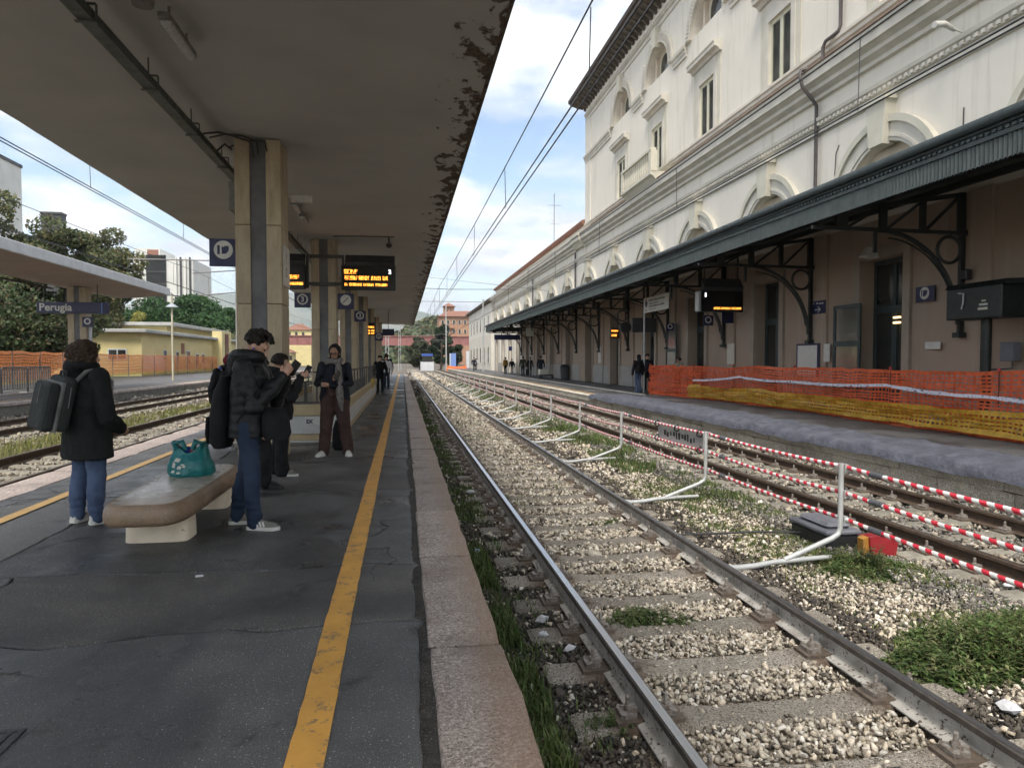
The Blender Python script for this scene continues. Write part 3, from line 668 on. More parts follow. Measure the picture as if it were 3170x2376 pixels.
for y in ysl:
    for j, (x, z) in enumerate(prof):
        e = (.035*noise.noise((1, y*1.9, 4)) + .03*noise.noise((2, y*7, 4))) if j == k-1 else (.02*noise.noise((3, y*1.3, 4)) if j == 0 else 0)
        vs.append((x-abs(e) if j == k-1 else x+e, y, z + (.010*noise.noise((5, y*5, 1)) if j == k-1 else 0)))
n = len(ysl)
mb.add(vs, [(i*k+j, i*k+j+1, (i+1)*k+j+1, (i+1)*k+j) for i in range(n-1) for j in range(k-1)])
tops = [(p[0], p[1], 4.86+.06*math.sin(PI*min(1, max(0, (p[0]+5.1)/6.1)))) for p in vs]
mb.add(tops, [(i*k+j, i*k+j+1, (i+1)*k+j+1, (i+1)*k+j) for i in range(n-1) for j in range(k-1)])
mb.mi = 1
o = len(vs)
for i in range(n-1):
    for j in (0, k-1):
        mb.f.append((i*k+j, (i+1)*k+j, o+(i+1)*k+j, o+i*k+j)); mb.m.append(1 if j else 0)
for i in (0, n-1): mb.f.append(tuple([i*k+j for j in range(k)] + [o+i*k+j for j in reversed(range(k))])); mb.m.append(0)
part('roof_slab', mb, [M['soffit'], M['spall']], can)
mb = MB(); vs = []
for i, y in enumerate(ysl):
    a = .045+.05*noise.noise((9, y*1.1, 2))+.03*noise.noise((9, y*5, 2)); a = max(.008, a)
    vs += [(1.004-a, y, 4.694-.004*noise.noise((8,y*3,1))), (1.006, y, 4.697), (1.006, y, 4.80), (.99, y, 4.87)]
mb.add(vs, [(i*4+j, i*4+j+1, (i+1)*4+j+1, (i+1)*4+j) for i in range(n-1) for j in range(3)])
part('broken_drip_edge', mb, M['spall'], can)
COLY = [10.9, 19.6, 28.2, 36.9, 45.5, 54.2, 62.0]
def column_meshes():
    core = MB().box(-.12, .12, .03, .62, .0, 4.79)
    pc = MB().box(-.1075, .1075, 0, .65, .004, 1.168)
    a = pc.mesh('stone_panel', M['travertine']); bevel_me(a, .006)
    tp = MB().box(-.1075, .1075, 0, .65, .004, 1.268); b = tp.mesh('stone_panel', M['travertine']); bevel_me(b, .006)
    return core.mesh('column', M['grey_strip']), a, b
cm, pa, pb = column_meshes()
for y in COLY:
    c = link('column', cm, can, (0, y-10.9, 0))
    for sx in (-1, 1):
        for q in range(4):
            p = link('stone_panel', pa if q < 3 else pb, c, (sx*.2225, 0, q*1.172))
            p.rotation_euler.z = 0
# conduit and cables on the soffit
part('cable', MB().tube([(-1.8, 19.0, 4.77), (-1.0, 18.9, 4.775), (-.2, 18.8, 4.76)], .012, 6), M['cable'], can, smooth=50)
part('cable', MB().tube([(-2.6, 11.2, 4.72), (-2.3, 10.95, 4.76), (-2.0, 10.86, 4.74), (-1.98, 10.88, 4.6)], .013, 6), M['cable'], can, smooth=50)
part('cable', MB().tube([(-2.66, 10.4, 4.62), (-2.5, 10.6, 4.74), (-2.3, 10.75, 4.77), (-2.12, 10.84, 4.73), (-2.1, 10.88, 4.55)], .014, 6), M['cable'], can, smooth=50)
part('cable', MB().tube([(-2.66, 10.1, 4.58), (-2.55, 10.4, 4.7), (-2.42, 10.7, 4.75), (-2.2, 10.84, 4.72), (-2.17, 10.88, 4.5)], .016, 6), M['cable'], can, smooth=50)
part('cable', MB().tube([(-2.66, 10.8, 4.56), (-2.56, 10.82, 4.66), (-2.47, 10.88, 4.6)], .015, 6), M['cable'], can, smooth=50)
# cable tray
tr = empty('cable_tray', (-2.71, 6, 4.46), 'long dark cable tray hung under the canopy left of the columns', 'cable tray')
mb = MB(); mb.box(-2.775, -2.645, -6, 60, 4.455, 4.463); mb.box(-2.775, -2.769, -6, 60, 4.463, 4.53); mb.box(-2.651, -2.645, -6, 60, 4.463, 4.53)
mb.box(-2.782, -2.638, -6, 60, 4.53, 4.538); part('tray', mb, M['tray'], tr)
for i in range(20):
    y = 5.1+i*1.55; mb = MB(); mb.bar((-2.795, y, 4.44), (-2.615, y, 4.44), .04, .008); mb.bar((-2.622, y, 4.44), (-2.622, y, 4.60), .04, .006, (1,0,0)); mb.bar((-2.622, y, 4.60), (-2.72, y, 4.60), .04, .008); mb.bar((-2.72, y, 4.60), (-2.72, y, 4.79), .03, .008, (1,0,0))
    part('hanger', mb, M['tray'], tr)
# fluorescent lamps (unlit)
def lamp(x, y0, y1, z, label):
    r = empty('ceiling_lamp', (x, (y0+y1)/2, z), label, 'lamp', 'unlit strip lamps under the island canopy')
    mb = MB(); mb.box(x-.06, x+.06, y0, y1, z, z+.05); mb.box(x-.05, x+.05, y0-.05, y0, z, z+.055); mb.box(x-.05, x+.05, y1, y1+.05, z, z+.055); part('housing', mb, M['lampbody'], r, bevel=.008)
    mb = MB(); mb.tube([(x, y0+.02, z-.004), (x, y1-.02, z-.004)], .05, 10); part('diffuser', mb, M['diffuser'], r, smooth=60)
    
    for yy in (y0+.12, y1-.12): part('mount', MB().bar((x, yy, z+.05), (x, yy, 4.80), .02, .02), M['lampbody'], r)
lamp(-2.14, 6.9, 7.68, 4.62, 'unlit strip lamp nearest the camera under the concrete canopy')
lamp(-2.19, 14.9, 15.6, 4.70, 'unlit strip lamp just behind the first column')
lamp(-2.19, 16.0, 16.75, 4.68, 'unlit strip lamp halfway between the first two columns')
mb = MB(); mb.lathe([(.09,0),(.10,.05),(.05,.08),(.03,.16)], (-2.26, 6.70, 4.64), 12); tag(part('junction_box', mb, M['lampbody'], smooth=40), 'round grey junction box on the soffit before the nearest lamp', 'junction box')
mb = MB(); mb.box(-2.56, -2.455, 11.0, 11.4, 3.74, 4.17); tag(part('electric_cabinet', mb, M['lampbody'], bevel=.01), 'small grey cabinet on the left side of the first column', 'cabinet')
mb = MB(); mb.box(-1.78, -1.45, 11.75, 11.85, 4.06, 4.17); mb.box(-1.79, -1.75, 11.55, 11.75, 4.09, 4.13); tag(part('loudspeaker', mb, M['signwhite'], bevel=.01), 'pale horn bar on the right side of the first column', 'loudspeaker')
mb = MB(); mb.lathe([(.03,.0),(.075,.04),(.085,.09),(.06,.12),(.02,.13),(.02,.28)], (-.35, 19.0, 4.5), 12); tag(part('dome_camera', mb, M['black'], smooth=40), 'dark dome camera hung from the soffit beside the departure board', 'camera')
# ------------------------------------------------------------------ signs on the island
def plate(name, label, cat, x0, x1, y, z0, z1, draw=None, th=.03, base='blue', group=None, post=None):
    """upright board facing the camera (-Y)"""
    r = empty(name, ((x0+x1)/2, y, z0), label, cat, group)
    part('board', MB().box(x0, x1, y, y+th, z0, z1), M[base], r, bevel=.004)
    if post: part('bracket', post, M['steel_dark'], r)
    if draw:
        for nm, mk, mat in draw:
            m = MB(); mk(m, x0, x1, y-.004, z0, z1); part(nm, m, M[mat], r)
    return r
def disc(m, cx, cz, r, y, n=28, ri=0):
    if ri: 
        o = arc(cx, cz, r, 0, 360, n)[:-1]; i = arc(cx, cz, ri, 0, 360, n)[:-1]
        m.prism(o, 'y', y, y-.0015, [i])
    else: m.prism(arc(cx, cz, r, 0, 360, n)[:-1], 'y', y, y-.0015)
def id_disc(m, x0, x1, y, z0, z1):
    cx, cz = (x0+x1)/2+.02*(x1-x0), (z0+z1)/2+.1*(z1-z0); disc(m, cx, cz, .35*(x1-x0), y)
def id_mark(m, x0, x1, y, z0, z1):
    w = x1-x0; cx, cz = (x0+x1)/2+.02*w, (z0+z1)/2+.1*(z1-z0)
    m.box(cx-.22*w, cx-.13*w, y-.004, y-.003, cz-.17*w, cz+.17*w)
    a = [(cx-.06*w, cz-.16*w), (cx+.10*w, cz-.15*w), (cx+.20*w, cz-.02*w), (cx+.20*w, cz+.15*w), (cx+.06*w, cz+.15*w), (cx+.0*w, cz+.10*w), (cx-.06*w, cz+.14*w)]
    m.prism(a, 'y', y-.003, y-.004)
plate('toilet_direction_sign', 'blue square sign with white round pictogram left of the first column', 'sign', -2.84, -2.45, 10.98, 2.90, 3.31, [('pictogram_disc', id_disc, 'signwhite'), ('pictogram_mark', id_mark, 'blue')])
def num(s):
    def ring(m, x0, x1, y, z0, z1): disc(m, (x0+x1)/2, (z0+z1)/2+.06*(z1-z0), .34*(x1-x0), y, 28, .25*(x1-x0))
    def dig(m, x0, x1, y, z0, z1):
        w = x1-x0; text_mb(m, s, .46*w, lambda u, v: ((x0+x1)/2+u, y-.003, (z0+z1)/2+.06*w-.155*w+v), .012*w, 'CENTER')
    return [('number_ring', ring, 'signwhite'), ('number', dig, 'signwhite')]
def nocross(m, x0, x1, y, z0, z1): disc(m, (x0+x1)/2, (z0+z1)/2+.08*(z1-z0), .34*(x1-x0), y)
def nocross2(m, x0, x1, y, z0, z1):
    w = x1-x0; cx, cz = (x0+x1)/2, (z0+z1)/2+.08*w; m.prism([(cx-.2*w, cz-.17*w), (cx-.16*w, cz-.2*w), (cx+.15*w, cz+.12*w), (cx+.12*w, cz+.16*w)], 'y', y-.003, y-.004)
plate('platform_number_sign', 'blue sign with a white 3 in a ring left of the second column', 'sign', -2.90, -2.47, 19.62, 2.93, 3.33, num('3'), group='platform number signs')
plate('warning_sign', 'blue sign with a white crossed disc below the lit departure board', 'sign', -1.75, -1.32, 19.62, 2.90, 3.33, [('disc', nocross, 'signwhite'), ('stroke', nocross2, 'black')])
plate('platform_number_sign', 'blue sign with a white 2 in a ring on the third column', 'sign', -1.88, -1.43, 28.1, 3.02, 3.45, num('2'), group='platform number signs')
plate('platform_number_sign', 'small dark blue sign far down the island platform', 'sign', -1.75, -1.25, 45.3, 2.75, 3.25, num('2'), group='platform number signs')
plate('hanging_sign', 'long dark blue sign hung near the far end of the island canopy', 'sign', -1.35, -.55, 47.5, 3.15, 3.6, post=MB().box(-.97, -.93, 47.5, 47.53, 3.6, 4.79))
def side_marks(m, x0, x1, y, z0, z1): pass
r = empty('platform_notice', (-1.74, 11.2, 2.62), 'pale notice with dark figures on the right face of the first column', 'notice')
part('board', MB().box(-1.785, -1.765, 10.98, 11.5, 2.63, 3.24), M['signwhite'], r)
mb = MB(); text_mb(mb, '2', .2, lambda u, v: (-1.763, 11.15+u, 2.78+v), .006); text_mb(mb, '3', .12, lambda u, v: (-1.763, 11.15+u, 3.05+v), .004); part('figures', mb, M['black'], r)
# ------------------------------------------------------------------ departure boards
def led_words(mb, x, z, widths, h, place, seed, gap=.045):
    rg = random.Random(seed); d = h/7.0
    for w in widths:
        n = int(w/d)
        for i in range(n):
            if i % 5 == 4 and rg.random() < .7: continue
            for j in range(7):
                if rg.random() < (.72 if j in (0, 3, 6) or i % 5 == 0 else .42):
                    u, v = x+i*d, z+j*d; mb.quad(place(u, v), place(u+d*.95, v), place(u+d*.95, v+d*.95), place(u, v+d*.95))
        x += w+gap
def board(label, x0, x1, y, z0, z1, rows, white=None, hood=.30, arms=None, group='departure boards'):
    r = empty('departure_board', ((x0+x1)/2, y+.1, z0), label, 'display', group)
    part('housing', MB().box(x0, x1, y+.02, y+.24, z0, z1), M['black'], r, bevel=.012)
    part('screen', MB().box(x0+.03, x1-.03, y+.012, y+.0195, z0+.03, z1-.03), M['screen'], r)
    mb = MB(); mb.add([(x0+.1, y-.02, z1+hood*.25), (x1-.02, y-.02, z1+hood*.25), (x1-.02, y+.26, z1+hood), (x0+.1, y+.26, z1+hood), (x0+.1, y+.26, z1), (x1-.02, y+.26, z1), (x0+.1, y+.02, z1), (x1-.02, y+.02, z1)], [(0,1,2,3), (3,2,5,4), (0,3,4,6), (1,7,5,2), (0,6,7,1), (6,4,5,7)]); part('hood', mb, M['hood'], r)
    pl = lambda u, v: (u, y+.008, v)
    if rows:
        mb = MB()
        for (x, z, ws, h, sd) in rows: led_words(mb, x, z, ws, h, pl, sd)
        tag(part('orange_text', mb, M['led'], r), kind='stuff')
    if white:
        mb = MB(); text_mb(mb, white, .15, lambda u, v: (x1-.19+u, y+.008, z1-.22+v), .004); part('platform_number', mb, M['ledw'], r)
    if arms: part('bracket', arms, M['steel_dark'], r)
    return r
am = MB(); am.box(-2.56, -1.56, 19.5, 19.56, 3.53, 3.62); am.box(-2.56, -1.56, 19.5, 19.56, 4.27, 4.36); am.box(-1.62, -1.56, 19.42, 19.56, 3.45, 4.3); am.box(-2.56, -2.5, 19.42, 19.56, 3.45, 4.3)
board('lit departure board with orange rows and a white 2 right of the second column', -1.62, -.18, 19.2, 3.40, 4.06, [(-1.54, 3.82, (.36,), .115, 1), (-1.53, 3.66, (.33, .28, .26, .14), .105, 2), (-1.53, 3.50, (.07, .33, .28, .31), .07, 3)], '2', arms=am)
board('departure board partly hidden behind the first column with an orange bottom row', -4.0, -2.56, 19.2, 3.40, 4.06, [(-3.9, 3.50, (.3, .4, .5), .07, 4), (-3.2, 3.66, (.2, .25), .105, 5)])
board('small orange lit display far down the island platform', -1.95, -1.42, 37.6, 2.80, 3.42, [(-1.9, 3.2, (.42,), .1, 6), (-1.88, 3.02, (.2, .16), .09, 7), (-1.88, 2.88, (.2, .16), .09, 8)], hood=.1)
# ------------------------------------------------------------------ bench
def sq(cx, cy, a, b, n, k=3.2): return [(cx+a*math.copysign(abs(math.cos(2*PI*i/n))**(2/k), math.cos(2*PI*i/n)), cy+b*math.copysign(abs(math.sin(2*PI*i/n))**(2/k), math.sin(2*PI*i/n))) for i in range(n)]
M['bench_side'] = pmat('bench_washed_gravel', (.33,.225,.145), (.22,.15,.095), 5, .42, bump=.003, bscale=110, spk=(90, (.38,.30,.22), .60))
M['bench_top'] = pmat('bench_polished_top', (.56,.49,.41), (.44,.38,.32), 4, .30, .08, spk=(130, (.5,.46,.41), .6))
M['pedestal'] = pmat('bench_pedestal', (.80,.68,.52), (.68,.56,.42), 5, .7, bump=.003, bscale=60, spk=(18, (.2,.15,.1), .69))
be = empty('bench', (-2.0, 6.7, 0), 'oblong stone bench with polished top and two pale pedestals', 'bench')
mb = MB(); rings = [(.22,.26),(.265,.222),(.30,.23),(.322,.265),(.325,.31),(.318,.355),(.298,.385),(.27,.395)]
vs = []; nn = 64
for a, z in rings: vs += [(x, y, z) for x, y in sq(-2.0, 6.70, a, a+.78, nn, 5.5)]
b0 = 0
mb.v += vs
for i in range(len(rings)-1):
    for j in range(nn): mb.f.append((i*nn+j, i*nn+(j+1) % nn, (i+1)*nn+(j+1) % nn, (i+1)*nn+j)); mb.m.append(0)
mb.f += [tuple(range(nn-1,-1,-1)), tuple(range((len(rings)-1)*nn, len(rings)*nn))]; mb.m += [0, 1]
part('seat_slab', mb, [M['bench_side'], M['bench_top']], be, smooth=50)
for yy in (6.22, 7.5):
    mb = MB(); p = sq(-2.02, yy, .25, .165, 32, 6); q = sq(-2.02, yy, .245, .16, 32, 6)
    mb.add([(x, y, .0) for x, y in p] + [(x, y, .235) for x, y in q], [(j, (j+1) % 32, 32+(j+1) % 32, 32+j) for j in range(32)] + [tuple(range(31,-1,-1)), tuple(range(32, 64))]); part('pedestal', mb, M['pedestal'], be, smooth=40)
# ------------------------------------------------------------------ underpass stair parapet
M['beige'] = pmat('beige_plaster', (.50,.40,.24), (.40,.31,.18), 4, .8, bump=.003)
M['marble'] = pmat('pale_marble', (.55,.55,.52), (.46,.46,.44), 3, .4)
sw = empty('stair_parapet', (-2.1, 13.2, 0), 'low beige and white parapet of the underpass stairs behind the standing people', 'parapet')
x0, x1, ya, yb = -3.02, -1.16, 13.17, 34.0
def rim(z0, z1, o): return MB().box(x0-o, x1+o, ya-o, ya+.16, z0, z1).box(x1-.14, x1+o, ya+.16, yb, z0, z1).box(x0-o, x0+.14, ya+.16, yb, z0, z1)
part('plinth', rim(.0, .15, .0), M['beige'], sw); part('grey_course', rim(.15, .28, .02), M['marble'], sw); part('white_course', rim(.28, .48, .0), M['marble'], sw); part('coping', rim(.48, .68, .03), M['beige'], sw, bevel=.012)
part('floor_strip', MB().box(x0, x1, ya-.09, ya-.02, .0, .03), M['marble'], sw)
mb = MB().box(-1.78, -1.5, ya-.012, ya-.002, .31, .46); part('sticker', mb, M['signwhite'], sw)
mb = MB(); text_mb(mb, 'SX', .1, lambda u, v: (-1.76+u, ya-.014, .34+v), .004); part('sticker_mark', mb, M['blue'], sw)
ra = MB(); ra2 = MB()
def post(mbx, x, y, z0, z1, w=.035): mbx.box(x-w/2, x+w/2, y-w/2, y+w/2, z0, z1)
for i in range(18):
    y = ya+.06+i*1.2; m = MB(); post(m, x1-.05, y, .68, 1.27); part('rail_post', m, M['steel_dark'], sw)
    m = MB(); post(m, x0+.05, y, .68, 1.1); part('rail_post', m, M['steel_dark'], sw)
m = MB(); m.bar((x1-.05, ya+.05, 1.27), (x1-.05, yb, 1.27), .05, .03); part('handrail', m, M['steel_dark'], sw)
m = MB(); m.bar((x1-.05, ya+.05, .98), (x1-.05, yb, .98), .03, .02); part('handrail', m, M['steel_dark'], sw)
m = MB(); m.bar((x0+.05, ya+.05, 1.1), (x0+.05, yb, 1.1), .05, .03); part('handrail', m, M['steel_dark'], sw)
m = MB(); m.bar((x0+.05, ya+.06, 1.1), (-1.64, ya+.06, 1.1), .05, .03); m.bar((x0+.05, ya+.06, .72), (-1.2, ya+.06, .72), .03, .03); m.bar((-1.64, ya+.06, 1.28), (x1, ya+.06, 1.28), .05, .03); m.bar((-1.64, ya+.06, 1.06), (x1, ya+.06, 1.06), .03, .02); part('handrail', m, M['steel_dark'], sw)
for i in range(9):
    x = x0+.05+i*.2
    m = MB(); post(m, x, ya+.06, .70, 1.28 if x > -1.7 else 1.1, .03 if i % 3 else .05); part('baluster', m, M['steel_dark'], sw)
for i in range(60):
    y = ya+1.2+i*.15; m = MB(); post(m, x1-.05, y, .68, .98, .014); part('baluster', m, M['steel_dark'], sw)
mb = MB(); mb.box(-1.19, -1.09, 26.5, 26.62, .45, .8); tag(part('fire_extinguisher_case', mb, pmat('case_yellow', (.6,.42,.03), (.5,.35,.03), 5, .5), bevel=.01), 'small yellow case hung on the stair railing', 'case')
# ------------------------------------------------------------------ station building
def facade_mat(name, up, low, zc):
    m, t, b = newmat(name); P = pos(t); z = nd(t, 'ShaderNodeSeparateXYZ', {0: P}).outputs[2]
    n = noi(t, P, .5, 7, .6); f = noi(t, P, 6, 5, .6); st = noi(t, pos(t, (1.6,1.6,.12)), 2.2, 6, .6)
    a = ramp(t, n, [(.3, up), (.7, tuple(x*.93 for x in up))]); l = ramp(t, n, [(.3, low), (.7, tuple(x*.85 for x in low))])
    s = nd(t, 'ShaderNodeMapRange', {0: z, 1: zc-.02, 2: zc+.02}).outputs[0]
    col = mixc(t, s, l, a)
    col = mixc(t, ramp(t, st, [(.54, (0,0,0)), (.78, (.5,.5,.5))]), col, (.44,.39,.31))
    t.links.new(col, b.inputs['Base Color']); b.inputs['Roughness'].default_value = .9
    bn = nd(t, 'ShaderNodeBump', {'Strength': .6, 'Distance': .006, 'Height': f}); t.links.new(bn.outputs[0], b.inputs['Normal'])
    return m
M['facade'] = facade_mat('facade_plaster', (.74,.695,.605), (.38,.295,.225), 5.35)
M['facade_far'] = facade_mat('facade_plaster_pale_lit', (.76,.72,.64), (.72,.67,.57), 5.35)  # low tone raised past the canopy end: unshaded brightness put into the colour
M['trim'] = pmat('facade_trim', (.64,.60,.52), (.53,.50,.43), 1.5, .85, bump=.003, bscale=30)
M['trim_y'] = pmat('facade_trim_cream', (.60,.57,.47), (.53,.50,.41), 1.5, .85)
M['reveal'] = pmat('reveal_cream', (.66,.57,.46), (.58,.50,.40), 2, .85)
M['dado'] = pmat('stone_dado', (.36,.345,.315), (.30,.285,.26), 1.6, .75, bump=.003, vary=.06)
M['eave'] = pmat('eave_wood', (.13,.11,.085), (.085,.07,.055), 3, .85)
M['rooftile'] = pmat('terracotta', (.29,.135,.09), (.20,.10,.07), 5, .85, bump=.03, bscale=6)
M['darkroof'] = pmat('dark_roof', (.06,.05,.045), (.09,.07,.06), 4, .85)
M['glass'] = pmat('dark_glass', (.02,.024,.025), (.035,.035,.03), 1.3, .12, .05)
M['louvre'] = pmat('louvre_dark', (.30,.295,.25), (.045,.045,.04), 3.2, .6)
M['wframe'] = pmat('window_frame_cream', (.62,.60,.45), (.54,.52,.39), 3, .6)
M['green'] = pmat('canopy_green', (.026,.037,.036), (.018,.027,.026), 3, .55, bump=.002)
M['green_pale'] = pmat('valance_green', (.066,.082,.078), (.038,.05,.047), 2.6, .6, stretch=(1,4,1))
M['green_dark'] = pmat('ironwork_green', (.012,.017,.016), (.018,.023,.021), 4, .5)
M['soffit_green'] = pmat('canopy_boards', (.10,.125,.10), (.07,.09,.07), 2, .75, stretch=(1,6,1))
M['door'] = pmat('door_green', (.035,.055,.055), (.025,.04,.042), 4, .5)
M['pipe'] = pmat('downpipe_brown', (.10,.085,.08), (.075,.062,.06), 4, .5)
FX, UX = 12.9, 13.25
BAYS = [11.15+6*k for k in range(15)]
M['tile_dusty'] = pmat('dusty_tiles', (.20,.13,.10), (.14,.10,.085), 6, .9)
st = empty('station_building', (FX, 30, 0), 'long cream three-storey station building with arches, mouldings and overhanging eaves', 'building')
def door_hole(y): return [(y-.85, .0), (y+.85, .0), (y+.85, 4.28), (y-.85, 4.28)]
def lun(y, r, z): return [(y+r, z)] + arc(y, z, r, 0, 180, 18)[1:] 
# wall bay by bay, each opening cut through
for k, y in enumerate(BAYS):
    ya, yb = (2.0 if k == 0 else y-3), y+3
    o = [(ya, 0), (y-.85, 0), (y-.85, 4.28), (y+.85, 4.28), (y+.85, 0), (yb, 0), (yb, 10.3), (ya, 10.3)]
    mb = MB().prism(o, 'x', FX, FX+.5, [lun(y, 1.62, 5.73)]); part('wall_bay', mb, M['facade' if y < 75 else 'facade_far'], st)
part('wall_fill', MB().box(FX+.2, FX+.24, 4, 98, 5.5, 7.5), M['reveal'], st)
# upper storeys of the tall block
for k, y in enumerate(BAYS[:7]):
    ya = 2.0 if k == 0 else y-3; yb = y+3 if k < 6 else 49.6
    if k == 6: 
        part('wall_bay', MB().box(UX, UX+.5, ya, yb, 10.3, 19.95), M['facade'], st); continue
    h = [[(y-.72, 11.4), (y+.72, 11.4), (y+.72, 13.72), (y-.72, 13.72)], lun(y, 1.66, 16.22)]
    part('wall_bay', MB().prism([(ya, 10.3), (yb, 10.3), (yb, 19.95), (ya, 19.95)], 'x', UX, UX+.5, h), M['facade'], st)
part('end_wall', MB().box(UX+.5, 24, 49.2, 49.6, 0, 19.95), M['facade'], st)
def run(name, prof, y0, y1, mat, smooth=None): return part(name, MB().prism(prof, 'y', y0, y1), mat, st, smooth)
# big cornice with red tiles, string courses, sill band
run('cornice', [(FX+.1,9.55),(FX-.12,9.58),(FX-.12,9.70),(FX-.30,9.80),(FX-.30,9.92),(FX-.42,10.0),(FX-.50,10.02),(FX-.50,10.24),(FX-.56,10.28),(FX-.56,10.36),(UX+.1,10.38)], 2, 99, M['trim'])
run('tile_edge', [(FX-.60,10.365),(FX-.60,10.40),(UX+.05,10.50),(UX+.05,10.40)], 2, 49.6, M['tile_dusty'])
run('string_course', [(FX+.05,8.48),(FX-.07,8.50),(FX-.07,8.62),(FX-.04,8.64),(FX-.04,8.72),(FX-.10,8.74),(FX-.10,8.86),(FX-.16,8.90),(FX-.18,9.0),(FX+.05,9.02)], 2, 99, M['trim'])
m = MB()
for i in range(310): y = 6+i*.2; m.box(FX-.15, FX-.095, y, y+.1, 8.76, 8.85)
tag(part('dentils', m, M['trim'], st), kind='stuff')
run('sill_band', [(UX+.05,11.10),(UX-.10,11.13),(UX-.10,11.24),(UX-.16,11.28),(UX-.16,11.38),(UX+.05,11.39)], 2, 49.6, M['trim'])
run('dentil_band', [(UX+.05,18.72),(UX-.06,18.74),(UX-.06,18.86),(UX-.03,18.88),(UX-.03,19.0),(UX-.10,19.03),(UX-.10,19.14),(UX-.16,19.18),(UX-.16,19.26),(UX+.05,19.27)], 2, 49.6, M['trim'])
m = MB()
for i in range(150): y = 18+i*.21; m.box(UX-.13, UX-.07, y, y+.11, 19.04, 19.13)
tag(part('dentils', m, M['trim'], st), kind='stuff')
# eaves and roof of the tall block
run('roof', [(UX+.1,19.9),(UX+.1,20.2),(12.32,20.32),(12.20,20.36),(12.16,20.56),(12.3,20.62),(UX+5,22.6),(UX+5,19.9)], 2, 50.7, M['darkroof'])
run('eave_soffit', [(UX,19.95),(UX,20.15),(12.3,20.30),(12.3,20.20),(UX-.35,20.02)], 2, 50.6, M['eave'])
br = MB().prism([(UX,19.62),(UX,20.02),(12.45,20.2),(12.45,20.1),(UX-.5,19.92),(UX-.12,19.62)], 'y', -.09, .09).mesh('eave_bracket', M['eave'])
for i in range(48): link('eave_bracket', br, st, (-FX, 21.0+i*.6-30, 0))
# storey windows, hoods and arches
glassr = random.Random(4)
def window_unit(y, x):
    fr = MB().prism([(y-.72,11.4),(y+.72,11.4),(y+.72,13.72),(y-.72,13.72)], 'x', x, x+.1, [[(y-.61,11.52),(y-.10,11.52),(y-.10,13.60),(y-.61,13.60)], [(y+.10,11.52),(y+.61,11.52),(y+.61,13.60),(y+.10,13.60)]])
    w = part('window', fr, M['wframe'], st)
    part('pane', MB().box(x+.05, x+.055, y-.63, y+.63, 11.5, 13.62), M['glass'], w)
    for s in (-1, 1):
        lv = MB()
        for i in range(26): z = 11.52+i*.08; lv.add([(x+.01, y+s*.10, z), (x+.01, y+s*.61, z), (x+.045, y+s*.61, z+.055), (x+.045, y+s*.10, z+.055)], [(0,1,2,3)])
        tag(part('louvre_slats', lv, M['louvre'], w), kind='stuff')
for k, y in enumerate(BAYS[:6]):
    window_unit(y, UX+.03)
    part('architrave', MB().prism([(y-1.0,11.39),(y+1.0,11.39),(y+1.0,14.02),(y-1.0,14.02)], 'x', UX-.07, UX+.002, [[(y-.74,11.4),(y+.74,11.4),(y+.74,13.74),(y-.74,13.74)]]), M['trim'], st)
    part('side_strip', MB().box(UX-.035, UX, y-1.32, y-1.0, 11.39, 14.45), M['trim_y'], st); part('side_strip', MB().box(UX-.035, UX, y+1.0, y+1.32, 11.39, 14.45), M['trim_y'], st)
    run('window_hood', [(UX+.02,14.45),(UX-.12,14.47),(UX-.20,14.58),(UX-.36,14.62),(UX-.36,14.76),(UX-.40,14.80),(UX-.40,14.87),(UX+.02,14.92)], y-1.42, y+1.42, M['trim'])
    part('hood_frieze', MB().box(UX-.06, UX, y-1.0, y+1.0, 14.03, 14.44), M['trim'], st)
    # upper arch: voussoir ring, keystone, recessed lunette window
    outr, inr = arc(y, 16.22, 2.18, 0, 180, 30), arc(y, 16.22, 1.68, 180, 0, 30)
    ring = part('arch_ring', MB().prism(outr+inr, 'x', UX-.14, UX), M['trim'], st)
    rm = MB()
    for i in range(36):
        a = math.radians(5*i+1.4); b = math.radians(5*i+3.6)
        rm.add([(UX-.17, y+r*math.cos(t), 16.22+r*math.sin(t)) for r, t in ((1.80,a),(2.10,a),(2.10,b),(1.80,b))] + [(UX-.139, y+r*math.cos(t), 16.22+r*math.sin(t)) for r, t in ((1.80,a),(2.10,a),(2.10,b),(1.80,b))], [(0,1,2,3),(0,1,5,4),(1,2,6,5),(2,3,7,6),(3,0,4,7)])
    tag(part('carved_beads', rm, M['trim'], ring), kind='stuff')
    part('keystone', MB().prism([(y-.22,17.7),(y+.22,17.7),(y+.34,18.7),(y-.34,18.7)], 'x', UX-.30, UX+.05), M['trim_y'], st)
    part('lunette_back', MB().box(UX+.42, UX+.46, y-1.75, y+1.75, 16.1, 18.0), M['reveal'], st)
    lw = part('lunette_window', MB().prism([(y-.62,16.25)]+arc(y, 16.95, .62, 180, 0, 10)+[(y+.62,16.25)], 'x', UX+.36, UX+.42, [[(y-.54,16.33)]+arc(y, 16.95, .54, 180, 0, 10)+[(y+.54,16.33)]]), M['wframe'], st)
    part('pane', MB().prism([(y-.54,16.33)]+arc(y, 16.95, .54, 180, 0, 10)+[(y+.54,16.33)], 'x', UX+.385, UX+.40), M['glass'], lw)
    for s in (-1, 1): part('mullion', MB().box(UX+.25, UX+.41, y+s*.95-.11, y+s*.95+.11, 16.23, 17.55), M['reveal'], st)
    # mid band between the arches
    if k: run('mid_band', [(UX+.02,15.70),(UX-.08,15.72),(UX-.08,15.86),(UX-.12,15.90),(UX-.12,16.02),(UX-.2,16.08),(UX-.22,16.22),(UX+.02,16.24)], y-6+2.2, y-2.2, M['trim'])
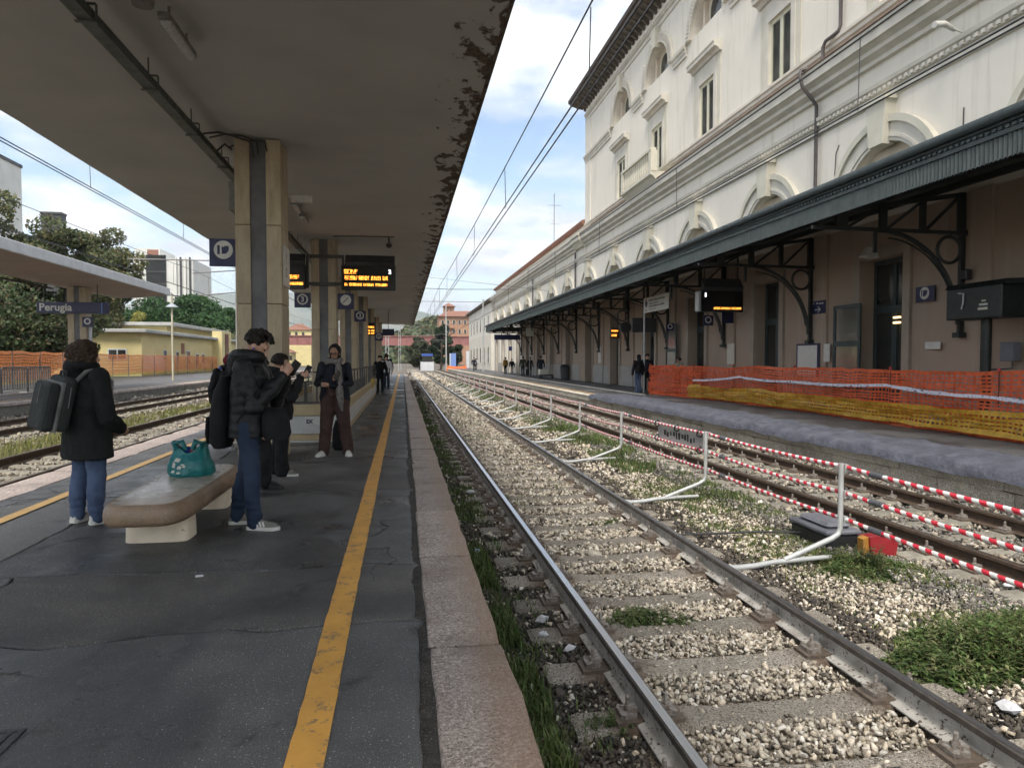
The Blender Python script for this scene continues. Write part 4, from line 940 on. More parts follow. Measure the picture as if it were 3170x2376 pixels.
run('mid_band', [(UX+.02,15.70),(UX-.08,15.72),(UX-.08,15.86),(UX-.12,15.90),(UX-.12,16.02),(UX-.2,16.08),(UX-.22,16.22),(UX+.02,16.24)], BAYS[5]+2.2, 49.6, M['trim'])
# arches over the canopy
for k, y in enumerate(BAYS):
    part('arch_ring', MB().prism(arc(y, 5.73, 2.27, 0, 180, 28)+arc(y, 5.73, 1.62, 180, 0, 28), 'x', FX-.12, FX), M['trim'], st)
    part('arch_moulding', MB().prism(arc(y, 5.73, 2.29, 0, 180, 28)+arc(y, 5.73, 2.10, 180, 0, 28), 'x', FX-.20, FX-.12), M['trim_y'], st)
    part('arch_moulding', MB().prism(arc(y, 5.73, 1.80, 0, 180, 28)+arc(y, 5.73, 1.72, 180, 0, 28), 'x', FX-.15, FX-.12), M['trim'], st)
    ks = part('keystone', MB().prism([(y-.27,7.25),(y+.27,7.25),(y+.40,8.40),(y-.40,8.40)], 'x', FX-.32, FX+.05), M['trim_y'], st)
    part('keystone_cap', MB().box(FX-.40, FX+.02, y-.47, y+.47, 8.38, 8.50), M['trim_y'], ks)
# balcony
bz, by = 11.0, BAYS[4]
bal = part('balcony', MB().prism([(FX-.75,10.52),(FX-.9,10.60),(FX-.9,10.75),(UX,10.75),(UX,10.0),(FX-.35,10.05)], 'y', by-2.35, by+2.35), M['trim_y'], st)
for yy in (by-2.2, by+2.2): part('corner_post', MB().box(FX-.88, FX-.55, yy-.17, yy+.17, 10.75, 11.75), M['trim_y'], bal)
part('top_rail', MB().box(FX-.9, FX-.6, by-2.36, by+2.36, 11.75, 11.88), M['trim_y'], bal)
for i in range(13):
    yy = by-1.85+i*3.7/12; part('baluster', MB().lathe([(.07,0),(.05,.12),(.10,.38),(.05,.7),(.08,.9),(.08,1.0)], (FX-.75, yy, 10.75), 8), M['trim_y'], bal, smooth=50)
# low wing roof, corner break, end block
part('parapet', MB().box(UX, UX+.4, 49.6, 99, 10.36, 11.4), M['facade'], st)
run('wing_eave', [(UX+.3,11.38),(UX-.25,11.45),(UX-.32,11.6),(UX-.3,11.7),(UX+4,13.0),(UX+4,11.4)], 49.65, 99.5, M['rooftile'])
run('corner_entablature', [(FX-.02,9.5),(FX-.30,9.58),(FX-.52,9.95),(FX-.62,10.0),(FX-.62,10.27),(FX-.70,10.32),(FX-.70,10.46),(FX+.3,10.46)], 47.9, 50.3, M['trim_y'])
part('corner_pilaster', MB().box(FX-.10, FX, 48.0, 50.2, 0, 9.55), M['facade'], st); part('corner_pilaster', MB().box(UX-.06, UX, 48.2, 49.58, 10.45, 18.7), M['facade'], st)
part('end_block_wall', MB().box(12.68, 22, 100, 134, 0, 10.0), M['facade_far'], st)
run('end_block_eave', [(12.68,9.9),(12.2,10.0),(12.1,10.15),(12.1,10.3),(17,12.4),(22,10.3),(22,9.9)], 99.2, 134.8, M['eave'])
for i in range(6):
    yy = 103+i*5.2
    for z0, z1 in ((1.0, 3.6), (6.0, 8.2)):
        w = part('window', MB().box(12.62, 12.70, yy-.65, yy+.65, z0, z1), M['trim'], st); part('pane', MB().box(12.60, 12.618, yy-.5, yy+.5, z0+.12, z1-.12), M['glass'], w)
# ground floor under the canopy: dado, pilasters, doors
for k in range(len(BAYS)-1):
    ya, yb = BAYS[k]+1.15, BAYS[k+1]-1.15; c = (ya+yb)/2
    part('dado_slab', MB().box(FX-.06, FX, ya, c-.62, .0, 1.18), M['dado'], st, bevel=.01); part('dado_slab', MB().box(FX-.06, FX, c+.62, yb, .0, 1.18), M['dado'], st, bevel=.01)
    part('dado_slab', MB().box(FX-.13, FX, c-.60, c+.60, .0, 1.18), M['dado'], st, bevel=.01)
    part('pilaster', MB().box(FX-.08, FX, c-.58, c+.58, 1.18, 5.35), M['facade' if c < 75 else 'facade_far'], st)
M['surround'] = pmat('door_surround', (.36,.30,.24), (.30,.25,.20), 2, .85)
M['inside'] = pmat('hall_inside', (.22,.19,.15), (.16,.14,.11), 1, .8)
for k, y in enumerate(BAYS):
    part('door_surround', MB().prism([(y-1.12,0),(y-.86,0),(y-.86,4.29),(y+.86,4.29),(y+.86,0),(y+1.12,0),(y+1.12,4.56),(y-1.12,4.56)], 'x', FX-.09, FX), M['surround'], st)
    x = FX+.36; dark = 'door'
    d = part('door', MB().prism([(y-.85,.0),(y+.85,.0),(y+.85,4.28),(y-.85,4.28)], 'x', x, x+.08, [[(y-.74,3.0),(y-.06,3.0),(y-.06,4.15),(y-.74,4.15)], [(y+.06,3.0),(y+.74,3.0),(y+.74,4.15),(y+.06,4.15)], [(y-.72,1.1),(y-.1,1.1),(y-.1,2.8),(y-.72,2.8)], [(y+.1,1.1),(y+.72,1.1),(y+.72,2.8),(y+.1,2.8)]]), M[dark], st)
    for (a, b, z0, z1) in ((-.74,-.06,3.0,4.15), (.06,.74,3.0,4.15), (-.72,-.1,1.1,2.8), (.1,.72,1.1,2.8)): part('pane', MB().box(x+.035, x+.042, y+a, y+b, z0, z1), M['glass'], d)
    if k < 3: part('door_handle', MB().tube([(x, y+.03, 1.0), (x-.05, y+.03, 1.02), (x-.05, y+.03, 1.25), (x, y+.03, 1.27)], .012, 6), M['clip'], d)
# two open glazed door leaves
for (y0, y1, x, z1) in ((17.75, 18.98, 12.66, 3.1), (31.0, 32.3, 12.66, 3.2), (12.0, 12.9, 12.7, 3.1)):
    if y0 < 12.5: continue
    d = part('open_door_leaf', MB().prism([(y0,.02),(y1,.02),(y1,z1),(y0,z1)], 'x', x, x+.05, [[(y0+.1,.5),(y1-.1,.5),(y1-.1,1.9),(y0+.1,1.9)], [(y0+.1,2.05),(y1-.1,2.05),(y1-.1,z1-.1),(y0+.1,z1-.1)]]), M['door'], st)
    m_, t_, b_ = newmat('clear_glass'); b_.inputs['Base Color'].default_value = (.55,.6,.6,1); b_.inputs['Roughness'].default_value = .05; b_.inputs['Transmission Weight'].default_value = .85; b_.inputs['Alpha'].default_value = .45
    part('pane', MB().box(x+.02, x+.026, y0+.1, y1-.1, .5, 1.9), m_, d); part('pane', MB().box(x+.02, x+.026, y0+.1, y1-.1, 2.05, z1-.1), m_, d)
# wall lamps seen lit in the doorway
wl = empty('wall_lamp', (FX+.33, 17.0, 2.55), 'small lit warm wall lamp seen in the nearest open doorway', 'lamp')
part('lamp_body', MB().box(FX+.25, FX+.33, 16.86, 17.06, 2.55, 2.62), M['black'], wl)
M['warm'] = emis('warm_lamp', (1.0,.68,.28), 2.0)
part('upper_glow', MB().box(FX+.26, FX+.33, 16.85, 17.07, 2.63, 2.68), M['warm'], wl); part('lower_glow', MB().box(FX+.26, FX+.33, 16.85, 17.07, 2.49, 2.54), M['warm'], wl)
# downpipes
def pipe(y, zt, label_y):
    m = MB(); m.tube([(UX-.12, y-.6, 19.5), (UX-.12, y-.6, 11.6), (UX-.16, y-.55, 11.45), (UX-.28, y-.1, 11.35), (UX-.30, y, 11.2), (UX-.30, y, 10.6), (FX-.68, y, 10.45), (FX-.72, y, 10.3), (FX-.62, y, 9.95), (FX-.30, y, 9.6), (FX-.14, y, 9.4), (FX-.14, y, 5.6)], .055, 8)
    part('downpipe', m, M['pipe'], st, smooth=50)
pipe(20.15, 19, 0)
for y in (50.8, 68.0): part('downpipe', MB().tube([(FX-.12, y, 9.5), (FX-.12, y, 5.6)], .06, 8), M['pipe'], st, smooth=50)
m = MB(); m.tube([(FX-.2, 14.6, 9.16), (FX-.55, 14.5, 9.22), (FX-.85, 14.45, 9.16)], [.05,.07,.075], 10); m.bar((FX, 14.45, 9.0), (FX-.3, 14.5, 9.14), .04, .04); tag(part('security_camera', m, M['signwhite'], smooth=50), 'pale tube security camera on the facade above the canopy', 'camera')
mm = MB(); mm.tube([(FX-.02, 19.4, 5.7), (FX-.02, 19.43, 6.5), (FX-.02, 19.35, 7.0), (FX-.02, 19.3, 7.7), (FX-.02, 19.15, 7.9)], .012, 6); part('facade_cable', mm, M['cable'], st)
mm = MB(); mm.tube([(FX-.02, 14.5, 5.6), (FX-.02, 14.48, 7.35)], .014, 6); part('facade_cable', mm, M['cable'], st)
# ------------------------------------------------------------------ station canopy
sc = empty('station_canopy', (9.0, 30, 4.5), 'dark green iron and sheet canopy along the station front with toothed valance', 'canopy')
CY0, CY1 = 4.0, 75.4
part('roof_sheet', MB().prism([(9.02,5.12),(FX-.01,5.62),(FX-.01,5.72),(9.02,5.24)], 'y', CY0, CY1), M['green'], sc)
for i in range(26): 
    x = 9.14+i*.145; z = 5.12+(x-9.02)*.129
    part('soffit_board', MB().prism([(x,z-.025),(x+.138,z-.025+.0178),(x+.138,z+.0178),(x,z)], 'y', CY0+.02, CY1-.02), M['soffit_green'], sc)
part('gutter', MB().prism([(8.90,5.10)]+arc(9.0, 5.19, .11, 230, 90, 8)+[(9.08,5.30),(9.08,5.10)], 'y', CY0, CY1+.1), M['green'], sc, smooth=40)
part('moulding', MB().prism([(9.08,5.10),(8.95,5.10),(8.95,5.06),(8.985,5.04),(8.985,4.97),(8.94,4.95),(8.94,4.89),(8.985,4.87),(9.08,4.87)], 'y', CY0, CY1), M['green'], sc)
m = MB()
for i in range(300): y = CY0+.05+i*.12; m.box(8.955, 8.984, y, y+.06, 4.985, 5.03)
tag(part('rib_row', m, M['green_pale'], sc), kind='stuff')
# corrugated valance with pointed lower edge
P_ = .085; nseg = int((CY1-CY0)/P_); vs = []
for i in range(nseg*4+1):
    y = CY0+i*P_/4; ph = i % 4; dx = (0, -.016, 0, .016)[ph]; tooth = (.0, .028, .055, .028)[ph]
    vs += [(8.97+dx, y, 4.88), (8.97+dx, y, 4.50+.055-tooth)]
mb = MB(); mb.add(vs, [(2*i, 2*i+1, 2*i+3, 2*i+2) for i in range(nseg*4)])
part('valance', mb, M['green_pale'], sc)
P_ = .16; nseg = int((FX-9.0)/P_); vs = []
for i in range(nseg*4+1):
    x = 8.97+i*P_/4; ph = i % 4; vs += [(x, CY1+(0,-.02,0,.02)[ph], 4.95+(x-9)*.05), (x, CY1+(0,-.02,0,.02)[ph], 4.55-(.0,.03,.06,.03)[ph]+.05)]
mb = MB(); mb.add(vs, [(2*i, 2*i+1, 2*i+3, 2*i+2) for i in range(nseg*4)]); part('end_valance', mb, M['green_dark'], sc)
for x, z in ((10.1, 5.16), (11.2, 5.30), (12.3, 5.44)): part('purlin', MB().box(x-.05, x+.05, CY0, CY1, z-.10, z+.03), M['green_dark'], sc)
def bracket_mesh():
    m = MB(); b = lambda x0, z0, x1, z1, w=.09, t=.07: m.bar((x0, 0, z0), (x1, 0, z1), t, w, (0,1,0)) if False else m.bar((x0,0,z0),(x1,0,z1), w, t, (0,1,0))
    b(9.05, 4.74, 12.75, 5.30, .10); b(8.98, 4.45, 12.75, 4.42, .08); b(12.74, 2.12, 12.74, 5.34, .11, .09)
    b(12.66, 4.45, 12.66, 5.26, .08); b(11.72, 4.45, 11.72, 5.13, .12, .09); b(10.72, 4.46, 10.72, 4.98, .16, .10); b(9.7, 4.46, 9.7, 4.82, .26, .10)
    b(9.85, 4.48, 10.65, 4.93, .055); b(10.85, 4.48, 11.66, 5.08, .055); b(11.82, 4.48, 12.62, 5.22, .055)
    m.tube([(10.62+2.05*math.cos(math.radians(a)), 0, 2.32+2.1*math.sin(math.radians(a))) for a in range(90, -3, -5)], .048, 6)
    m.tube([(10.74+1.86*math.cos(math.radians(a)), 0, 2.32+1.94*math.sin(math.radians(a))) for a in range(86, 4, -6)], .022, 5)
    m.tube([(12.41+.30*math.cos(math.radians(a)), 0, 4.03+.30*math.sin(math.radians(a))) for a in range(0, 360, 15)], .04, 6, closed=True)
    b(10.53, 4.44, 10.53, 3.92, .07, .05); m.box(12.62, 12.84, -.10, .10, 2.02, 2.14); m.box(12.64, 12.9, -.08, .08, 4.36, 4.48)
    return m.mesh('bracket', M['green_dark'])
bm = bracket_mesh()
for i in range(11): link('bracket', bm, sc, (-9.0, 14.29+i*6.0-30, -4.5))
# ------------------------------------------------------------------ trees
M['bark'] = pmat('bark', (.10,.08,.06), (.06,.05,.04), 6, .9, bump=.02, bscale=20)
def tree(name, label, x, y, z0, h, r, cols, n, leaf, seed, trunk=.25, low=.25, group=None, flat=1.0, clumps=26, shape='round'):
    n = int(n*1.5); clumps = int(clumps*1.5)
    """tapered trunk with limbs; crown of many leaf quads gathered into clumps spread through its volume"""
    rg = np.random.default_rng(seed); root = empty(name, (x, y, z0), label, 'tree', group)
    tm = MB(); zt = z0+h*(low+.12); tm.tube([(x, y, z0-.3), (x+.1*r*rg.normal()*.3, y, z0+(zt-z0)*.5), (x, y, zt), (x+.05*r, y, z0+h*.75)], [trunk, trunk*.8, trunk*.62, trunk*.2], 8)
    for i in range(7):
        a = rg.uniform(0, 2*PI); b = z0+h*rg.uniform(low, .6); tm.tube([(x, y, b), (x+r*.4*math.cos(a), y+r*.4*math.sin(a), b+h*.12), (x+r*.75*math.cos(a), y+r*.75*math.sin(a), b+h*.22)], [trunk*.4, trunk*.25, trunk*.1], 6)
    part('trunk', tm, M['bark'], root, smooth=50)
    cc = []
    while len(cc) < clumps:
        u, v, w = rg.uniform(-1, 1, 3)
        if shape == 'cone':
            if math.hypot(u, v) > (1-(w+1)/2)*1.0+.08: continue
        elif u*u+v*v+w*w > 1: continue
        elif shape == 'pine' and w < -.25: continue
        cc.append((u, v, w))
    cc = np.array(cc); hc = h*(1-low)/2; zc = z0+h*low+hc
    C = np.stack([x+cc[:,0]*r*.8, y+cc[:,1]*r*.8, zc+cc[:,2]*hc*.82*flat], 1); cr = r*rg.uniform(.16, .36, clumps)*(1.0 if shape != 'cone' else .7)
    k = rg.integers(0, clumps, n); d = rg.normal(size=(n,3)); d /= np.linalg.norm(d, axis=1)[:,None]
    Pp = C[k]+d*(cr[k]*rg.uniform(.35, 1.0, n)**.6)[:,None]*np.array([1,1,.75])
    R = rotmats(n); q = np.array([(-.5,-.32,0),(.5,-.32,.06),(.5,.32,0),(-.5,.32,-.06)]); s = leaf*.62*rg.uniform(.6, 1.4, n)
    V = (np.einsum('nij,kj->nki', R, q)*s[:,None,None]+Pp[:,None,:]).reshape(-1,3)
    base = np.array(cols)[rg.integers(0, len(cols), n)]*(np.repeat(rg.uniform(.7, 1.3, clumps)[k][:,None], 3, 1))
    me = np_mesh('crown', V-np.array((x,y,z0)), np.arange(n*4).reshape(-1,4), np.repeat(base, 4, axis=0), M['leaf'])
    link('crown', me, root); return root
DG = [(.06,.09,.04),(.08,.11,.05),(.10,.12,.055),(.045,.07,.03),(.13,.11,.06)]
OG = [(.14,.165,.07),(.18,.19,.085),(.11,.135,.06),(.20,.165,.085)]
PG = [(.05,.11,.035),(.065,.13,.045),(.04,.09,.03)]
YG = [(.36,.34,.08),(.42,.37,.10),(.28,.30,.08)]
GL = 'trees behind the far left platform'
tree('broadleaf_tree', 'tallest dark tree at the left edge behind the far platform canopy', -30.0, 58, -.5, 15.6, 5.0, OG+DG, 15000, .34, 1, .35, .12, GL, clumps=34)
tree('broadleaf_tree', 'dark broad tree behind the PERUGIA name board, reddish brown leaves at its top', -27.3, 62, -.5, 13.6, 4.3, DG+OG[:2], 14000, .32, 2, .35, .1, GL, clumps=32)
tree('broadleaf_tree', 'olive green tree right of the dark trees above the left canopy', -33.2, 84, -.5, 17.6, 4.8, OG, 14000, .40, 3, .3, .15, GL, clumps=28)
tree('broadleaf_tree', 'smaller olive tree at the right end of the left canopy roof', -42.5, 106, -.5, 15.5, 4.2, OG+PG, 9000, .42, 4, .28, .15, GL, clumps=24)
tree('broadleaf_tree', 'low dark evergreen filling the space under the left canopy', -26.2, 53, -.5, 7.2, 4.2, DG, 12000, .30, 5, .25, .02, GL, clumps=34)
tree('broadleaf_tree', 'low dark evergreen at the left picture edge below the canopy', -29.5, 47, -.5, 7.5, 4.5, DG, 10000, .30, 6, .25, .02, GL, clumps=30)
tree('yellow_tree', 'bright yellow autumn tree behind the yellow building', -40.0, 116, -.5, 10.8, 4.2, YG, 5500, .30, 7, .2, .1, clumps=22, shape='cone')
for i, (x, y, h, r, l) in enumerate(((-46, 140, 14.6, 7.5, 'umbrella pine at the left above the yellow building'), (-39.5, 144, 15.6, 7.5, 'umbrella pine in the middle above the yellow building'), (-33.5, 138, 13.0, 6.0, 'umbrella pine just left of the first column'))):
    tree('pine_tree', l, x, y, -.5, h, r, PG, 9000, .55, 20+i, .4, .3, 'umbrella pines beyond the yellow building', .8, 30, 'pine')
tree('shrub', 'pale green shrub between the pines and the yellow building roof', -28.5, 112, -.5, 8.0, 4.0, [(.16,.20,.08),(.2,.22,.1)], 4000, .4, 30, .2, .05, clumps=20)
tree('cypress_tree', 'dark conical evergreen beside the track at the far end', 8.2, 150, -.5, 13, 4.2, [(.035,.06,.035),(.05,.075,.04)], 7000, .5, 31, .3, .02, clumps=30, shape='cone')
tree('shrub', 'grey green bushes left of the dark conical evergreen', 3.6, 152, -.5, 7.2, 3.4, [(.09,.10,.06),(.07,.09,.05)], 5000, .45, 32, .2, .02, clumps=24)
tree('shrub', 'dark bush right of the far conical evergreen', 11.2, 149, -.5, 6.0, 2.4, [(.04,.06,.03)], 3500, .4, 33, .2, .02, clumps=18)
# wooded hill and far ridges
def mound(name, cx, cy, rx, ry, h, mat, seed, n=40, z0=-2):
    vs = []; fs = []
    for i in range(n+1):
        for j in range(n+1):
            u, v = i/n*2-1, j/n*2-1; d = math.hypot(u, v); b = max(0, math.cos(min(1, d)*PI/2))**1.3
            vs.append((cx+u*rx, cy+v*ry, z0+h*b*(1+.25*noise.noise((u*2.2+seed, v*2.2, seed)))))
    for i in range(n):
        for j in range(n): a = i*(n+1)+j; fs.append((a, a+1, a+n+2, a+n+1))
    m = MB(); m.add(vs, fs); return tag(part(name, m, mat, smooth=60), kind='structure')
M['hill'] = pmat('hill_woods', (.06,.085,.045), (.11,.12,.065), .09, .95, bump=1.2, bscale=.25)
M['ridge'] = pmat('far_hills', (.10,.13,.07), (.19,.185,.115), .006, 1, lo=.4, hi=.6)
mound('wooded_hill', 26, 430, 60, 50, 30, M['hill'], 3)
hv = 3500; hx = RNG.uniform(-30, 80, hv); hy = RNG.uniform(385, 425, hv)
dd = np.hypot((hx-26)/60, (hy-430)/50); hz = -2+30*np.clip(np.cos(np.clip(dd,0,1)*PI/2), 0, 1)**1.3*.95
V = (np.einsum('nij,kj->nki', rotmats(hv), np.array([(-.5,-.4,0),(.5,-.4,.1),(.5,.4,0),(-.5,.4,-.1)]))*RNG.uniform(1.5, 3.5, hv)[:,None,None]+np.stack([hx,hy,hz+RNG.uniform(0,2.5,hv)],1)[:,None,:]).reshape(-1,3)
tag(link('woodland', np_mesh('woodland', V, np.arange(hv*4).reshape(-1,4), np.repeat(np.array(OG+DG)[RNG.integers(0,9,hv)], 4, axis=0), M['leaf'])), 'olive green woodland on the hill beyond the bridge', 'woodland', kind='stuff')
mound('far_hills', -900, 5200, 2600, 1200, 480, M['ridge'], 9, 60, -10); mound('far_hills', 900, 6500, 2400, 1200, 420, M['ridge'], 12, 50, -10)
mound('far_hills', -600, 3000, 900, 420, 130, M['ridge'], 15, 50, -10)
# ------------------------------------------------------------------ far left platform: canopy, name board, lamp, railings
M['fascia'] = pmat('white_fascia', (.62,.64,.66), (.52,.54,.56), 2, .6)
M['soffit_brown'] = pmat('left_soffit', (.50,.42,.36), (.43,.36,.31), 1, .85)
lc = empty('left_canopy', (-15.8, 37.1, 0), 'pale butterfly canopy over the far left platform with white fascia', 'canopy')
part('roof_slab', MB().prism([(-13.55,5.30),(-15.4,5.13),(-16.2,5.13),(-18.3,5.45),(-18.3,5.6),(-15.8,5.45),(-13.55,5.62)], 'y', 4, 43.4), M['soffit_brown'], lc)
part('fascia', MB().box(-13.56, -13.44, 4, 43.45, 5.28, 5.70), M['fascia'], lc, bevel=.02)
part('end_fascia', MB().prism([(-13.56,5.26),(-15.4,5.10),(-16.2,5.10),(-18.3,5.42),(-18.3,5.66),(-15.8,5.5),(-13.56,5.68)], 'y', 43.4, 43.46), M['fascia'], lc)
c = part('column', MB().box(-15.93, -15.68, 37.13, 37.72, 0, 5.14), M['grey_strip'], lc)
for x0, x1 in ((-16.22,-15.93), (-15.68,-15.39)):
    for q in range(4): part('stone_panel', MB().box(x0, x1, 37.1, 37.75, q*1.27+.004, q*1.27+1.266), M['travertine'], c, bevel=.006)
part('downpipe', MB().tube([(-15.28, 37.3, 0), (-15.28, 37.3, 3.2)], .09, 8), M['fascia'], lc, smooth=50)
part('cable_tray', MB().box(-16.9, -16.78, 4, 37, 4.95, 5.02), M['steel_dark'], lc)
pl = plate('station_name_board', 'long blue station name board reading Perugia on the far left platform', 'sign', -17.5, -14.25, 36.9, 3.78, 4.33, None, .06, post=MB().box(-17.2, -17.16, 36.92, 36.95, 4.33, 5.2).box(-14.8, -14.76, 36.92, 36.95, 4.33, 5.2))
m = MB(); text_mb(m, 'Perugia', .50, lambda u, v: (-17.40+u, 36.894, 3.91+v), .012); part('lettering', m, M['signwhite'], pl)
part('stripe', MB().box(-14.60, -14.55, 36.892, 36.898, 3.78, 4.33), pmat('stripe_blue', (.12,.2,.5), (.1,.18,.45), 4, .5), pl)
def crosswalk(m, x0, x1, y, z0, z1): disc(m, (x0+x1)/2, (z0+z1)/2+.06*(z1-z0), .33*(x1-x0), y, 20, .2*(x1-x0))
plate('pictogram_sign', 'small blue sign with white ring under the Perugia name board', 'sign', -15.50, -15.03, 36.95, 3.13, 3.62, [('pictogram', crosswalk, 'signwhite')])
lm = empty('platform_lamp', (-16.6, 54, 0), 'thin pale lamp post with dish shade on the far left platform', 'lamp post')
M['cream_metal'] = pmat('cream_pole', (.52,.49,.36), (.44,.41,.30), 3, .6)
part('pole', MB().tube([(-16.6,54,0),(-16.6,54,6.2)], .07, 10), M['cream_metal'], lm, smooth=50)
part('shade', MB().lathe([(.42,0),(.40,.05),(.22,.18),(.1,.26)], (-16.6,54,5.35), 18), pmat('shade_grey', (.36,.40,.44), (.3,.34,.38), 4, .4), lm, smooth=50)
part('top_arm', MB().bar((-16.95,54,6.25), (-16.1,54,6.15), .06, .1).bar((-16.7,54,6.4), (-16.3,54,6.1), .05, .06), M['steel_dark'], lm)
M['railgrey'] = pmat('barrier_grey', (.20,.195,.19), (.15,.145,.14), 5, .6)
def barrier(x, y0, y1, label):
    r = empty('metal_barrier', (x, (y0+y1)/2, 0), label, 'barrier', 'grey metal barriers on the far left platform')
    part('frame', MB().tube([(x,y0,.0),(x,y0,1.12),(x,y0+.08,1.18),(x,y1-.08,1.18),(x,y1,1.12),(x,y1,0)], .035, 8), M['railgrey'], r, smooth=50)
    part('lower_rail', MB().bar((x,y0,.2), (x,y1,.2), .04, .03), M['railgrey'], r)
    n = 9
    for i in range(n): y = y0+(y1-y0)*(i+1)/(n+1); part('bar', MB().box(x-.02, x+.02, y-.035, y+.035, .2, 1.17), M['railgrey'], r)
    part('foot', MB().bar((x-.3,y0+.05,.02), (x+.3,y0+.05,.02), .06, .03), M['fascia'], r); part('foot', MB().bar((x-.3,y1-.05,.02), (x+.3,y1-.05,.02), .06, .03), M['fascia'], r)
for i, l in enumerate(('grey metal barrier at the left picture edge', 'second grey metal barrier from the left edge', 'third grey metal barrier left of the backpack', 'grey metal barrier directly behind the grey backpack', 'last grey metal barrier behind the woman in the parka')):
    barrier(-17.13, 26.6+i*2.15, 28.65+i*2.15, l)
# orange plastic safety net on posts
def net(name, label, line, h, z0, pitch, strand, colors, posts, postmat, group=None, sag=.04, step=.14, slump=0., cap=None, seed=1):
    """open net of real horizontal and vertical strands following a line of points, hung from posts"""
    m_ = colattr(name+'_plastic', .5, 0, 8, .35, .4)
    r = empty(name, (line[0][0], line[0][1], z0), label, 'fence', group)
    pts = [Vector(p) for p in line]; seg = [(pts[i+1]-pts[i]).length for i in range(len(pts)-1)]; L_ = sum(seg)
    def at(s):
        s = max(0, min(L_-1e-6, s))
        for i, l in enumerate(seg):
            if s <= l: return pts[i]+(pts[i+1]-pts[i])*(s/l)
            s -= l
        return pts[-1]
    def P(s, t):
        p = at(s); a = noise.noise((s*.55+seed, t*1.3, seed)); b = noise.noise((s*2.1, t*2.2, seed+4)); c_ = noise.noise((s*5.5, t*5, seed+8))
        d = (at(s+.05)-at(s-.05)); nn = Vector((-d.y, d.x, 0)).normalized() if d.length > 1e-6 else Vector((1,0,0))
        z = z0+h*t+sag*(a*1.2+b*.5)*(.35+.65*t)+sag*.35*noise.noise((s*1.1, t*11, seed+2))-slump*max(0, noise.noise((s*.35+seed, 2, 1)))*t
        return p+nn*(.10*a+.06*b+.03*c_)+Vector((0,0,z))
    Vv, Ff, Cc = [], [], []
    nh = int(h/pitch); ns = int(L_/step); rowz = [random.uniform(-.5, .5)*pitch*.5/h for _ in range(nh+1)]
    def quadstrip(A, B, col):
        b0 = len(Vv); 
        for p, q in zip(A, B): Vv.extend([tuple(p), tuple(q)]); Cc.extend([col, col])
        for i in range(len(A)-1): Ff.append((b0+2*i, b0+2*i+1, b0+2*i+3, b0+2*i+2))
    for j in range(nh+1):
        t = j/nh+(rowz[j] if 0 < j < nh else 0); w = strand*(1.6 if j in (0, nh) else random.uniform(.6, 1.25))/h/2
        quadstrip([P(L_*i/ns, t-w) for i in range(ns+1)], [P(L_*i/ns, t+w) for i in range(ns+1)], colors(j/nh, 0))
    nv = int(L_/(pitch*1.7))
    for i in range(nv+1):
        s = L_*i/nv; wv = strand*.45
        quadstrip([P(s-wv, j/10) for j in range(11)], [P(s+wv, j/10) for j in range(11)], colors(.5, i))
    me = np_mesh('net', np.array(Vv)-np.array((line[0][0], line[0][1], z0)), np.array(Ff), np.array(Cc), m_)
    tag(link('net', me, r), kind='stuff')
    for s in posts:
        p = at(s); part('post', MB().tube([(p.x, p.y, 0), (p.x, p.y, z0+h+.06)], postmat[1], 8), postmat[0], r, smooth=50)
        if cap: part('post_cap', MB().lathe([(.02,0),(.03,.02),(.03,.05),(.012,.07)], (p.x, p.y, z0+h+.05), 8), cap, r, smooth=50)
    return r
ORG = lambda t, i: (.72,.20,.055) if (i % 3) else (.66,.165,.045)
OR2 = lambda t, i: (.88,.34,.12) if t > .12 else (.75,.52,.13)
net('safety_net', 'long faded orange net fence behind the far left platform', [(-16.5,22,0),(-19.0,37.2,0),(-22.0,56.9,0),(-23.2,72,0),(-24.2,100,0)], 1.55, .35, .10, .062, OR2, [i*4.0 for i in range(1, 20)], (M['railgrey'], .04), sag=.06, step=.4, seed=5)
part('ground_strip', MB().box(-30, -23.95, 12, 130, -.6, -.02), M['field'], lp)
# yellow building
M['yellowwall'] = pmat('yellow_wall', (.68,.58,.29), (.60,.51,.25), .8, .85)
M['greyroof'] = pmat('grey_flat_roof', (.42,.42,.40), (.33,.33,.31), .8, .8)
yb = empty('yellow_building', (-29, 72, 0), 'low yellow building with flat grey roofs behind the orange net', 'building')
part('wall', MB().box(-36, -24.6, 71, 112, -.5, 4.10), M['yellowwall'], yb); part('roof', MB().box(-36.8, -23.9, 70.2, 112.8, 4.11, 4.45), M['greyroof'], yb, bevel=.05)
part('upper_wall', MB().box(-34, -26.4, 84, 108, 4.45, 5.35), M['yellowwall'], yb); part('upper_roof', MB().box(-34.8, -25.4, 83, 109, 5.36, 5.75), M['greyroof'], yb, bevel=.05)
part('stair_tower', MB().box(-24.6, -23.4, 96, 101, -.5, 5.3), M['yellowwall'], yb)
part('white_patch', MB().box(-24.598, -24.57, 71.6, 77.5, .5, 2.0), M['fascia'], yb)
for (y, z0, z1, w) in ((77.5, 1.4, 2.6, .5), (81.5, 1.1, 2.5, .5), (85.5, 1.0, 2.6, .7), (89, 1.0, 2.3, .7), (91.5, 1.0, 2.3, .6), (101.5, 1.2, 2.2, .6), (104, 1.2, 2.2, .6)):
    w_ = part('window', MB().box(-24.6, -24.54, y-w, y+w, z0, z1), M['fascia'], yb); part('pane', MB().box(-24.54, -24.52, y-w+.12, y+w-.12, z0+.12, z1-.12), M['glass'], w_)
part('door', MB().box(-24.6, -24.53, 83, 84, 2.2, 3.4), M['rooftile'], yb); part('tower_window', MB().box(-23.4, -23.34, 97.5, 99.3, .5, 5.0), M['glass'], yb)
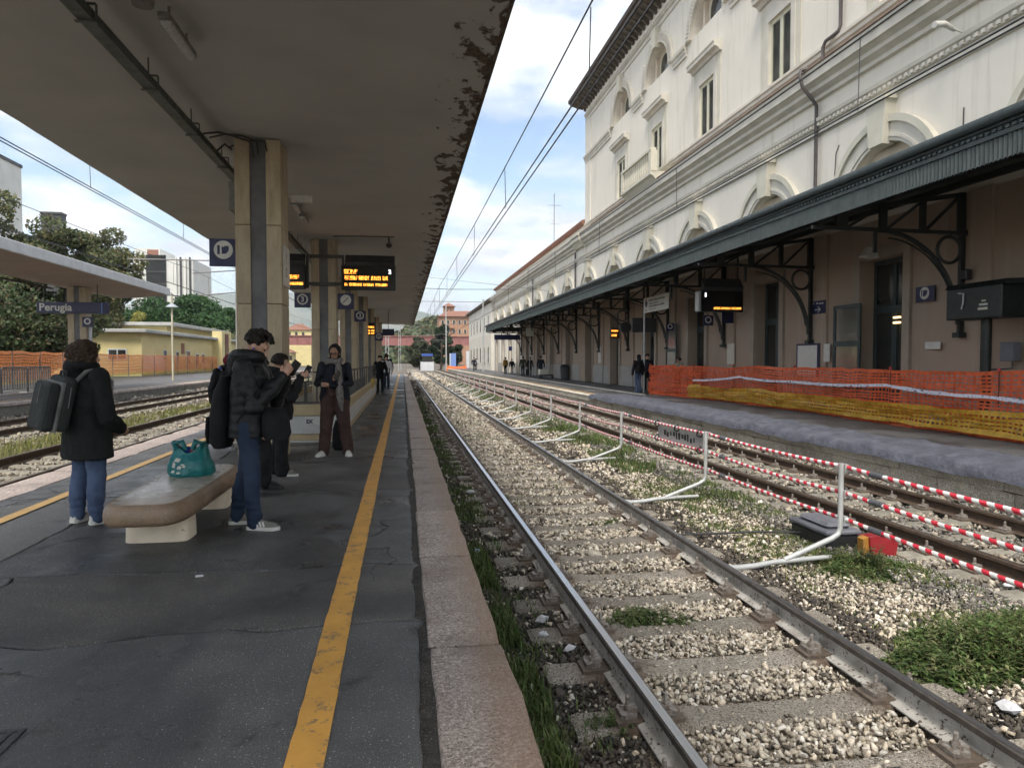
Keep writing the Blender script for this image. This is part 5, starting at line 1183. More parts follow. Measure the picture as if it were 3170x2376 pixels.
w_ = part('window', MB().box(-27.6, -25.9, 70.93, 71.0, 1.5, 2.6), M['fascia'], yb)
for a in (-27.48, -26.68): part('pane', MB().box(a, a+.68, 70.9, 70.93, 1.62, 2.48), M['glass'], w_)
# white modern blocks far behind
M['panelwhite'] = pmat('white_panels', (.66,.66,.62), (.58,.58,.54), .3, .8)
wb = empty('office_block', (-70, 222, 0), 'white modern office block with a dark glass middle behind the trees', 'building')
part('wall', MB().box(-78.2, -61.5, 220, 240, 0, 31.5), M['panelwhite'], wb)
part('glass_front', MB().box(-74.5, -69.0, 219.7, 220, 12, 32.5), M['glass'], wb)
for i in range(6): part('floor_band', MB().box(-74.5, -69.0, 219.55, 219.7, 13+i*3.6, 13.4+i*3.6), M['hood'], wb)
for i in range(4): part('fin', MB().box(-66.4+i*1.3, -66.0+i*1.3, 219.4, 220, 0, 32), M['hood'] if i % 2 else M['panelwhite'], wb)
part('rooftop', MB().box(-79, -72, 224, 238, 31.5, 35.0), M['panelwhite'], wb); part('rooftop_brick', MB().box(-75.5, -72.4, 223.8, 236, 31.5, 34.6), M['rooftile'], wb)
tb = empty('tower_block', (-90, 152, 0), 'pale tall block rising above the trees at the left edge', 'building')
part('wall', MB().box(-99, -82.6, 150, 169, 0, 43.6), M['panelwhite'], tb); part('roof_edge', MB().box(-99.3, -82.4, 149.7, 169.2, 43.6, 44.3), M['hood'], tb)
for i in range(3): part('window_band', MB().box(-98, -85, 149.9, 150, 29+i*4, 31+i*4), M['glass'], tb)
db = empty('dark_block', (-68, 152, 0), 'small dark block showing above the dark left trees', 'building'); part('wall', MB().box(-70, -66.3, 150, 152, 0, 30.2), M['hood'], db); part('roof_edge', MB().box(-70.1, -66.2, 149.8, 152.2, 30.2, 30.6), M['steel_dark'], db)
# ------------------------------------------------------------------ far end: bridge, houses, masts
M['bridge'] = pmat('bridge_red', (.30,.125,.11), (.25,.105,.095), .5, .6)
bg_ = empty('road_bridge', (-5, 200, 0), 'red steel girder bridge crossing the tracks at the far end', 'bridge')
part('girder', MB().box(-60, 30, 200, 200.5, 5.9, 8.2), M['bridge'], bg_); part('flange', MB().box(-60, 30, 199.7, 200.8, 5.7, 5.9), M['bridge'], bg_); part('flange', MB().box(-60, 30, 199.7, 200.8, 8.2, 8.4), M['bridge'], bg_)
for i in range(30): part('stiffener', MB().box(-59+i*3, -58.8+i*3, 199.8, 200, 5.9, 8.2), M['bridge'], bg_)
part('deck', MB().box(-60, 30, 200.8, 210, 7.2, 7.9), M['greyroof'], bg_)
for x in (-40, -22, 14): part('pier', MB().box(x-.6, x+.6, 201, 209, -.5, 7.2), M['greyroof'], bg_)
ob = empty('brick_apartments', (19, 262, 0), 'orange brick apartment block with balconies beyond the bridge', 'building')
M['brick'] = pmat('orange_brick', (.42,.245,.155), (.35,.20,.13), .6, .85)
part('wall', MB().box(13.5, 32, 260, 275, 0, 17.8), M['brick'], ob); part('roof', MB().add([(13,259,17.8),(33,259,17.8),(33,276,17.8),(13,276,17.8),(17,267,20.3),(29,267,20.3)], [(0,1,5,4),(1,2,5),(2,3,4,5),(3,0,4),(0,3,2,1)]), M['rooftile'], ob)
for i in range(3):
    b_ = part('balcony', MB().box(14.5, 19, 258.9, 260, 6.6+i*3.4, 7.2+i*3.4), M['brick'], ob)
    for j in range(5): 
        w_ = part('window', MB().box(14.2+j*2.1, 15.3+j*2.1, 259.9, 260, 8.0+i*3.4, 9.6+i*3.4), M['trim'], ob); part('pane', MB().box(14.35+j*2.1, 15.15+j*2.1, 259.8, 259.9, 8.1+i*3.4, 9.5+i*3.4), M['glass'], w_)
tw = empty('brick_tower', (20, 302, 0), 'square brick tower with red roof on the hill beyond the bridge', 'tower')
part('wall', MB().box(17.6, 22, 300, 305, 0, 24.5), M['brick'], tw); part('roof', MB().add([(17,299,24.5),(22.6,299,24.5),(22.6,306,24.5),(17,306,24.5),(19.8,302.5,26.3)], [(0,1,4),(1,2,4),(2,3,4),(3,0,4),(3,2,1,0)]), M['rooftile'], tw)
for i in range(2): part('window', MB().box(18.6+i*1.6, 19.3+i*1.6, 299.9, 300, 21, 23), M['glass'], tw)
for i, (x0, x1, y, z, h_, lab) in enumerate(((-42, -33, 262, 12.5, 3, 'yellow house with red roof left of the second column'), (-35.5, -29, 190, 3.5, 2, 'small orange roofed hut under the red bridge'))):
    hs = empty('far_house', ((x0+x1)/2, y, 0), lab, 'house')
    part('wall', MB().box(x0, x1, y, y+8, -.5, z), M['yellowwall'], hs); part('roof', MB().add([(x0-.6,y-.6,z),(x1+.6,y-.6,z),(x1+.6,y+8.6,z),(x0-.6,y+8.6,z),((x0+x1)/2-1,y+4,z+h_*.8),((x0+x1)/2+1,y+4,z+h_*.8)], [(0,1,5,4),(1,2,5),(2,3,4,5),(3,0,4),(3,2,1,0)]), M['rooftile'], hs)
    for j in range(3): w_ = part('window', MB().box(x0+1+j*2.4, x0+1.9+j*2.4, y-.06, y, z-2, z-.8), M['glass'], hs)
tag(part('retaining_wall', MB().box(20, 21, 140, 200, -.5, 4.5).box(14.5, 20, 160, 160.6, -.5, 3.6), M['fascia']), 'white retaining wall past the end of the station', 'wall')
M['galv'] = pmat('galvanised', (.50,.51,.50), (.40,.41,.40), 5, .5, metal=.3)
def mast(x, y, h, label, arm=None, lattice=False):
    r = empty('catenary_mast', (x, y, -.5), label, 'mast', 'catenary masts')
    if lattice:
        for sx in (-.2, .2):
            for sy in (-.2, .2): part('upright', MB().bar((x+sx,y+sy,-.5), (x+sx*.6,y+sy*.6,h), .06, .06), M['galv'], r)
        n = int(h/.8)
        for i in range(n): part('lacing', MB().bar((x-.2*(-1)**i, y-.2, -.4+i*.8), (x+.18*(-1)**i, y-.2, .4+i*.8), .05, .03), M['galv'], r)
    else: part('pole', MB().tube([(x,y,-.5),(x,y,h)], [.14,.1], 10), M['galv'], r, smooth=50)
    for (x1, z0, z1) in (arm or ()): part('cantilever', MB().tube([(x, y, z0), (x1, y, z1)], .035, 6), M['railgrey'], r)
mast(7.9, 128, 11.5, 'pale round mast in front of the dark far evergreen', [(2.2, 6.3, 5.9), (2.0, 5.2, 5.0)])
mast(-8.9, 40, 8.4, 'mast hidden mostly behind the first column with arms over the left tracks', [(-6.6, 6.4, 6.2), (-6.4, 5.2, 5.0), (-11.2, 6.4, 6.2), (-11.0, 5.2, 5.0), (-14.5, 6.9, 6.9)])
mast(-1.9, 88, 9, 'lattice mast past the end of the island canopy', [(2.2, 6.6, 6.0)], True); mast(-3.0, 97, 9, 'second lattice mast past the island canopy', [(2.2, 6.6, 6.0)], True); mast(-.5, 118, 8, 'lattice signal mast near the red bridge', None, True)
mast(10.6, 92, 9.6, 'thin mast on the far end of the station platform', [(2.0, 9.2, 9.2), (6, 7.0, 6.2)])
ws_ = [(2.06, 4.53, 5.66, 'contact and carrier wires over the near track', 1), (6.12, 4.88, 6.10, 'contact and carrier wires over the track beside the station', 2), (-6.53, 5.14, 6.3, 'contact and carrier wires over the track left of the island', 3), (-11.0, 5.2, 6.3, 'contact and carrier wires over the far left track', 4)]
M['wire'] = pmat('wire', (.03,.03,.035), (.05,.05,.05), 4, .5, metal=.5)
for x, zc, zm, lab, sd in ws_:
    r = empty('overhead_line', (x, 0, zc), lab, 'overhead wire', 'overhead lines')
    for dx in (-.05, .05): part('contact_wire', MB().tube([(x+dx, -20+i*10, zc) for i in range(20)], .011, 5), M['wire'], r)
    sagz = lambda y: zm-.28*(1-((((y+10) % 50)/25-1)**2))
    part('carrier_wire', MB().tube([(x, -20+i*5, sagz(-20+i*5)) for i in range(38)], .011, 5), M['wire'], r)
    for i in range(14): y = 6.5+i*6.3+(sd*1.1); part('dropper', MB().tube([(x, y, zc), (x+.02*(-1)**i, y, sagz(y))], .007, 4), M['wire'], r)
tag(part('cross_wire', MB().tube([(1.0, 76, 9.3), (5, 76, 9.2), (12.4, 76, 9.3)], .03, 5), M['wire']), 'horizontal cross wire from the station facade over the tracks', 'wire')
tag(part('cross_wire', MB().tube([(-3.0, 60, 9.6), (2, 60, 8.6), (12.6, 60, 7.6)], .012, 5), M['wire']), 'thin slanting cross wire over the tracks', 'wire')
an = empty('roof_antenna', (14.5, 66, 11.8), 'tall thin television antenna on the low wing roof', 'antenna'); part('mast', MB().tube([(14.5,66,11.5),(14.5,66,17.5)], .035, 6), M['railgrey'], an); part('aerial', MB().bar((13.9,66,16.4), (15.2,66,16.4), .04, .03), M['railgrey'], an); part('aerial', MB().bar((14.1,66,14.6), (15.0,66,14.6), .04, .03), M['railgrey'], an)
kb = empty('track_cabin', (4.0, 118, -.5), 'small white and blue works cabin standing by the far tracks', 'cabin'); part('body', MB().box(3.0, 5.2, 118, 120, -.3, 1.2), M['fascia'], kb); part('roof', MB().box(3.2, 5.0, 117.8, 120.2, 2.2, 2.6), pmat('cabin_blue', (.05,.11,.4), (.05,.1,.35), 2, .5), kb); part('window', MB().box(3.3, 4.9, 118.1, 119.9, 1.2, 2.2), M['glass'], kb)
bp = empty('blue_panel', (9.6, 132, -.5), 'tall light blue panel near the far end of the station platform', 'panel'); part('board', MB().box(9.0, 10.0, 132, 132.2, -.3, 2.8), pmat('panel_blue', (.2,.32,.66), (.18,.28,.6), 2, .5), bp); part('post', MB().box(8.8, 9.0, 132, 132.2, -.5, 2.8), M['fascia'], bp)
cb = tag(part('work_barrier', MB().add([(7.6,122,-.4),(11.2,122,-.4),(11.2,122.6,-.4),(7.6,122.6,-.4),(7.7,122.1,.55),(9.6,122.1,.35),(11.1,122.1,.6),(11.1,122.5,.6),(9.6,122.5,.35),(7.7,122.5,.55)], [(0,1,6,5,4),(2,3,9,8,7),(4,5,8,9),(5,6,7,8),(0,4,9,3),(1,2,7,6)]), pmat('barrier_orange', (.75,.2,.06), (.65,.16,.05), 2, .6)), 'orange works barrier at the end of the station platform', 'barrier')
# ------------------------------------------------------------------ striped track barrier
M['red'] = pmat('barrier_red', (.30,.02,.026), (.24,.016,.022), 8, .4)
def stripe_mat():
    m, t, b = newmat('red_white_sleeve'); P = pos(t); s = nd(t, 'ShaderNodeSeparateXYZ', {0: P})
    u = nd(t, 'ShaderNodeMath', {0: s.outputs[1], 1: nd(t, 'ShaderNodeMath', {0: s.outputs[2], 1: -.9}, operation='MULTIPLY').outputs[0]}, operation='ADD').outputs[0]
    f = nd(t, 'ShaderNodeMath', {0: nd(t, 'ShaderNodeMath', {0: u, 1: .14}, operation='DIVIDE').outputs[0], 1: 1.0}, operation='MODULO').outputs[0]
    k = nd(t, 'ShaderNodeMath', {0: f, 1: .5}, operation='LESS_THAN').outputs[0]
    col = mixc(t, k, ramp(t, noi(t, P, 9, 4), [(.3, (.74,.74,.72)), (.7, (.58,.58,.56))]), (.55,.025,.045)); t.links.new(col, b.inputs['Base Color']); b.inputs['Roughness'].default_value = .4
    return m
M['stripe'] = stripe_mat()
M['sleeve'] = pmat('dark_sleeve', (.10,.105,.115), (.06,.06,.07), 20, .5)
SY = [2.95, 6.13, 9.18, 13.0, 16.2, 19.5, 22.6, 25.7, 28.8, 31.9, 35.0, 38.1, 41.2, 44.3, 47.4, 50.5, 53.6]
def stanchion_mesh():
    m = MB(); m.tube([(0,0,.50), (0,0,.1), (0,0,-.13), (-.02,0,-.19), (-.10,-.01,-.23), (-.62,-.06,-.40)], .026, 10)
    m.mi = 0; return m.mesh('upright', M['galv'], smooth=50)
def foot_mesh():
    m = MB(); m.tube([(-.12,-.03,-.40), (-.45,-.05,-.405), (-.75,-.07,-.415), (-.95,-.08,-.44), (-1.12,-.09,-.445), (-1.36,-.10,-.40)], [.022,.026,.026,.03,.03,.022], 8); return m.mesh('rail_clamp_foot', M['galv'], smooth=50)
um, fm = stanchion_mesh(), foot_mesh()
ordn = ['nearest, just outside the right of the frame', 'black box at its foot', 'second in view', 'third in view', 'fourth in view', 'fifth in view', 'sixth in view', 'seventh in view', 'eighth in view', 'ninth in view', 'tenth in view', 'eleventh in view', 'twelfth in view', 'thirteenth in view', 'fourteenth in view', 'fifteenth in view', 'last one far away']
for i, y in enumerate(SY):
    if i == 0: continue          # stands outside the frame
    r = empty('barrier_post', (4.2, y, 0), 'grey bent barrier post clamped to the rail, '+ordn[i], 'post', 'grey posts of the striped track barrier')
    link('upright', um, r); link('rail_clamp_foot', fm, r)
    for z in (.455, .20, -.05): part('hook', MB().box(4.222, 4.262, y-.03, y+.03, z-.035, z+.035), M['galv'], r)
for lv, (z, lab) in enumerate(((.462,'top'), (.208,'middle'), (-.046,'lowest'))):
    r = empty('striped_rope', (4.245, 9, z), lab+' red and white striped tube strung along the barrier posts', 'barrier tube', 'striped barrier tubes')
    for i in range(len(SY)-1):
        y0, y1 = SY[i], SY[i+1]; n = 10; sg = .03 if lv == 1 else .022
        part('striped_tube', MB().tube([(4.25, y0+(y1-y0)*k/n, z-sg*4*(k/n)*(1-k/n)) for k in range(n+1)], .022, 8), M['stripe'], r, smooth=60)
        if i < 6: part('dark_sleeve', MB().tube([(4.25, y0-.55+.01*i, z-.013), (4.25, y0-.38+.01*i, z-.010)], .030, 8), M['sleeve'], r, smooth=60)
# grey warning sign tied to the tubes
ts = empty('tied_sign', (4.3, 10.4, .18), 'grey tin sign with smeared black writing tied to the striped tubes', 'sign')
part('board', MB().box(4.285, 4.295, 9.45, 11.25, .16, .46), M['galv'], ts)
m = MB(); rr = random.Random(3); yy = 9.75
while yy < 10.95:
    w = rr.uniform(.03, .09); m.box(4.281, 4.2845, yy, yy+w, .27+rr.uniform(-.02,.02), .27+rr.uniform(.05,.10)); yy += w+rr.uniform(.02, .07)
tag(part('smeared_writing', m, M['black'], ts), kind='stuff')
for y, z in ((9.5,.44), (10.35,.44), (11.2,.44), (9.5,.2), (11.2,.2)): part('tie', MB().tube([(4.25+.04*math.cos(a), y+.02*math.sin(a*2), z+.05*math.sin(a)) for a in [k*PI/5 for k in range(10)]], .012, 5, closed=True), M['black'], ts)
# black box and red wedge at the nearest post
M['boxgrey'] = pmat('box_grey', (.16,.165,.19), (.12,.125,.14), 5, .5)
bb = empty('track_box', (4.65, 7.0, -.5), 'black plastic track box with grey lid behind the nearest barrier post', 'box')
part('body', MB().box(4.38, 4.76, 6.62, 7.30, -.55, -.34), M['black'], bb, bevel=.02); part('lid', MB().box(4.36, 4.78, 6.60, 7.32, -.34, -.29), M['boxgrey'], bb, bevel=.015)
part('lid_top', MB().box(4.43, 4.71, 6.68, 7.24, -.29, -.23), M['boxgrey'], bb, bevel=.03)
rw = empty('red_wedge', (4.78, 6.35, -.5), 'red sheet metal wedge lying beside the track box', 'wedge')
part('front_sheet', MB().prism([(4.66,-.46),(4.94,-.49),(4.97,-.33),(4.87,-.27),(4.65,-.29)], 'y', 6.30, 6.33), M['red'], rw); part('yellow_edge', MB().prism([(4.60,-.46),(4.66,-.46),(4.65,-.29),(4.59,-.31)], 'y', 6.33, 6.42), pmat('edge_ochre', (.42,.2,.03), (.3,.15,.03), 8, .6), rw)
part('top_sheet', MB().add([(4.65,6.335,-.29),(4.87,6.335,-.27),(4.90,6.55,-.30),(4.68,6.55,-.32)], [(0,1,2,3)]), M['red'], rw)
tag(part('cable', MB().tube([(2.9,7.3,-.44),(3.4,7.2,-.42),(3.9,7.2,-.42),(4.38,7.1,-.42)], .012, 6), M['cable'], smooth=60), 'thin black cable running from the rail to the track box', 'cable')
# ------------------------------------------------------------------ orange net, mat and things on the station platform
def ocol(t, i): return (.84,.125,.04) if (i % 2) else (.88,.17,.055)
FL = [(10.95,29.9,0),(11.35,26.2,0),(11.6,23,0),(11.65,19.3,0),(11.25,14.6,0),(11.15,11.5,0),(11.2,7.5,0)]
M['rebar'] = pmat('rusty_rod', (.09,.055,.04), (.06,.04,.03), 20, .8)
capm = pmat('red_cap', (.6,.03,.04), (.5,.03,.03), 5, .4)
net('safety_net', 'bright orange plastic net fencing off the station platform', FL, 1.20, .03, .080, .053, ocol, [.1, 3.9, 6.8, 10.6, 15.3, 18.4, 21.5], (M['rebar'], .011), sag=.05, step=.11, cap=capm, seed=2)
net('safety_net', 'yellow plastic net band along the foot of the orange net', [(x-.14, y, 0) for x, y, _ in FL[1:]], .36, .12, .075, .055, lambda t, i: (.72,.42,.04) if i % 2 else (.76,.46,.05), [], (M['rebar'], .011), sag=.05, step=.15, seed=7)
net('safety_net', 'bunched orange net piled at the far corner of the net fence', [(10.9,29.8,0),(11.2,27.6,0),(11.42,25.6,0),(11.25,25.0,0)], 1.1, .06, .085, .042, ocol, [], (M['rebar'], .011), sag=.24, step=.07, seed=11)
def tape_mat():
    m, t, b = newmat('barrier_tape'); P = pos(t); n = noi(t, pos(t, (1,5,9)), 2.2, 3, .7)
    col = ramp(t, n, [(.36, (.30,.05,.07)), (.41, (.68,.66,.72)), (.58, (.66,.64,.70)), (.61, (.06,.06,.09))]); t.links.new(col, b.inputs['Base Color']); b.inputs['Roughness'].default_value = .4; return m
mb = MB(); vs = []; pts = [(11.22,25.7,.72),(11.45,22.4,.93),(11.55,19.3,.86),(11.12,14.6,.92),(11.02,11.5,.80),(11.08,7.5,.66)]
for i in range(len(pts)-1):
    for k in range(14):
        t = k/14; p = Vector(pts[i]).lerp(Vector(pts[i+1]), t); p.z -= .09*4*t*(1-t)*(.5+.5*noise.noise((i,1,2))) + .015*noise.noise((p.y*3, 0, 1)); w = .035*(1+.5*noise.noise((p.y*2.2,5,1)))
        vs += [(p.x-.03, p.y, p.z-w), (p.x-.02+.02*noise.noise((p.y*4,1,1)), p.y, p.z+w)]
mb.add(vs, [(2*i, 2*i+1, 2*i+3, 2*i+2) for i in range(len(vs)//2-1)])
tag(part('barrier_tape', mb, tape_mat()), 'whitish barrier tape with dark print strung along the orange net', 'tape')
# padded grey mat over the platform edge
M['mat'] = pmat('geotextile', (.10,.105,.13), (.055,.058,.075), 3.5, .85, bump=.025, bscale=12)
mb = MB(); ny, nx = 190, 22; vs = []
for i in range(ny+1):
    y = 5.5+23.9*i/ny; end = min(1, (29.4-y)/1.0)
    xin = 9.35+.45*max(0, (y-22)/7)+.5*max(0, (11-y)/5)-.25*noise.noise((y*.25, 3, 1))
    for j in range(nx+1):
        t = j/nx; x = 7.70+(xin-7.70)*t**1.2
        fold = .06*abs(noise.noise((x*1.7, y*.5, 4)))+.035*noise.noise((x*4.5, y*1.5, 2))+.018*noise.noise((x*11, y*6, 7))+.05*max(0, .12-abs(noise.noise((x*2.6, y*.45, 9))))/.12
        z = .05+fold+.05*math.exp(-((t-.30)/.18)**2)*(.7+.6*noise.noise((y*.6, 1, 6)))-.03*t
        if j == 0: z = -.10+.05*noise.noise((y*1.2, 2, 2)); x += .03*noise.noise((y*2, 4, 4))
        elif j == 1: z = .02+fold*.5; x = 7.735+.03*noise.noise((y*2, 4, 5))
        if j == nx: z = .012
        vs.append((x+(1-end)*.5*(1-t), y, max(z, -.14)*1.0 if j < 2 else max(.012, z*max(.25, end))))
mb.add(vs, [(i*(nx+1)+j, i*(nx+1)+j+1, (i+1)*(nx+1)+j+1, (i+1)*(nx+1)+j) for i in range(ny) for j in range(nx)])
tag(part('ground_mat', mb, M['mat'], smooth=60), 'blue-grey padded geotextile mat laid over the station platform edge', 'mat')
# white sign on a pole
wsn = empty('information_sign', (11.13, 31.07, 0), 'white information sign on a thin grey pole by the orange net', 'sign')
part('pole', MB().tube([(11.13,31.07,0),(11.13,31.07,4.36)], .045, 10), M['galv'], wsn, smooth=50)
part('board', MB().box(11.09, 11.13, 28.0, 31.02, 3.68, 4.36), M['signwhite'], wsn, bevel=.008)
m = MB(); rr = random.Random(5)
for zz, y0, y1 in ((4.17, 28.6, 30.35), (4.03, 29.2, 30.3), (3.90, 28.5, 30.35), (3.78, 29.7, 30.3)):
    y = y1
    while y > y0:
        w = rr.uniform(.05, .22); hh = .075 if zz in (4.17, 3.90) else .045; m.box(11.084, 11.0885, y-w, y, zz, zz+hh*rr.uniform(.6,1)); y -= w+rr.uniform(.03,.09)
tag(part('text_lines', m, M['black'], wsn), kind='stuff')
part('emblem', MB().prism([(30.6,3.95),(30.85,3.95),(30.9,4.15),(30.72,4.25),(30.55,4.12)], 'x', 11.084, 11.0885), M['blue'], wsn); part('red_mark', MB().prism(arc(30.72,3.82,.09,180,360,8)+arc(30.72,3.82,.05,360,180,8), 'x', 11.084, 11.0885), M['red'], wsn); part('red_mark', MB().box(11.084, 11.0885, 30.68, 30.9, 4.24, 4.29), M['red'], wsn)
ws2 = empty('information_sign', (11.4, 62, 0), 'second white sign hung under the far end of the green canopy', 'sign'); part('board', MB().box(11.05, 11.75, 62, 62.05, 3.68, 4.42), M['signwhite'], ws2); part('pole', MB().box(11.38, 11.42, 62.05, 62.1, 0, 4.9), M['galv'], ws2)
board('dark departure board with one orange row under the green canopy', 10.76, 12.40, 24.0, 3.27, 4.05, [(11.25, 3.36, (.25,.35,.38), .075, 21)], hood=.46, arms=MB().box(10.9, 10.95, 24.1, 24.16, 4.2, 5.3).box(12.2, 12.25, 24.1, 24.16, 4.2, 5.4))
m = MB(); m.box(10.90, 10.94, 23.985, 24.0, 3.80, 3.95); part('platform_number', m, M['ledw'], bpy.data.objects['departure_board.003'])
tag(part('board_side_light', MB().box(10.60, 10.70, 23.9, 24.2, 3.28, 4.0), M['galv'], bevel=.01), 'pale metal side panel at the left of the dark departure board', 'panel')
plate('pictogram_sign', 'dark blue sign with a white ring pictogram below the dark departure board', 'sign', 12.42, 12.86, 27.5, 2.95, 3.37, [('pictogram', crosswalk, 'signwhite')])
def lines3(m, x0, x1, y, z0, z1):
    for k in range(3): m.box(x0+.05, x1-.08*k-.06, y-.001, y, z1-.1-k*.12, z1-.07-k*.12)
plate('direction_sign', 'dark blue text sign right of the ring pictogram sign under the canopy', 'sign', 12.34, 12.82, 25.6, 2.95, 3.40, [('text_line', lines3, 'hood')])
plate('pictogram_sign', 'dark blue sign beside the wide dark screens under the canopy', 'sign', 12.17, 12.55, 31.0, 2.88, 3.23, [('pictogram', crosswalk, 'signwhite')])
pr = empty('display_screen', (12, 33.5, 2.9), 'wide dark blank screen hung under the green canopy', 'display'); part('housing', MB().box(11.38, 12.62, 33.5, 33.7, 2.9, 3.62), M['hood'], pr, bevel=.01); part('hanger', MB().box(11.95, 12.05, 33.58, 33.63, 3.62, 5.3), M['green_dark'], pr)
ck = empty('platform_clock', (11.86, 36, 3.25), 'round dark clock hung under the green canopy', 'clock'); part('case', MB().prism(arc(11.86,3.26,.31,0,360,24)[:-1], 'y', 36, 36.16), M['hood'], ck); part('dial', MB().prism(arc(11.86,3.26,.25,0,360,24)[:-1], 'y', 35.99, 36.0), M['black'], ck); part('hanger', MB().box(11.83, 11.89, 36.06, 36.1, 3.57, 5.3), M['green_dark'], ck)
board('small orange lit display under the middle of the green canopy', 12.25, 12.80, 40.0, 2.80, 3.35, [(12.3, 3.2, (.4,), .09, 31), (12.3, 2.92, (.35,), .12, 32)], hood=.08)
hg = plate('hanging_sign', 'long blue sign hung across the far end of the green canopy', 'sign', 9.2, 11.85, 70, 3.57, 4.08, None, .08, post=MB().box(10.5, 10.6, 70, 70.08, 4.08, 5.2))
plate('exit_sign', 'small blue sign at the far station wall', 'sign', 12.2, 12.6, 80, 2.6, 3.1)
# signs on the station wall (facing the track)
def wallplate(name, label, cat, y0, y1, z0, z1, base='blue', x=12.80, draws=()):
    r = empty(name, (x, (y0+y1)/2, z0), label, cat); part('board', MB().box(x, x+.03, y0, y1, z0, z1), M[base], r, bevel=.004)
    for nm, mk, mat in draws: m = MB(); mk(m); part(nm, m, M[mat], r)
    return r
def xdisc(m, cy, cz, r, x=12.797, ri=0): m.prism(arc(cy,cz,r,0,360,24)[:-1], 'x', x, x-.002, [arc(cy,cz,ri,0,360,24)[:-1]] if ri else ())
wallplate('pictogram_sign', 'blue square sign with white round pictogram beside the nearest doorway', 'sign', 15.18, 15.80, 2.95, 3.33, draws=[('pictogram_disc', lambda m: xdisc(m, 15.49, 3.16, .155), 'signwhite'), ('pictogram_mark', lambda m: (m.box(12.788, 12.793, 15.56, 15.59, 3.08, 3.24), m.prism([(15.53,3.08),(15.46,3.08),(15.40,3.15),(15.40,3.23),(15.53,3.23)], 'x', 12.793, 12.788)), 'blue')])
def arrow(m):
    m.box(12.793, 12.797, 19.85, 20.13, 3.06, 3.09); m.prism([(19.95,3.17),(19.99,3.17),(19.87,3.075),(19.99,2.98),(19.95,2.98),(19.82,3.075)], 'x', 12.797, 12.793)
def glyphs(m):
    m.prism([(20.3,3.24),(20.2,3.30),(20.15,3.24),(20.2,3.26)], 'x', 12.797, 12.793); m.box(12.793,12.797,19.68,19.9,3.24,3.27); m.box(12.793,12.797,19.95,20.05,3.25,3.29)
wallplate('direction_sign', 'dark blue sign with a white right arrow between the station doors', 'sign', 19.59, 20.38, 2.95, 3.35, draws=[('arrow', arrow, 'signwhite'), ('pictograms', glyphs, 'signwhite')])
tt = wallplate('timetable_frame', 'blue framed timetable case low on the station wall', 'notice board', 19.83, 21.08, .95, 2.03, 'blue', 12.76); part('sheet', MB().box(12.752, 12.759, 19.92, 20.99, .99, 1.97), M['signwhite'], tt)
wallplate('notice', 'narrow white notice right of the timetable case', 'notice', 19.35, 19.65, 1.45, 2.0, 'signwhite'); wallplate('notice', 'small printed notice on the pale wall near the green cabinet', 'notice', 14.96, 15.45, 1.77, 1.95, 'signwhite'); wallplate('poster', 'small yellowish poster between the middle doors', 'poster', 25.5, 26.1, 1.35, 2.15, 'trim_y'); wallplate('poster', 'small white and red poster far along the station wall', 'poster', 44.0, 44.6, 1.3, 2.4, 'signwhite')
M['cabinet'] = pmat('cabinet_dark_green', (.007,.011,.009), (.011,.015,.013), 4, .5)
gb = empty('machine_cabinet', (12.0, 12.85, 0), 'dark green machine cabinet on a thick round post at the right edge', 'cabinet')
part('body', MB().box(11.72, 12.35, 12.12, 13.55, 2.36, 3.02), M['cabinet'], gb, bevel=.02); part('top', MB().prism([(11.70,3.02),(12.38,3.02),(12.3,3.14),(11.8,3.12)], 'y', 12.08, 13.58), M['cabinet'], gb); part('post', MB().tube([(12.05,12.82,0),(12.05,12.82,2.37)], .10, 14), M['cabinet'], gb, smooth=50)
m = MB().box(11.714, 11.7195, 12.45, 12.66, 2.62, 2.66).box(11.714, 11.7195, 12.45, 12.69, 2.53, 2.58); part('label', m.box(11.714,11.7195,12.5,12.6,2.70,2.73), M['trim_y'], gb); part('hook', MB().tube([(11.71,13.2,2.92),(11.70,13.05,2.9),(11.70,13.06,2.7),(11.70,13.1,2.58)], .018, 6), M['galv'], gb)
eb = empty('electric_box', (12.8, 12.8, 1.45), 'grey electric box on the wall at the right edge', 'box'); part('body', MB().box(12.6, 12.8, 12.72, 13.05, 1.48, 1.88), M['boxgrey'], eb, bevel=.01); part('conduit', MB().tube([(12.72,12.85,1.48),(12.72,12.85,1.33),(12.74,13.2,1.30),(12.74,13.7,1.30)], .015, 6), M['cable'], eb)
tag(part('loudspeaker', MB().box(12.6, 12.78, 14.0, 14.22, 3.33, 3.56), M['black'], bevel=.03), 'small black loudspeaker on the wall above the green cabinet', 'loudspeaker')
tag(part('floodlight', MB().add([(12.1,17.1,4.25),(12.5,17.1,4.2),(12.5,16.75,4.2),(12.1,16.75,4.25),(12.25,17.0,4.52),(12.45,17.0,4.52),(12.45,16.85,4.52),(12.25,16.85,4.52)], [(0,1,2,3),(4,7,6,5),(0,4,5,1),(1,5,6,2),(2,6,7,3),(3,7,4,0)]), M['signwhite'], bevel=.02), 'pale floodlight over the nearest station door', 'floodlight')
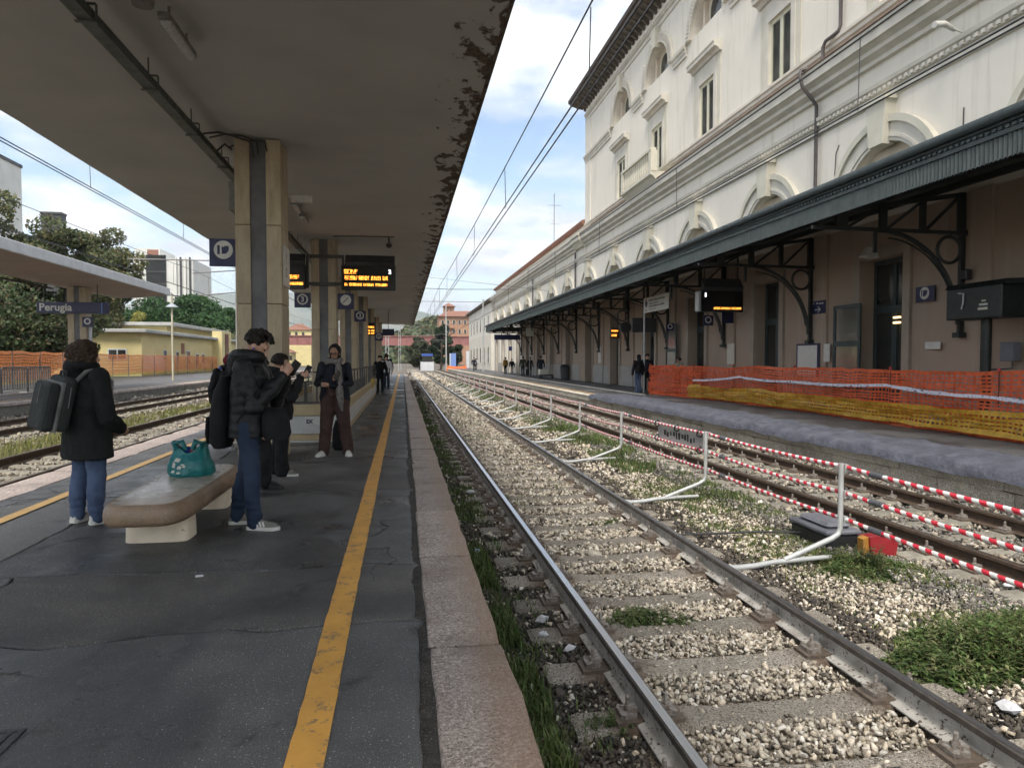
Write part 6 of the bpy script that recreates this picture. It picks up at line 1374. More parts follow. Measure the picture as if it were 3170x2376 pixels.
# litter, bin and carts
lb = empty('litter_bin', (12.4, 52.5, 0), 'dark litter bin by the station wall under the canopy', 'bin'); part('body', MB().lathe([(.32,0),(.36,.8),(.38,.95),(.30,1.0)], (12.4,52.5,0), 16), M['hood'], lb, smooth=40); part('lid', MB().lathe([(.38,1.0),(.30,1.12),(.05,1.18)], (12.4,52.5,0), 16), M['black'], lb, smooth=40)
lg = empty('luggage_cart', (11.6, 56, 0), 'grey luggage cart loaded with bags under the canopy', 'cart'); part('base', MB().box(11.0, 12.2, 55.6, 56.8, .2, .32), M['hood'], lg); part('handle', MB().tube([(12.2,55.8,.3),(12.25,55.8,1.1),(12.25,56.6,1.1),(12.2,56.6,.3)], .03, 6), M['galv'], lg); part('crate', MB().box(11.05, 11.8, 55.65, 56.5, .32, .75), M['trim_y'], lg, bevel=.03)
for dx in (.1, 1.1):
    part('wheel', MB().prism(arc(11.0+dx,.11,.11,0,360,14)[:-1], 'y', 55.56, 55.6), M['black'], lg)
lt = pmat('litter_white', (.66,.66,.66), (.5,.5,.52), 30, .6); ltb = pmat('litter_blue', (.18,.35,.62), (.4,.5,.6), 40, .5)
def litter(x, y, s, mat, label, z=-.44, seed=0):
    rg = np.random.default_rng(seed); v = IV*(1+rg.uniform(-.4,.4,(12,1)))*np.array([s, s*.8, s*.45])+np.array([x,y,z]); m = MB(); m.add([tuple(p) for p in v], [tuple(f) for f in IF]); tag(part('litter', m, mat), label, 'litter', 'litter on the tracks')
for i, (x, y, s, mt, lab) in enumerate(((1.02,5.05,.05,lt,'crumpled white paper left of the near rail'), (.98,4.78,.04,lt,'small white scrap beside the near rail'), (1.1,4.5,.05,lt,'white paper lump against the near rail'), (.74,7.0,.05,ltb,'pale blue scrap on the dark stones below the kerb'), (.98,10.2,.06,lt,'white scrap left of the near rail further away'), (-5.4,9.8,.09,ltb,'blue litter bag on the left track'), (-5.3,9.3,.06,lt,'white scrap on the left track'), (-6.0,12.3,.06,M['red'],'small red litter on the left track'), (5.15,5.2,.05,lt,'white scrap under the lowest striped tube'), (3.35,3.35,.06,lt,'white lump below the leafy weed patch'))): litter(x, y, s, mt, lab, seed=i)
tag(part('cigarette_stub', MB().tube([(-1.42,5.02,.012),(-1.37,5.03,.012)], .008, 6), lt), 'tiny white stub on the dark asphalt', 'litter')
wd = tag(part('wood_offcut', MB().box(2.02, 2.3, 2.62, 2.88, -.47, -.40), pmat('dark_wood', (.05,.045,.04), (.03,.028,.026), 12, .8, stretch=(1,8,1)), bevel=.01), 'dark wood offcut on the pale ballast at the bottom edge', 'wood')
# ------------------------------------------------------------------ people
def remesh(mb, voxel, smooth=4, disp=None):
    me = bpy.data.meshes.new('tmp'); me.from_pydata([tuple(p) for p in mb.v], [], mb.f)
    b = bmesh.new(); b.from_mesh(me); bmesh.ops.recalc_face_normals(b, faces=b.faces); b.to_mesh(me); b.free()
    o = bpy.data.objects.new('tmp', me)
    m = o.modifiers.new('r', 'REMESH'); m.mode = 'VOXEL'; m.voxel_size = voxel
    if smooth: s = o.modifiers.new('s', 'SMOOTH'); s.iterations = smooth; s.factor = .5
    r = evaluate(o)
    bpy.data.objects.remove(o); bpy.data.meshes.remove(me)
    if disp:
        n = len(r.vertices); co = np.empty(n*3); nr = np.empty(n*3); r.vertices.foreach_get('co', co); r.vertices.foreach_get('normal', nr)
        co = co.reshape(-1,3); nr = nr.reshape(-1,3); d = np.array([disp(p) for p in co]); co = co+nr*d[:,None]; r.vertices.foreach_set('co', co.ravel()); r.update()
    r.polygons.foreach_set('use_smooth', [True]*len(r.polygons))
    return r
def loft(mb, rings, n=20, k=2.3):
    """stacked superellipse rings (cx, cy, cz, rx, ry)"""
    vs = []
    for (x, y, z, rx, ry) in rings: vs += [(p[0], p[1], z) for p in sq(x, y, rx, ry, n, k)]
    m = len(rings); fs = [(i*n+j, i*n+(j+1) % n, (i+1)*n+(j+1) % n, (i+1)*n+j) for i in range(m-1) for j in range(n)] + [tuple(range(n-1,-1,-1)), tuple(range((m-1)*n, m*n))]
    mb.add(vs, fs)
def ball(mb, c, r, sx=1, sy=1, sz=1, n=10):
    pr = [(max(.001, r*math.sin(PI*i/n)), -r*math.cos(PI*i/n)*sz) for i in range(n+1)]; mb.lathe(pr, c, 12, sx, sy)
def limb(mb, pts, rs, n=12):
    mb.tube(pts, rs, n)
    for p, r in zip(pts, rs): ball(mb, p, r*.99, n=8)
def hand(mb, w, d, nrm, curl=.6, s=1.0, side=1):
    """palm with four unequal bent fingers and a thumb leaving its side; d = pointing direction, nrm = palm normal"""
    d = Vector(d).normalized(); nr = Vector(nrm).normalized(); a = d.cross(nr).normalized()*side; w = Vector(w)
    limb(mb, [w, w+d*.035*s, w+d*.075*s], [.024*s,.029*s,.030*s], 8)
    for i in (-1, 1): limb(mb, [w+d*.03*s+a*.014*i*s, w+d*.078*s+a*.020*i*s], [.020*s,.017*s], 8)
    for i, L_ in enumerate((.066,.078,.072,.056)):
        b = w+d*.085*s+a*(.030-.020*i)*s; d1 = (d+nr*curl*.5).normalized(); d2 = (d+nr*curl*1.6).normalized(); d3 = (d*.5+nr*curl*2.2).normalized()
        p1 = b+d1*L_*.45*s; p2 = p1+d2*L_*.32*s; p3 = p2+d3*L_*.26*s; limb(mb, [b, p1, p2, p3], [.0098*s,.0092*s,.0085*s,.0075*s], 7)
    b = w+d*.028*s+a*.026*s; d1 = (d*.7+a*.7+nr*.35).normalized(); p1 = b+d1*.04*s; p2 = p1+(d+nr*.6+a*.1).normalized()*.034*s; limb(mb, [b, p1, p2], [.0135*s,.0108*s,.009*s], 7)
def cloth(name, c1, c2=None, rough=.85, scale=7, bump=.004, bscale=60, spec=.3, **k): return pmat(name, c1, c2, scale, rough, .08, bump, bscale, spec=spec, **k)
M['skin'] = pmat('skin', (.50,.30,.21), (.44,.25,.17), 12, .55); M['skin_dark'] = pmat('skin_tan', (.36,.20,.13), (.31,.165,.105), 12, .55)
M['hair_dark'] = pmat('hair_dark', (.009,.007,.006), (.022,.016,.012), 60, .6, bump=.004, bscale=140, spec=.2); M['hair_brown'] = pmat('hair_brown', (.028,.018,.012), (.065,.042,.027), 60, .65, bump=.006, bscale=120, spec=.2)
M['black_cloth'] = cloth('black_cloth', (.007,.007,.008), (.013,.013,.014)); M['parka'] = cloth('parka_black', (.008,.009,.009), (.014,.016,.016)); M['puffer'] = cloth('puffer_black', (.008,.009,.010), (.011,.012,.014), .55, 5, .002, 40, .3)
M['jeans'] = cloth('jeans_blue', (.040,.065,.125), (.085,.12,.20), .9, 4, .002, 160); M['jeans_dark'] = cloth('jeans_dark', (.016,.026,.050), (.030,.046,.080), .9, 4, .002, 160)
M['brown_cloth'] = cloth('brown_cloth', (.045,.025,.022), (.068,.038,.032)); M['navy'] = cloth('navy_cloth', (.009,.010,.016), (.015,.017,.025)); M['scarf'] = cloth('grey_scarf', (.22,.20,.18), (.12,.11,.105), scale=25)
M['shoe_white'] = cloth('shoe_white', (.62,.60,.54), (.50,.48,.43), .6); M['shoe_grey'] = cloth('shoe_grey', (.19,.18,.155), (.14,.135,.115), .7); M['sole'] = cloth('sole_white', (.66,.65,.60), (.56,.55,.5), .6); M['boot'] = cloth('boot_black', (.012,.012,.012), (.025,.025,.025), .4, spec=.5)
M['burgundy'] = cloth('burgundy', (.17,.012,.03), (.12,.01,.02)); M['olive'] = cloth('olive', (.05,.05,.03), (.07,.068,.042)); M['mustard'] = cloth('mustard', (.34,.19,.03), (.25,.14,.025)); M['phone'] = pmat('phone', (.01,.01,.012), (.015,.015,.016), 4, .2)
M['khaki'] = cloth('khaki', (.28,.23,.17), (.22,.18,.13)); M['white_cloth'] = cloth('white_cloth', (.55,.55,.56), (.45,.45,.46))
def person(label, at, yaw, H, jacket, trousers, shoes, arms=None, feet=((-.10,.0),(.10,.0)), bend=.05, hem=.50, build=1.0, puff='soft', hair=None, head=(0,0), skin='skin', leg=.075, cuff=.07, vox=.010, group=None, toes=None, extra=None, hood=False, lean=0.0, sole=True):
    """one continuous body, clothes and hair as children; local frame: +y is where the person faces, +x the right hand"""
    far = vox > .015; h = H; sh = .815*h; hip = .52*h; J = Matrix.Rotation(math.radians(yaw), 4, 'Z')
    sw_ = .110*h*build
    arms = arms or {-1: ((-.16*h*build-.02, -.01, .62*h), (-.155*h*build-.02, .06, .47*h)), 1: ((.16*h*build+.02, -.01, .62*h), (.155*h*build+.02, .06, .47*h))}
    S = {s: Vector((s*sw_, lean*.5, sh)) for s in (-1, 1)}; E_ = {s: Vector(arms[s][0]) for s in (-1, 1)}; Wr = {s: Vector(arms[s][1]) for s in (-1, 1)}
    Hp = {s: Vector((s*.052*h, 0, hip)) for s in (-1, 1)}; An = {}
    for s, f in zip((-1, 1), feet): An[s] = Vector((f[0], f[1]-.02, .048*h))
    Kn = {s: (Hp[s]+An[s])/2+Vector((0, bend, .01)) for s in (-1, 1)}
    tdn, trn = head; hc = Vector((0, lean+.012, .925*h)); HR = Matrix.Rotation(math.radians(-tdn), 3, 'X'); HT = Matrix.Rotation(math.radians(trn), 3, 'Z')
    def hd(x, y, z): return hc+HT@(HR@Vector((x, y, z+.03*h)))-Vector((0,0,.03*h))
    b = MB(); q = h/1.75
    # skull, jaw, nose, brow, ears, lips
    for (x, y, z, r, sx, sy, sz) in ((0,-.012,.022,.088,.84,1.05,.98), (0,.018,-.035,.062,.88,1.05,1.15), (0,.05,-.078,.034,1.1,.95,.85), (0,.06,.03,.05,1.05,.7,.55)):
        c = hd(x*q, y*q, z*q); ball(b, c, r*q, sx, sy, sz, 12)
    limb(b, [hd(0,.082*q,.008*q), hd(0,.100*q,-.020*q), hd(0,.112*q,-.034*q), hd(0,.095*q,-.042*q)], [.011*q,.013*q,.014*q,.013*q], 8)
    limb(b, [hd(-.02*q,.082*q,-.063*q), hd(0,.091*q,-.062*q), hd(.02*q,.082*q,-.063*q)], [.006*q,.009*q,.006*q], 6)
    for s in (-1, 1): ball(b, hd(s*.075*q,-.012*q,-.008*q), .028*q, .35, .75, 1.15, 8); limb(b, [hd(s*.018*q,.085*q,.022*q), hd(s*.045*q,.074*q,.024*q)], [.007*q,.006*q], 6)
    limb(b, [hd(0,-.012*q,-.07*q), Vector((0, lean*.8-.005, .845*h)), Vector((0, lean*.6, .80*h))], [.052*q,.052*q,.058*q], 12)
    loft(b, [(0,0,.50*h,.085*q,.07*q), (0,0,.60*h,.095*q,.065*q), (0,lean*.3,.72*h,.125*q,.075*q), (0,lean*.5,.80*h,.13*q,.06*q), (0,lean*.5,.825*h,.06*q,.05*q)])
    for s in (-1, 1):
        limb(b, [S[s]*.9+Vector((0,0,.08*h)), S[s], E_[s], Wr[s]], [.04*q,.042*q,.034*q,.024*q], 8)
        dr = (Wr[s]-E_[s]).normalized(); hp = (jacket.get('palm') or {}).get(s)
        hand(b, Wr[s], hp[0] if hp else dr, hp[1] if hp else (-s,.3,0), hp[2] if hp else .35, q, s)
        limb(b, [Hp[s], Kn[s], An[s]], [.062*q,.045*q,.032*q], 8); limb(b, [An[s], An[s]+Vector((0,.06,-.02))], [.032*q,.028*q], 8)
    body = remesh(b, vox*.75 if not far else vox*.8, 2); body.materials.append(M[skin])
    root = link('person', body); root.location = at; root.rotation_euler.z = math.radians(yaw); tag(root, label, 'person', group)
    def kid(name, mb, mat, v=vox, sm=4, disp=None, raw=False):
        if raw: me = mb.mesh(name, M[mat] if isinstance(mat, str) else mat, smooth=45)
        else: me = remesh(mb, v, sm, disp); me.materials.append(M[mat] if isinstance(mat, str) else mat)
        return link(name, me, root)
    # trousers
    t = MB(); tl = leg*q
    loft(t, [(0,-.005,.485*h,.118*q*build,.10*q), (0,-.008,.52*h,.128*q*build,.112*q), (0,-.002,.56*h,.118*q*build,.10*q), (0,0,.60*h,.11*q*build,.09*q)])
    for s in (-1, 1):
        hem_p = An[s]+Vector((0, .0, -.018*h))
        limb(t, [Hp[s]+Vector((s*.008,0,.0)), Hp[s]*.55+Kn[s]*.45, Kn[s], Kn[s]*.5+An[s]*.5+Vector((0,-.012,0)), hem_p], [tl*1.22, tl*1.1, tl*.92, tl*.88, cuff*q], 12)
    def fold_t(p):
        z = p[2]/h; a = .006*noise.noise((p[0]*14, p[1]*14, p[2]*9)); k = math.exp(-((z-.10)/.07)**2)+.6*math.exp(-((z-.29)/.05)**2)
        return q*(a+.012*k*noise.noise((p[0]*9, p[1]*9, p[2]*34))+.003*noise.noise((p[0]*40, p[1]*40, p[2]*30)))
    kid('trousers', t, trousers, disp=None if far else fold_t)
    # jacket
    j = MB(); w = jacket.get('w', .15)*q*build; d = jacket.get('d', .115)*q*build; hz = hem*h
    loft(j, [(0,-.004,hz,w*jacket.get('flare',1.06),d*1.08), (0,-.004,hz+.03,w*jacket.get('flare',1.06),d*1.1), (0,0,.60*h,w*.98,d*1.02), (0,lean*.3,.70*h,w*1.03,d*1.05), (0,lean*.5,.775*h,w*1.05,d*.98), (0,lean*.5,.815*h,w*.86,d*.80), (0,lean*.6,.845*h,.085*q,.075*q)])
    ar = jacket.get('arm', .062)*q
    for s in (-1, 1):
        limb(j, [S[s]*.85+Vector((0,0,.10*h)), S[s]+Vector((s*.01,0,0)), S[s]*.45+E_[s]*.55, E_[s], E_[s]*.45+Wr[s]*.55, Wr[s]], [ar*.95, ar*1.12, ar*1.06, ar, ar*.95, ar*.72], 12)
    if hood:
        hz_ = .862*h; ring = [(math.cos(a)*.105*q, lean*.7-.03*q+math.sin(a)*.10*q, hz_-.012*math.sin(a)+.02) for a in [k*PI/8 for k in range(16)]]
        j.tube(ring, .042*q*hood, 8, closed=True); limb(j, [(0,lean*.6-.13*q,.86*h), (0,lean*.5-.135*q,.80*h)], [.062*q*hood,.05*q*hood], 10)
    else: loft(j, [(0,lean*.6,.83*h,.085*q,.08*q), (0,lean*.7,.868*h,.07*q,.068*q)])
    def fold_j(p):
        z = p[2]; big = .010*noise.noise((p[0]*7, p[1]*7, z*8)); f = .004*noise.noise((p[0]*26, p[1]*26, z*22))
        if puff == 'quilt':
            ph = z*2*PI/.085+2.2*noise.noise((p[0]*5, p[1]*5, z*4)); return q*(.006*(abs(math.sin(ph/2))**.6-.5)+big+f*1.2)
        if puff == 'puffy': return q*(.020*noise.noise((p[0]*8, p[1]*8, z*10))+f)
        return q*(big+f*1.1)
    kid('jacket', j, jacket['mat'], disp=None if far else fold_j)
    # shoes
    for i, s in enumerate((-1, 1)):
        f = feet[i]; ta = math.radians((toes or (0, 0))[i]); R2 = Matrix.Rotation(ta, 3, 'Z'); fl = .152*h
        m1 = MB(); secs = [(-.30,.036,.085), (-.20,.043,.115), (-.02,.043,.11), (.18,.046,.085), (.38,.052,.066), (.56,.049,.058), (.68,.036,.048), (.75,.012,.034)]
        vs = []
        for (u, hw, hh) in secs:
            for a, bb in ((-1,.010),(-1.0,.022),(-.82,hh*.62),(-.42,hh*.95),(0,hh),(.42,hh*.95),(.82,hh*.62),(1,.022),(1,.010)):
                p = R2@Vector((a*hw*q, u*fl, 0)); vs.append((f[0]+p.x, f[1]+p.y, bb*q+.006))
        n9 = 9; m1.add(vs, [(a*n9+c, a*n9+(c+1) % n9, (a+1)*n9+(c+1) % n9, (a+1)*n9+c) for a in range(len(secs)-1) for c in range(n9)] + [tuple(range(n9)), tuple(range((len(secs)-1)*n9, len(secs)*n9))])
        sh_ = kid('shoe', m1, shoes[0], raw=True)
        if sole and not far:
            m2 = MB(); so = [(-.325,.032),(-.22,.047),(0,.046),(.2,.050),(.4,.056),(.58,.053),(.70,.039),(.775,.014)]
            lp_ = [(a*hw*q, u*fl) for u, hw in so for a in (1,)] + [(-hw*q, u*fl) for u, hw in reversed(so)]
            lp_ = [(f[0]+(R2@Vector((x, y, 0))).x, f[1]+(R2@Vector((x, y, 0))).y) for x, y in lp_]
            m2.prism(lp_, 'z', .001, .032*q); me = m2.mesh('sole', M[shoes[1]]); link('sole', me, sh_)
    # hair
    if hair:
        kind, hm = hair; hb = MB(); rg = random.Random(int(H*1000)+len(label))
        def hball(x, y, z, r): ball(hb, hd(x*q, y*q, z*q), r*q, n=6)
        if kind in ('short', 'curly', 'bob'):
            cnt = 620 if not far else 26
            for _ in range(cnt):
                th, ph_ = rg.uniform(0, 2*PI), rg.uniform(-.35, 1.0); cz = ph_; rr_ = math.sqrt(max(0, 1-cz*cz)); x, y = rr_*math.cos(th), rr_*math.sin(th)
                if y > .35 and cz < (.62 if kind != 'bob' else .5): continue
                if kind == 'short' and cz < -.1 and abs(x) > .55 and y > -.3: continue
                g_ = {'short': 1.02, 'curly': 1.12, 'bob': 1.05}[kind]
                hball(x*.082*g_, -.014+y*.10*g_, .024+cz*.092*g_+.012, rg.uniform(.010,.021)*(1.25 if kind == 'curly' else 1)*(2.6 if far else 1)*(1+.25*noise.noise((x*5,y*5,cz*5))))
            ball(hb, hd(0,-.02*q,.03*q), .088*q, .9, 1.02, .98, 10)
            if kind == 'short':
                for _ in range(90): hball(rg.uniform(-.055,.055), .06+rg.uniform(-.04,.045), .092+rg.uniform(-.015,.04), rg.uniform(.008,.017))
            if kind == 'bob':
                for s in (-1, 1):
                    for k in range(7): hball(s*.082, -.03+rg.uniform(-.02,.02), -.02-.02*k, .032)
                for k in range(7): hball(rg.uniform(-.05,.05), -.09, -.01-.02*k, .04)
        elif kind == 'tousled':
            for _ in range(900):
                v = Vector((rg.gauss(0,1), rg.gauss(0,1), rg.gauss(0,1))).normalized()
                if v.z < -.25 or (v.y > .30 and v.z < .45) or (abs(v.x) > .5 and v.z < .1 and v.y > -.25): continue
                up_ = 1+.22*max(0, v.z)+.10*max(0, v.y); k = rg.uniform(.90, 1.16); hball(v.x*.088*k, -.012+v.y*.104*k*up_, .026+v.z*.098*k*up_, rg.uniform(.006,.014))
            ball(hb, hd(0,-.02*q,.034*q), .088*q, .9, 1.02, 1.0, 10)
        elif kind == 'mop':
            for _ in range(1100):
                v = Vector((rg.gauss(0,1), rg.gauss(0,1), rg.gauss(0,1))).normalized()
                if v.y > .45 and v.z < .45: continue
                if v.z < -.8: continue
                k = rg.uniform(.9, 1.14); hball(v.x*.132*k, -.035+v.y*.138*k, -.010+v.z*.150*k, rg.uniform(.007,.016))
            ball(hb, hd(0,-.035*q,.0), .112*q, 1, 1.02, 1.08, 10)
        elif kind == 'beanie':
            ball(hb, hd(0,-.012*q,.035*q), .100*q, .92, 1.06, .95, 12); ball(hb, hd(0,-.02*q,.12*q), .05*q, 1, 1, .8, 8)
        elif kind == 'hoodup':
            ball(hb, hd(0,-.052*q,.03*q), .112*q, .90, .98, 1.05, 12); limb(hb, [hd(0,-.06*q,-.06*q), Vector((0,-.06,.83*h))], [.095*q,.10*q], 12)
        kid('hat' if kind == 'beanie' else ('hood' if kind == 'hoodup' else 'hair'), hb, hm, v=min(vox, .0075) if not far else vox*.8, sm=1)
    if not far:
        for s in (-1, 1): e = MB(); ball(e, hd(s*.031*q,.076*q,.004*q), .0115*q, 1, .7, .8, 8); kid('eye', e, 'black', raw=True)
    if extra: extra(root, kid, dict(q=q, h=h, hd=hd, S=S, E=E_, W=Wr, An=An))
    return root
def rw_(root, p): return root.matrix_basis@Vector(p)
def carried(name, label, cat, root, pieces, group=None):
    """a thing carried by a person, given in that person's local frame, but an object of its own"""
    o = empty(name, root.location, label, cat, group); o.rotation_euler = root.rotation_euler
    for nm, mb, mat, bev in pieces:
        me = mb.mesh(nm, M[mat] if isinstance(mat, str) else mat, smooth=45 if not bev else None)
        if bev: bevel_me(me, bev, 2)
        link(nm, me, o)
    return o
def phone(root, c, d, u, label):
    c, d, u = Vector(c), Vector(d).normalized(), Vector(u).normalized(); m = MB(); m.bar(c-d*.075, c+d*.075, .072, .009, u)
    carried('phone', label, 'phone', root, [('case', m, 'phone', .004)])
# woman in the parka, seen from behind
h = 1.66
wom = person('woman in long black parka and blue jeans seen from behind, grey backpack on', (-2.87, 6.90, 0), -40, h, dict(mat='parka', w=.20, d=.165, flare=1.20, arm=.082), 'jeans', ('shoe_white', 'sole'),
    arms={-1: ((-.27,.05,.99), (-.10,.22,.93)), 1: ((.28,.03,.98), (.17,.21,.87))}, feet=((-.125,-.02),(.115,.03)), toes=(14,-10), bend=.02, hem=.362, build=1.10, hair=('mop', 'hair_brown'), leg=.092, cuff=.062, vox=.010, hood=1.25)
m1 = MB(); m1.box(-.175,.175,-.31,-.18,.84,1.385); m2 = MB(); m2.box(-.16,.16,-.44,-.315,.83,1.31); m3 = MB()
for k in range(3): m3.box(-.165+.001*k, .165, -.328+.012*k, -.322+.012*k, .835, 1.325)
m4 = MB(); m4.tube([(-.06,-.26,1.38),(-.05,-.26,1.425),(.04,-.26,1.435),(.06,-.26,1.38)], .012, 6)
stp = MB(); stp.tube([(.13,-.17,1.30),(.16,-.08,1.40),(.15,.03,1.42),(.17,.14,1.30),(.17,.12,1.05)], .018, 6); stl = MB(); stl.tube([(-.16,-.17,1.30),(-.17,-.08,1.40),(-.16,.03,1.42),(-.17,.14,1.30),(-.17,.12,1.05)], .018, 6)
M['pack'] = cloth('backpack_grey', (.030,.034,.033), (.022,.026,.025), .7); M['packzip'] = cloth('zip_grey', (.22,.22,.21), (.14,.14,.135), .5)
z1, z2 = MB(), MB(); z1.tube([(.0,-.4435,1.28),(.005,-.4435,1.09)], .006, 5); z2.tube([(.1765,-.25,1.29),(.1765,-.24,1.09)], .006, 5)
piping = MB(); piping.tube([(.164,-.318,.84),(.164,-.318,1.30),(.14,-.318,1.318),(-.14,-.318,1.318),(-.162,-.318,1.29),(-.162,-.318,.84)], .010, 6)
TB = Matrix.Translation((0,-.18,1.10))@Matrix.Rotation(math.radians(-9), 4, 'X')@Matrix.Rotation(math.radians(7), 4, 'Y')@Matrix.Scale(.9, 4)@Matrix.Translation((0,.18,-1.10))
for mb_ in (m1, m2, m3, m4, z1, z2, piping): mb_.v = [tuple(TB@Vector(p)) for p in mb_.v]
carried('backpack', 'boxy dark grey two-part backpack worn by the woman in the parka', 'backpack', wom, [('main_pocket', m1, 'pack', .045), ('front_pocket', m2, 'pack', .04), ('gusset', m3, 'packzip', 0), ('handle', m4, 'pack', 0), ('strap', stp, 'packzip', 0), ('strap', stl, 'packzip', 0), ('zip', z1, 'packzip', 0), ('zip', z2, 'packzip', 0), ('piping', piping, 'packzip', 0)])
# young man with phone, facing right
def man_extra(root, kid, c):
    q = c['q']; e = MB(); ball(e, c['hd'](.081*q,-.002*q,-.022*q), .010, .6, 1, 1.2, 8); kid('earbud', e, pmat('earbud_blue', (.04,.06,.3), (.03,.05,.25), 4, .4), raw=True)
    st_ = MB()
    for s, f in ((1, (.10, .09)),):
        for k in range(3): u = .055+.028*k; st_.add([(f[0]+.060, f[1]-.02+u-.02, .036), (f[0]+.060, f[1]-.02+u-.004, .036), (f[0]+.045, f[1]-.02+u-.022, .078), (f[0]+.045, f[1]-.02+u-.038, .078)], [(0,1,2,3)])
    tag(kid('shoe_stripes', st_, 'sole', raw=True), kind='stuff')
man = person('young man in black puffer jacket and jeans looking down at his phone', (-1.36, 6.50, 0), -97, 1.76, dict(mat='puffer', w=.172, d=.150, flare=1.02, arm=.076, palm={1: ((-.35,.55,.75), (-.7,-.2,.2), .7), -1: ((.35,.6,.7), (.6,-.2,.2), .7)}), 'jeans_dark', ('shoe_grey', 'sole'),
    arms={-1: ((-.26,.16,1.12), (-.07,.30,1.36)), 1: ((.27,.14,1.10), (.07,.31,1.35))}, feet=((-.13,-.15),(.10,.09)), toes=(12,-8), bend=.015, hem=.465, build=1.06, puff='quilt', hair=('tousled', 'hair_dark'), head=(30,4), leg=.080, cuff=.064, vox=.010, hood=1.35, extra=man_extra, lean=.04)
phone(man, (.0, .40, 1.43), (.2,.55,.75), (1,0,0), 'dark phone held up by the young man in the puffer jacket')
bp1 = MB(); loft(bp1, [(0,-.24,.72,.13,.06), (0,-.25,.78,.16,.085), (0,-.24,1.0,.165,.09), (0,-.22,1.22,.15,.075), (0,-.19,1.36,.10,.04)]); bp2 = MB(); loft(bp2, [(0,-.335,.76,.10,.02), (0,-.335,.85,.13,.03), (0,-.33,1.0,.125,.02)])
s1, s2 = MB(), MB(); s1.tube([(.10,-.15,1.36),(.13,-.02,1.50),(.15,.10,1.42),(.17,.13,1.2),(.17,-.05,.95)], .016, 6); s2.tube([(-.10,-.15,1.36),(-.13,-.02,1.50),(-.15,.10,1.42),(-.17,.13,1.2),(-.17,-.05,.95)], .016, 6)
carried('backpack', 'slim black backpack hanging low on the young man in the puffer jacket', 'backpack', man, [('main_pocket', bp1, 'black_cloth', 0), ('front_pocket', bp2, 'black_cloth', 0), ('strap', s1, 'black_cloth', 0), ('strap', s2, 'black_cloth', 0)])
bg3 = MB(); loft(bg3, [(.10,.27,.80,.05,.10), (.10,.27,.86,.06,.13), (.10,.26,1.0,.055,.12), (.10,.25,1.08,.03,.09)]); s3 = MB(); s3.tube([(.10,.17,1.05),(.06,.12,1.25),(.0,.0,1.50),(-.05,-.14,1.30)], .010, 6)
carried('shoulder_bag', 'dark shoulder bag hanging in front of the young man', 'bag', man, [('pouch', bg3, 'black_cloth', 0), ('strap', s3, 'black_cloth', 0)])
# person in black with phone
def blk_extra(root, kid, c):
    st_ = MB(); st_.tube([(.185,.10,1.24),(.19,.12,1.14),(.185,.145,1.04)], .009, 6); kid('white_stripe', st_, 'sole', raw=True)
blk = person('short person in loose black clothes holding a phone up to the face', (-1.60, 9.42, 0), -84, 1.57, dict(mat='black_cloth', w=.185, d=.165, flare=1.03, arm=.078, palm={1: ((-.2,.7,.6), (-.6,0,.3), .6), -1: ((.3,.7,.6), (.6,0,.3), .6)}), 'black_cloth', ('shoe_grey', 'sole'),
    arms={-1: ((-.24,.17,1.03), (-.06,.27,1.27)), 1: ((.25,.17,1.02), (.07,.28,1.26))}, feet=((-.13,-.03),(.12,.06)), toes=(10,-14), bend=.02, hem=.455, build=1.12, puff='puffy', hair=('curly', 'hair_dark'), head=(16,0), leg=.105, cuff=.10, vox=.011, hood=1.1, extra=blk_extra)
phone(blk, (.0, .36, 1.36), (.05,.45,.85), (1,0,0), 'dark phone held in front of the face by the person in black')
person('person in dark coat and black boots mostly hidden behind the young man', (-1.66, 8.50, 0), -90, 1.50, dict(mat='black_cloth', w=.16, d=.13, arm=.07), 'black_cloth', ('boot', 'boot'), feet=((-.10,.0),(.10,.10)), toes=(5,-8), hem=.46, hair=('curly', 'hair_dark'), head=(10,0), vox=.014, leg=.085)
# woman in brown, facing the camera
def brn_extra(root, kid, c):
    q = c['q']; hd = c['hd']; g_ = MB()
    for s in (-1, 1): g_.tube([hd((s*.033+.024*math.cos(a))*q, .098*q, (.004+.019*math.sin(a))*q) for a in [k*PI/6 for k in range(12)]], .0035, 5, closed=True)
    g_.tube([hd(-.010*q,.100*q,.008*q), hd(.010*q,.100*q,.008*q)], .003, 5); 
    for s in (-1, 1): g_.tube([hd(s*.057*q,.096*q,.008*q), hd(s*.078*q,-.01*q,.006*q)], .003, 5)
    tag(kid('glasses', g_, 'black', raw=True), kind='stuff')
    sc_ = MB(); sc_.tube([(math.cos(a)*.10, .02+math.sin(a)*.095, 1.50-.02*math.sin(a)) for a in [k*PI/8 for k in range(16)]], .042, 8, closed=True)
    limb(sc_, [(-.07,.12,1.47), (-.09,.17,1.25), (-.10,.185,1.02), (-.115,.17,.85), (-.13,.155,.72)], [.045,.055,.062,.05,.02], 8)
    kid('scarf', sc_, 'scarf', .012, 3, lambda p: .010*noise.noise((p[0]*22, p[1]*22, p[2]*22)))
    tp = MB(); loft(tp, [(0,.005,.93,.145,.125), (0,.005,1.0,.155,.14), (0,.0,1.15,.15,.13), (0,0,1.3,.13,.11)]); kid('brown_top', tp, 'brown_cloth', .012, 3, lambda p: .010*noise.noise((p[0]*9, p[1]*9, p[2]*24)))
    fl_ = MB()
    for s in (-1, 1): loft(fl_, [(s*.17,-.03,.78,.055,.10), (s*.165,-.02,.90,.07,.13), (s*.155,.0,1.05,.065,.13), (s*.14,.0,1.2,.05,.11)])
    kid('coat_flap', fl_, 'navy', .012, 3, lambda p: .012*noise.noise((p[0]*10, p[1]*10, p[2]*12)))
    ph_ = MB()
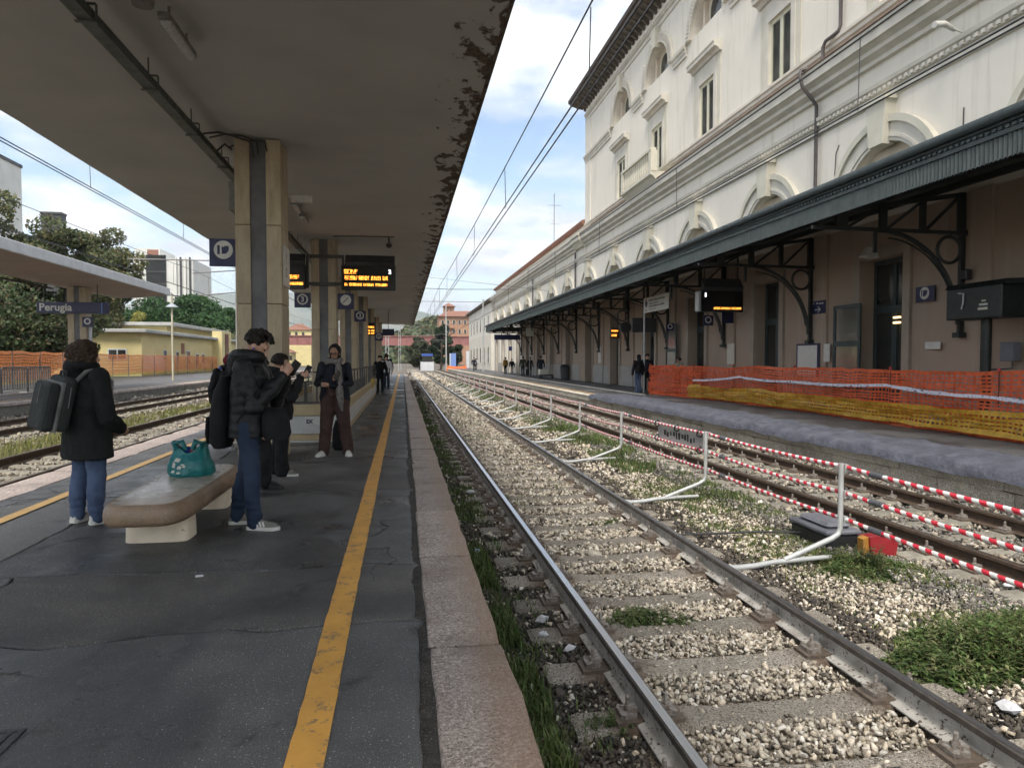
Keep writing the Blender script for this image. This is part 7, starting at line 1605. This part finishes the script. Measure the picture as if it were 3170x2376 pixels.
brn = person('woman in brown trousers and grey scarf with folded arms facing the camera', (-1.06, 11.25, 0), 176, 1.74, dict(mat='navy', w=.178, d=.130, arm=.056, palm={1: ((-.45,.25,.75), (-.5,-.4,.2), .8), -1: ((.8,.1,.1), (0,-1,0), .3)}), 'brown_cloth', ('shoe_white', 'sole'),
    arms={-1: ((-.255,.09,1.14), (.02,.24,1.11)), 1: ((.255,.09,1.14), (-.02,.26,1.18))}, feet=((-.20,.02),(.17,.05)), toes=(14,-22), bend=.03, hem=.60, build=.98, hair=('hoodup', 'black_cloth'), head=(10,-4), skin='skin_dark', leg=.108, cuff=.085, vox=.010, extra=brn_extra)
phone(brn, (-.09, .33, 1.27), (-.5,.2,.8), (.3,1,0), 'phone held by the woman with the grey scarf')
tag(part('floor_bag', (lambda m: (loft(m, [(-1.02,11.95,.0,.13,.10), (-1.02,11.95,.06,.16,.13), (-1.02,11.95,.34,.15,.12), (-1.02,11.95,.50,.10,.07)]), m)[1])(MB()), M['black_cloth'], smooth=50), 'black bag standing on the floor behind the woman in brown', 'bag')
red = person('person with burgundy beanie and dark coat behind the young man', (-3.14, 13.25, 0), 15, 1.58, dict(mat='black_cloth', w=.175, d=.14, arm=.072), 'black_cloth', ('boot', 'boot'), hair=('beanie', 'burgundy'), vox=.014, hem=.42, leg=.085, hood=1.0)
bs = MB(); bs.tube([(-.12,-.12,1.34),(-.13,.0,1.38),(-.14,.1,1.2)], .022, 6); bs2 = MB(); bs2.tube([(.12,-.12,1.34),(.13,.0,1.38),(.14,.1,1.2)], .022, 6); bs3 = MB(); loft(bs3, [(0,-.22,.85,.13,.07), (0,-.23,1.05,.15,.09), (0,-.2,1.28,.12,.06)])
mblue = pmat('strap_blue', (.03,.08,.5), (.03,.07,.4), 5, .5); carried('backpack', 'black backpack with blue straps and red trim on the person with the beanie', 'backpack', red, [('main_pocket', bs3, 'black_cloth', 0), ('strap', bs, mblue, 0), ('strap', bs2, mblue, 0), ('trim', MB().box(-.13,-.09,-.31,-.29,.95,1.02), 'red', .005)])
# people further away
FARG = 'people waiting further along the platforms'
def far(label, x, y, yaw, H, jm, tm, hair=('short', 'hair_dark'), **k): return person(label, (x, y, 0), yaw, H, dict(mat=jm, w=.165, d=.13, arm=.072), tm, ('boot', 'boot'), hair=hair, vox=.028, group=FARG, **k)
far('person in black jacket and jeans standing left of the white sign pole', 10.72, 30.7, 20, 1.76, 'black_cloth', 'jeans', hair=('hoodup', 'black_cloth'))
far('person in dark jacket and cap facing the camera right of the sign pole', 11.55, 31.8, 170, 1.78, 'navy', 'black_cloth', hair=('short', 'hair_dark'))
far('person with brown hair just showing over the orange net corner', 12.2, 29.6, 120, 1.62, 'khaki', 'black_cloth', hair=('curly', 'hair_brown'))
far('person in mustard jacket and black trousers far down the station platform', 11.3, 76.5, 30, 1.80, 'mustard', 'black_cloth'); far('person in black top and pale trousers beside the mustard jacket', 12.1, 77.0, 170, 1.62, 'black_cloth', 'khaki')
far('person in olive jacket under the far end of the green canopy', 11.45, 66.0, 10, 1.84, 'olive', 'black_cloth'); far('person in long black coat with a bag next to the olive jacket', 12.05, 65.5, -40, 1.78, 'black_cloth', 'black_cloth', hem=.35); far('person in dark jacket and navy trousers near the luggage cart', 12.1, 60.5, -20, 1.84, 'navy', 'jeans_dark')
far('person in white at the far end of the station platform', 11.3, 108, 0, 1.75, 'white_cloth', 'black_cloth'); far('person in navy near the far end of the station platform', 9.9, 97.0, 180, 1.85, 'navy', 'black_cloth'); far('person in red jacket near the far end of the station platform', 12.0, 104, 60, 1.75, 'red', 'khaki')
far('dark dressed person leaning at the railing far down the island', -1.0, 31.5, 180, 1.70, 'black_cloth', 'black_cloth'); far('grey dressed person far down the island platform', -.85, 36.5, 170, 1.72, 'white_cloth', 'jeans_dark'); far('navy dressed person far down the island platform', -.9, 40.0, 180, 1.85, 'navy', 'jeans_dark')
sc1 = MB(); sc1.box(11.7, 12.0, 65.6, 65.8, .05, .65); su = empty('suitcase', (11.85, 65.7, 0), 'black suitcase standing beside the olive jacket', 'suitcase'); part('shell', sc1, M['black_cloth'], su, bevel=.04); part('handle', MB().tube([(11.75,65.7,.65),(11.75,65.7,1.0),(11.95,65.7,1.0),(11.95,65.7,.65)], .012, 6), M['galv'], su)
# teal plastic bag on the bench
M['teal'] = pmat('teal_plastic', (.012,.16,.17), (.02,.22,.22), 5, .32, .1, .012, 16, spec=.5)
bm_ = MB(); bc = Vector((-2.02, 7.05, .396)); vs = []; nA = 40; lev = [(.0,.19,.13),(.03,.215,.15),(.10,.215,.15),(.17,.19,.125),(.22,.16,.10),(.26,.15,.085),(.285,.155,.085)]
for li, (z, a, b_) in enumerate(lev):
    for k in range(nA):
        t = 2*PI*k/nA; r_ = 1+.10*noise.noise((math.cos(t)*2.2, math.sin(t)*2.2, z*9))+.05*noise.noise((math.cos(t)*6, math.sin(t)*6, z*14)); top = .05*math.cos(2*t)+.03*noise.noise((t*2,3,1)) if li >= 4 else 0
        vs.append((bc.x+a*r_*math.cos(t), bc.y+b_*r_*math.sin(t), bc.z+z+top*(li-3)/3+(.012*noise.noise((math.cos(t)*5, math.sin(t)*5, z*20)) if li else 0)))
bm_.add(vs, [(i*nA+k, i*nA+(k+1) % nA, (i+1)*nA+(k+1) % nA, (i+1)*nA+k) for i in range(len(lev)-1) for k in range(nA)] + [tuple(range(nA-1,-1,-1))])
pb_ = empty('plastic_bag', (bc.x, bc.y, bc.z), 'full teal plastic carrier bag with white print standing on the bench', 'bag')
part('bag_sack', bm_, M['teal'], pb_, smooth=35)
for s in (-1, 1): part('handle_loop', MB().tube([(bc.x+s*.10, bc.y-.05, bc.z+.25), (bc.x+s*.13, bc.y-.06, bc.z+.315), (bc.x+s*.06, bc.y-.05, bc.z+.33), (bc.x+s*.03, bc.y-.04, bc.z+.25)], [.022,.03,.028,.02], 8), M['teal'], pb_, smooth=60)
pm = MB(); pr_ = random.Random(9)
for (u, z, w, hh) in ((-.075,.155,.06,.035), (-.11,.10,.03,.05), (-.06,.085,.045,.03), (-.015,.10,.03,.02), (-.12,.05,.035,.02), (-.07,.04,.04,.018), (-.03,.12,.04,.012)):
    y_ = bc.y-.158*math.sqrt(max(.05, 1-(u/.24)**2))-.012; pm.add([(bc.x+u-w*.5, y_, bc.z+z), (bc.x+u+w*.3, y_-.001, bc.z+z-.006), (bc.x+u+w*.6, y_, bc.z+z+hh*.7), (bc.x+u-w*.1, y_-.001, bc.z+z+hh)], [(0,1,2,3)])
tag(part('white_print', pm, M['signwhite'], pb_), kind='stuff')
for (u, v, c_) in ((-.03,.02,mblue), (.04,-.01,M['red']), (.0,.05,M['signwhite'])): part('bag_contents', (lambda m: (ball(m, (bc.x+u, bc.y+v, bc.z+.24), .045, 1, .8, .8, 8), m)[1])(MB()), c_, pb_, smooth=60)
# ------------------------------------------------------------------ haze over the far hills
hz = MB().box(-5200, 5200, -70, 8600, -11.5, 560)
hm, ht, hb_ = newmat('haze_air'); ht.nodes.remove(hb_)
pv = ht.nodes.new('ShaderNodeVolumePrincipled'); pv.inputs['Color'].default_value = (.80,.87,.97,1); pv.inputs['Density'].default_value = .00016; pv.inputs['Anisotropy'].default_value = .2
ht.links.new(pv.outputs[0], [n for n in ht.nodes if n.type == 'OUTPUT_MATERIAL'][0].inputs['Volume'])
tag(part('haze', hz, hm), 'thin pale haze in the air over the far hills', 'haze', kind='stuff')
bpy.data.scenes.remove(TMP)
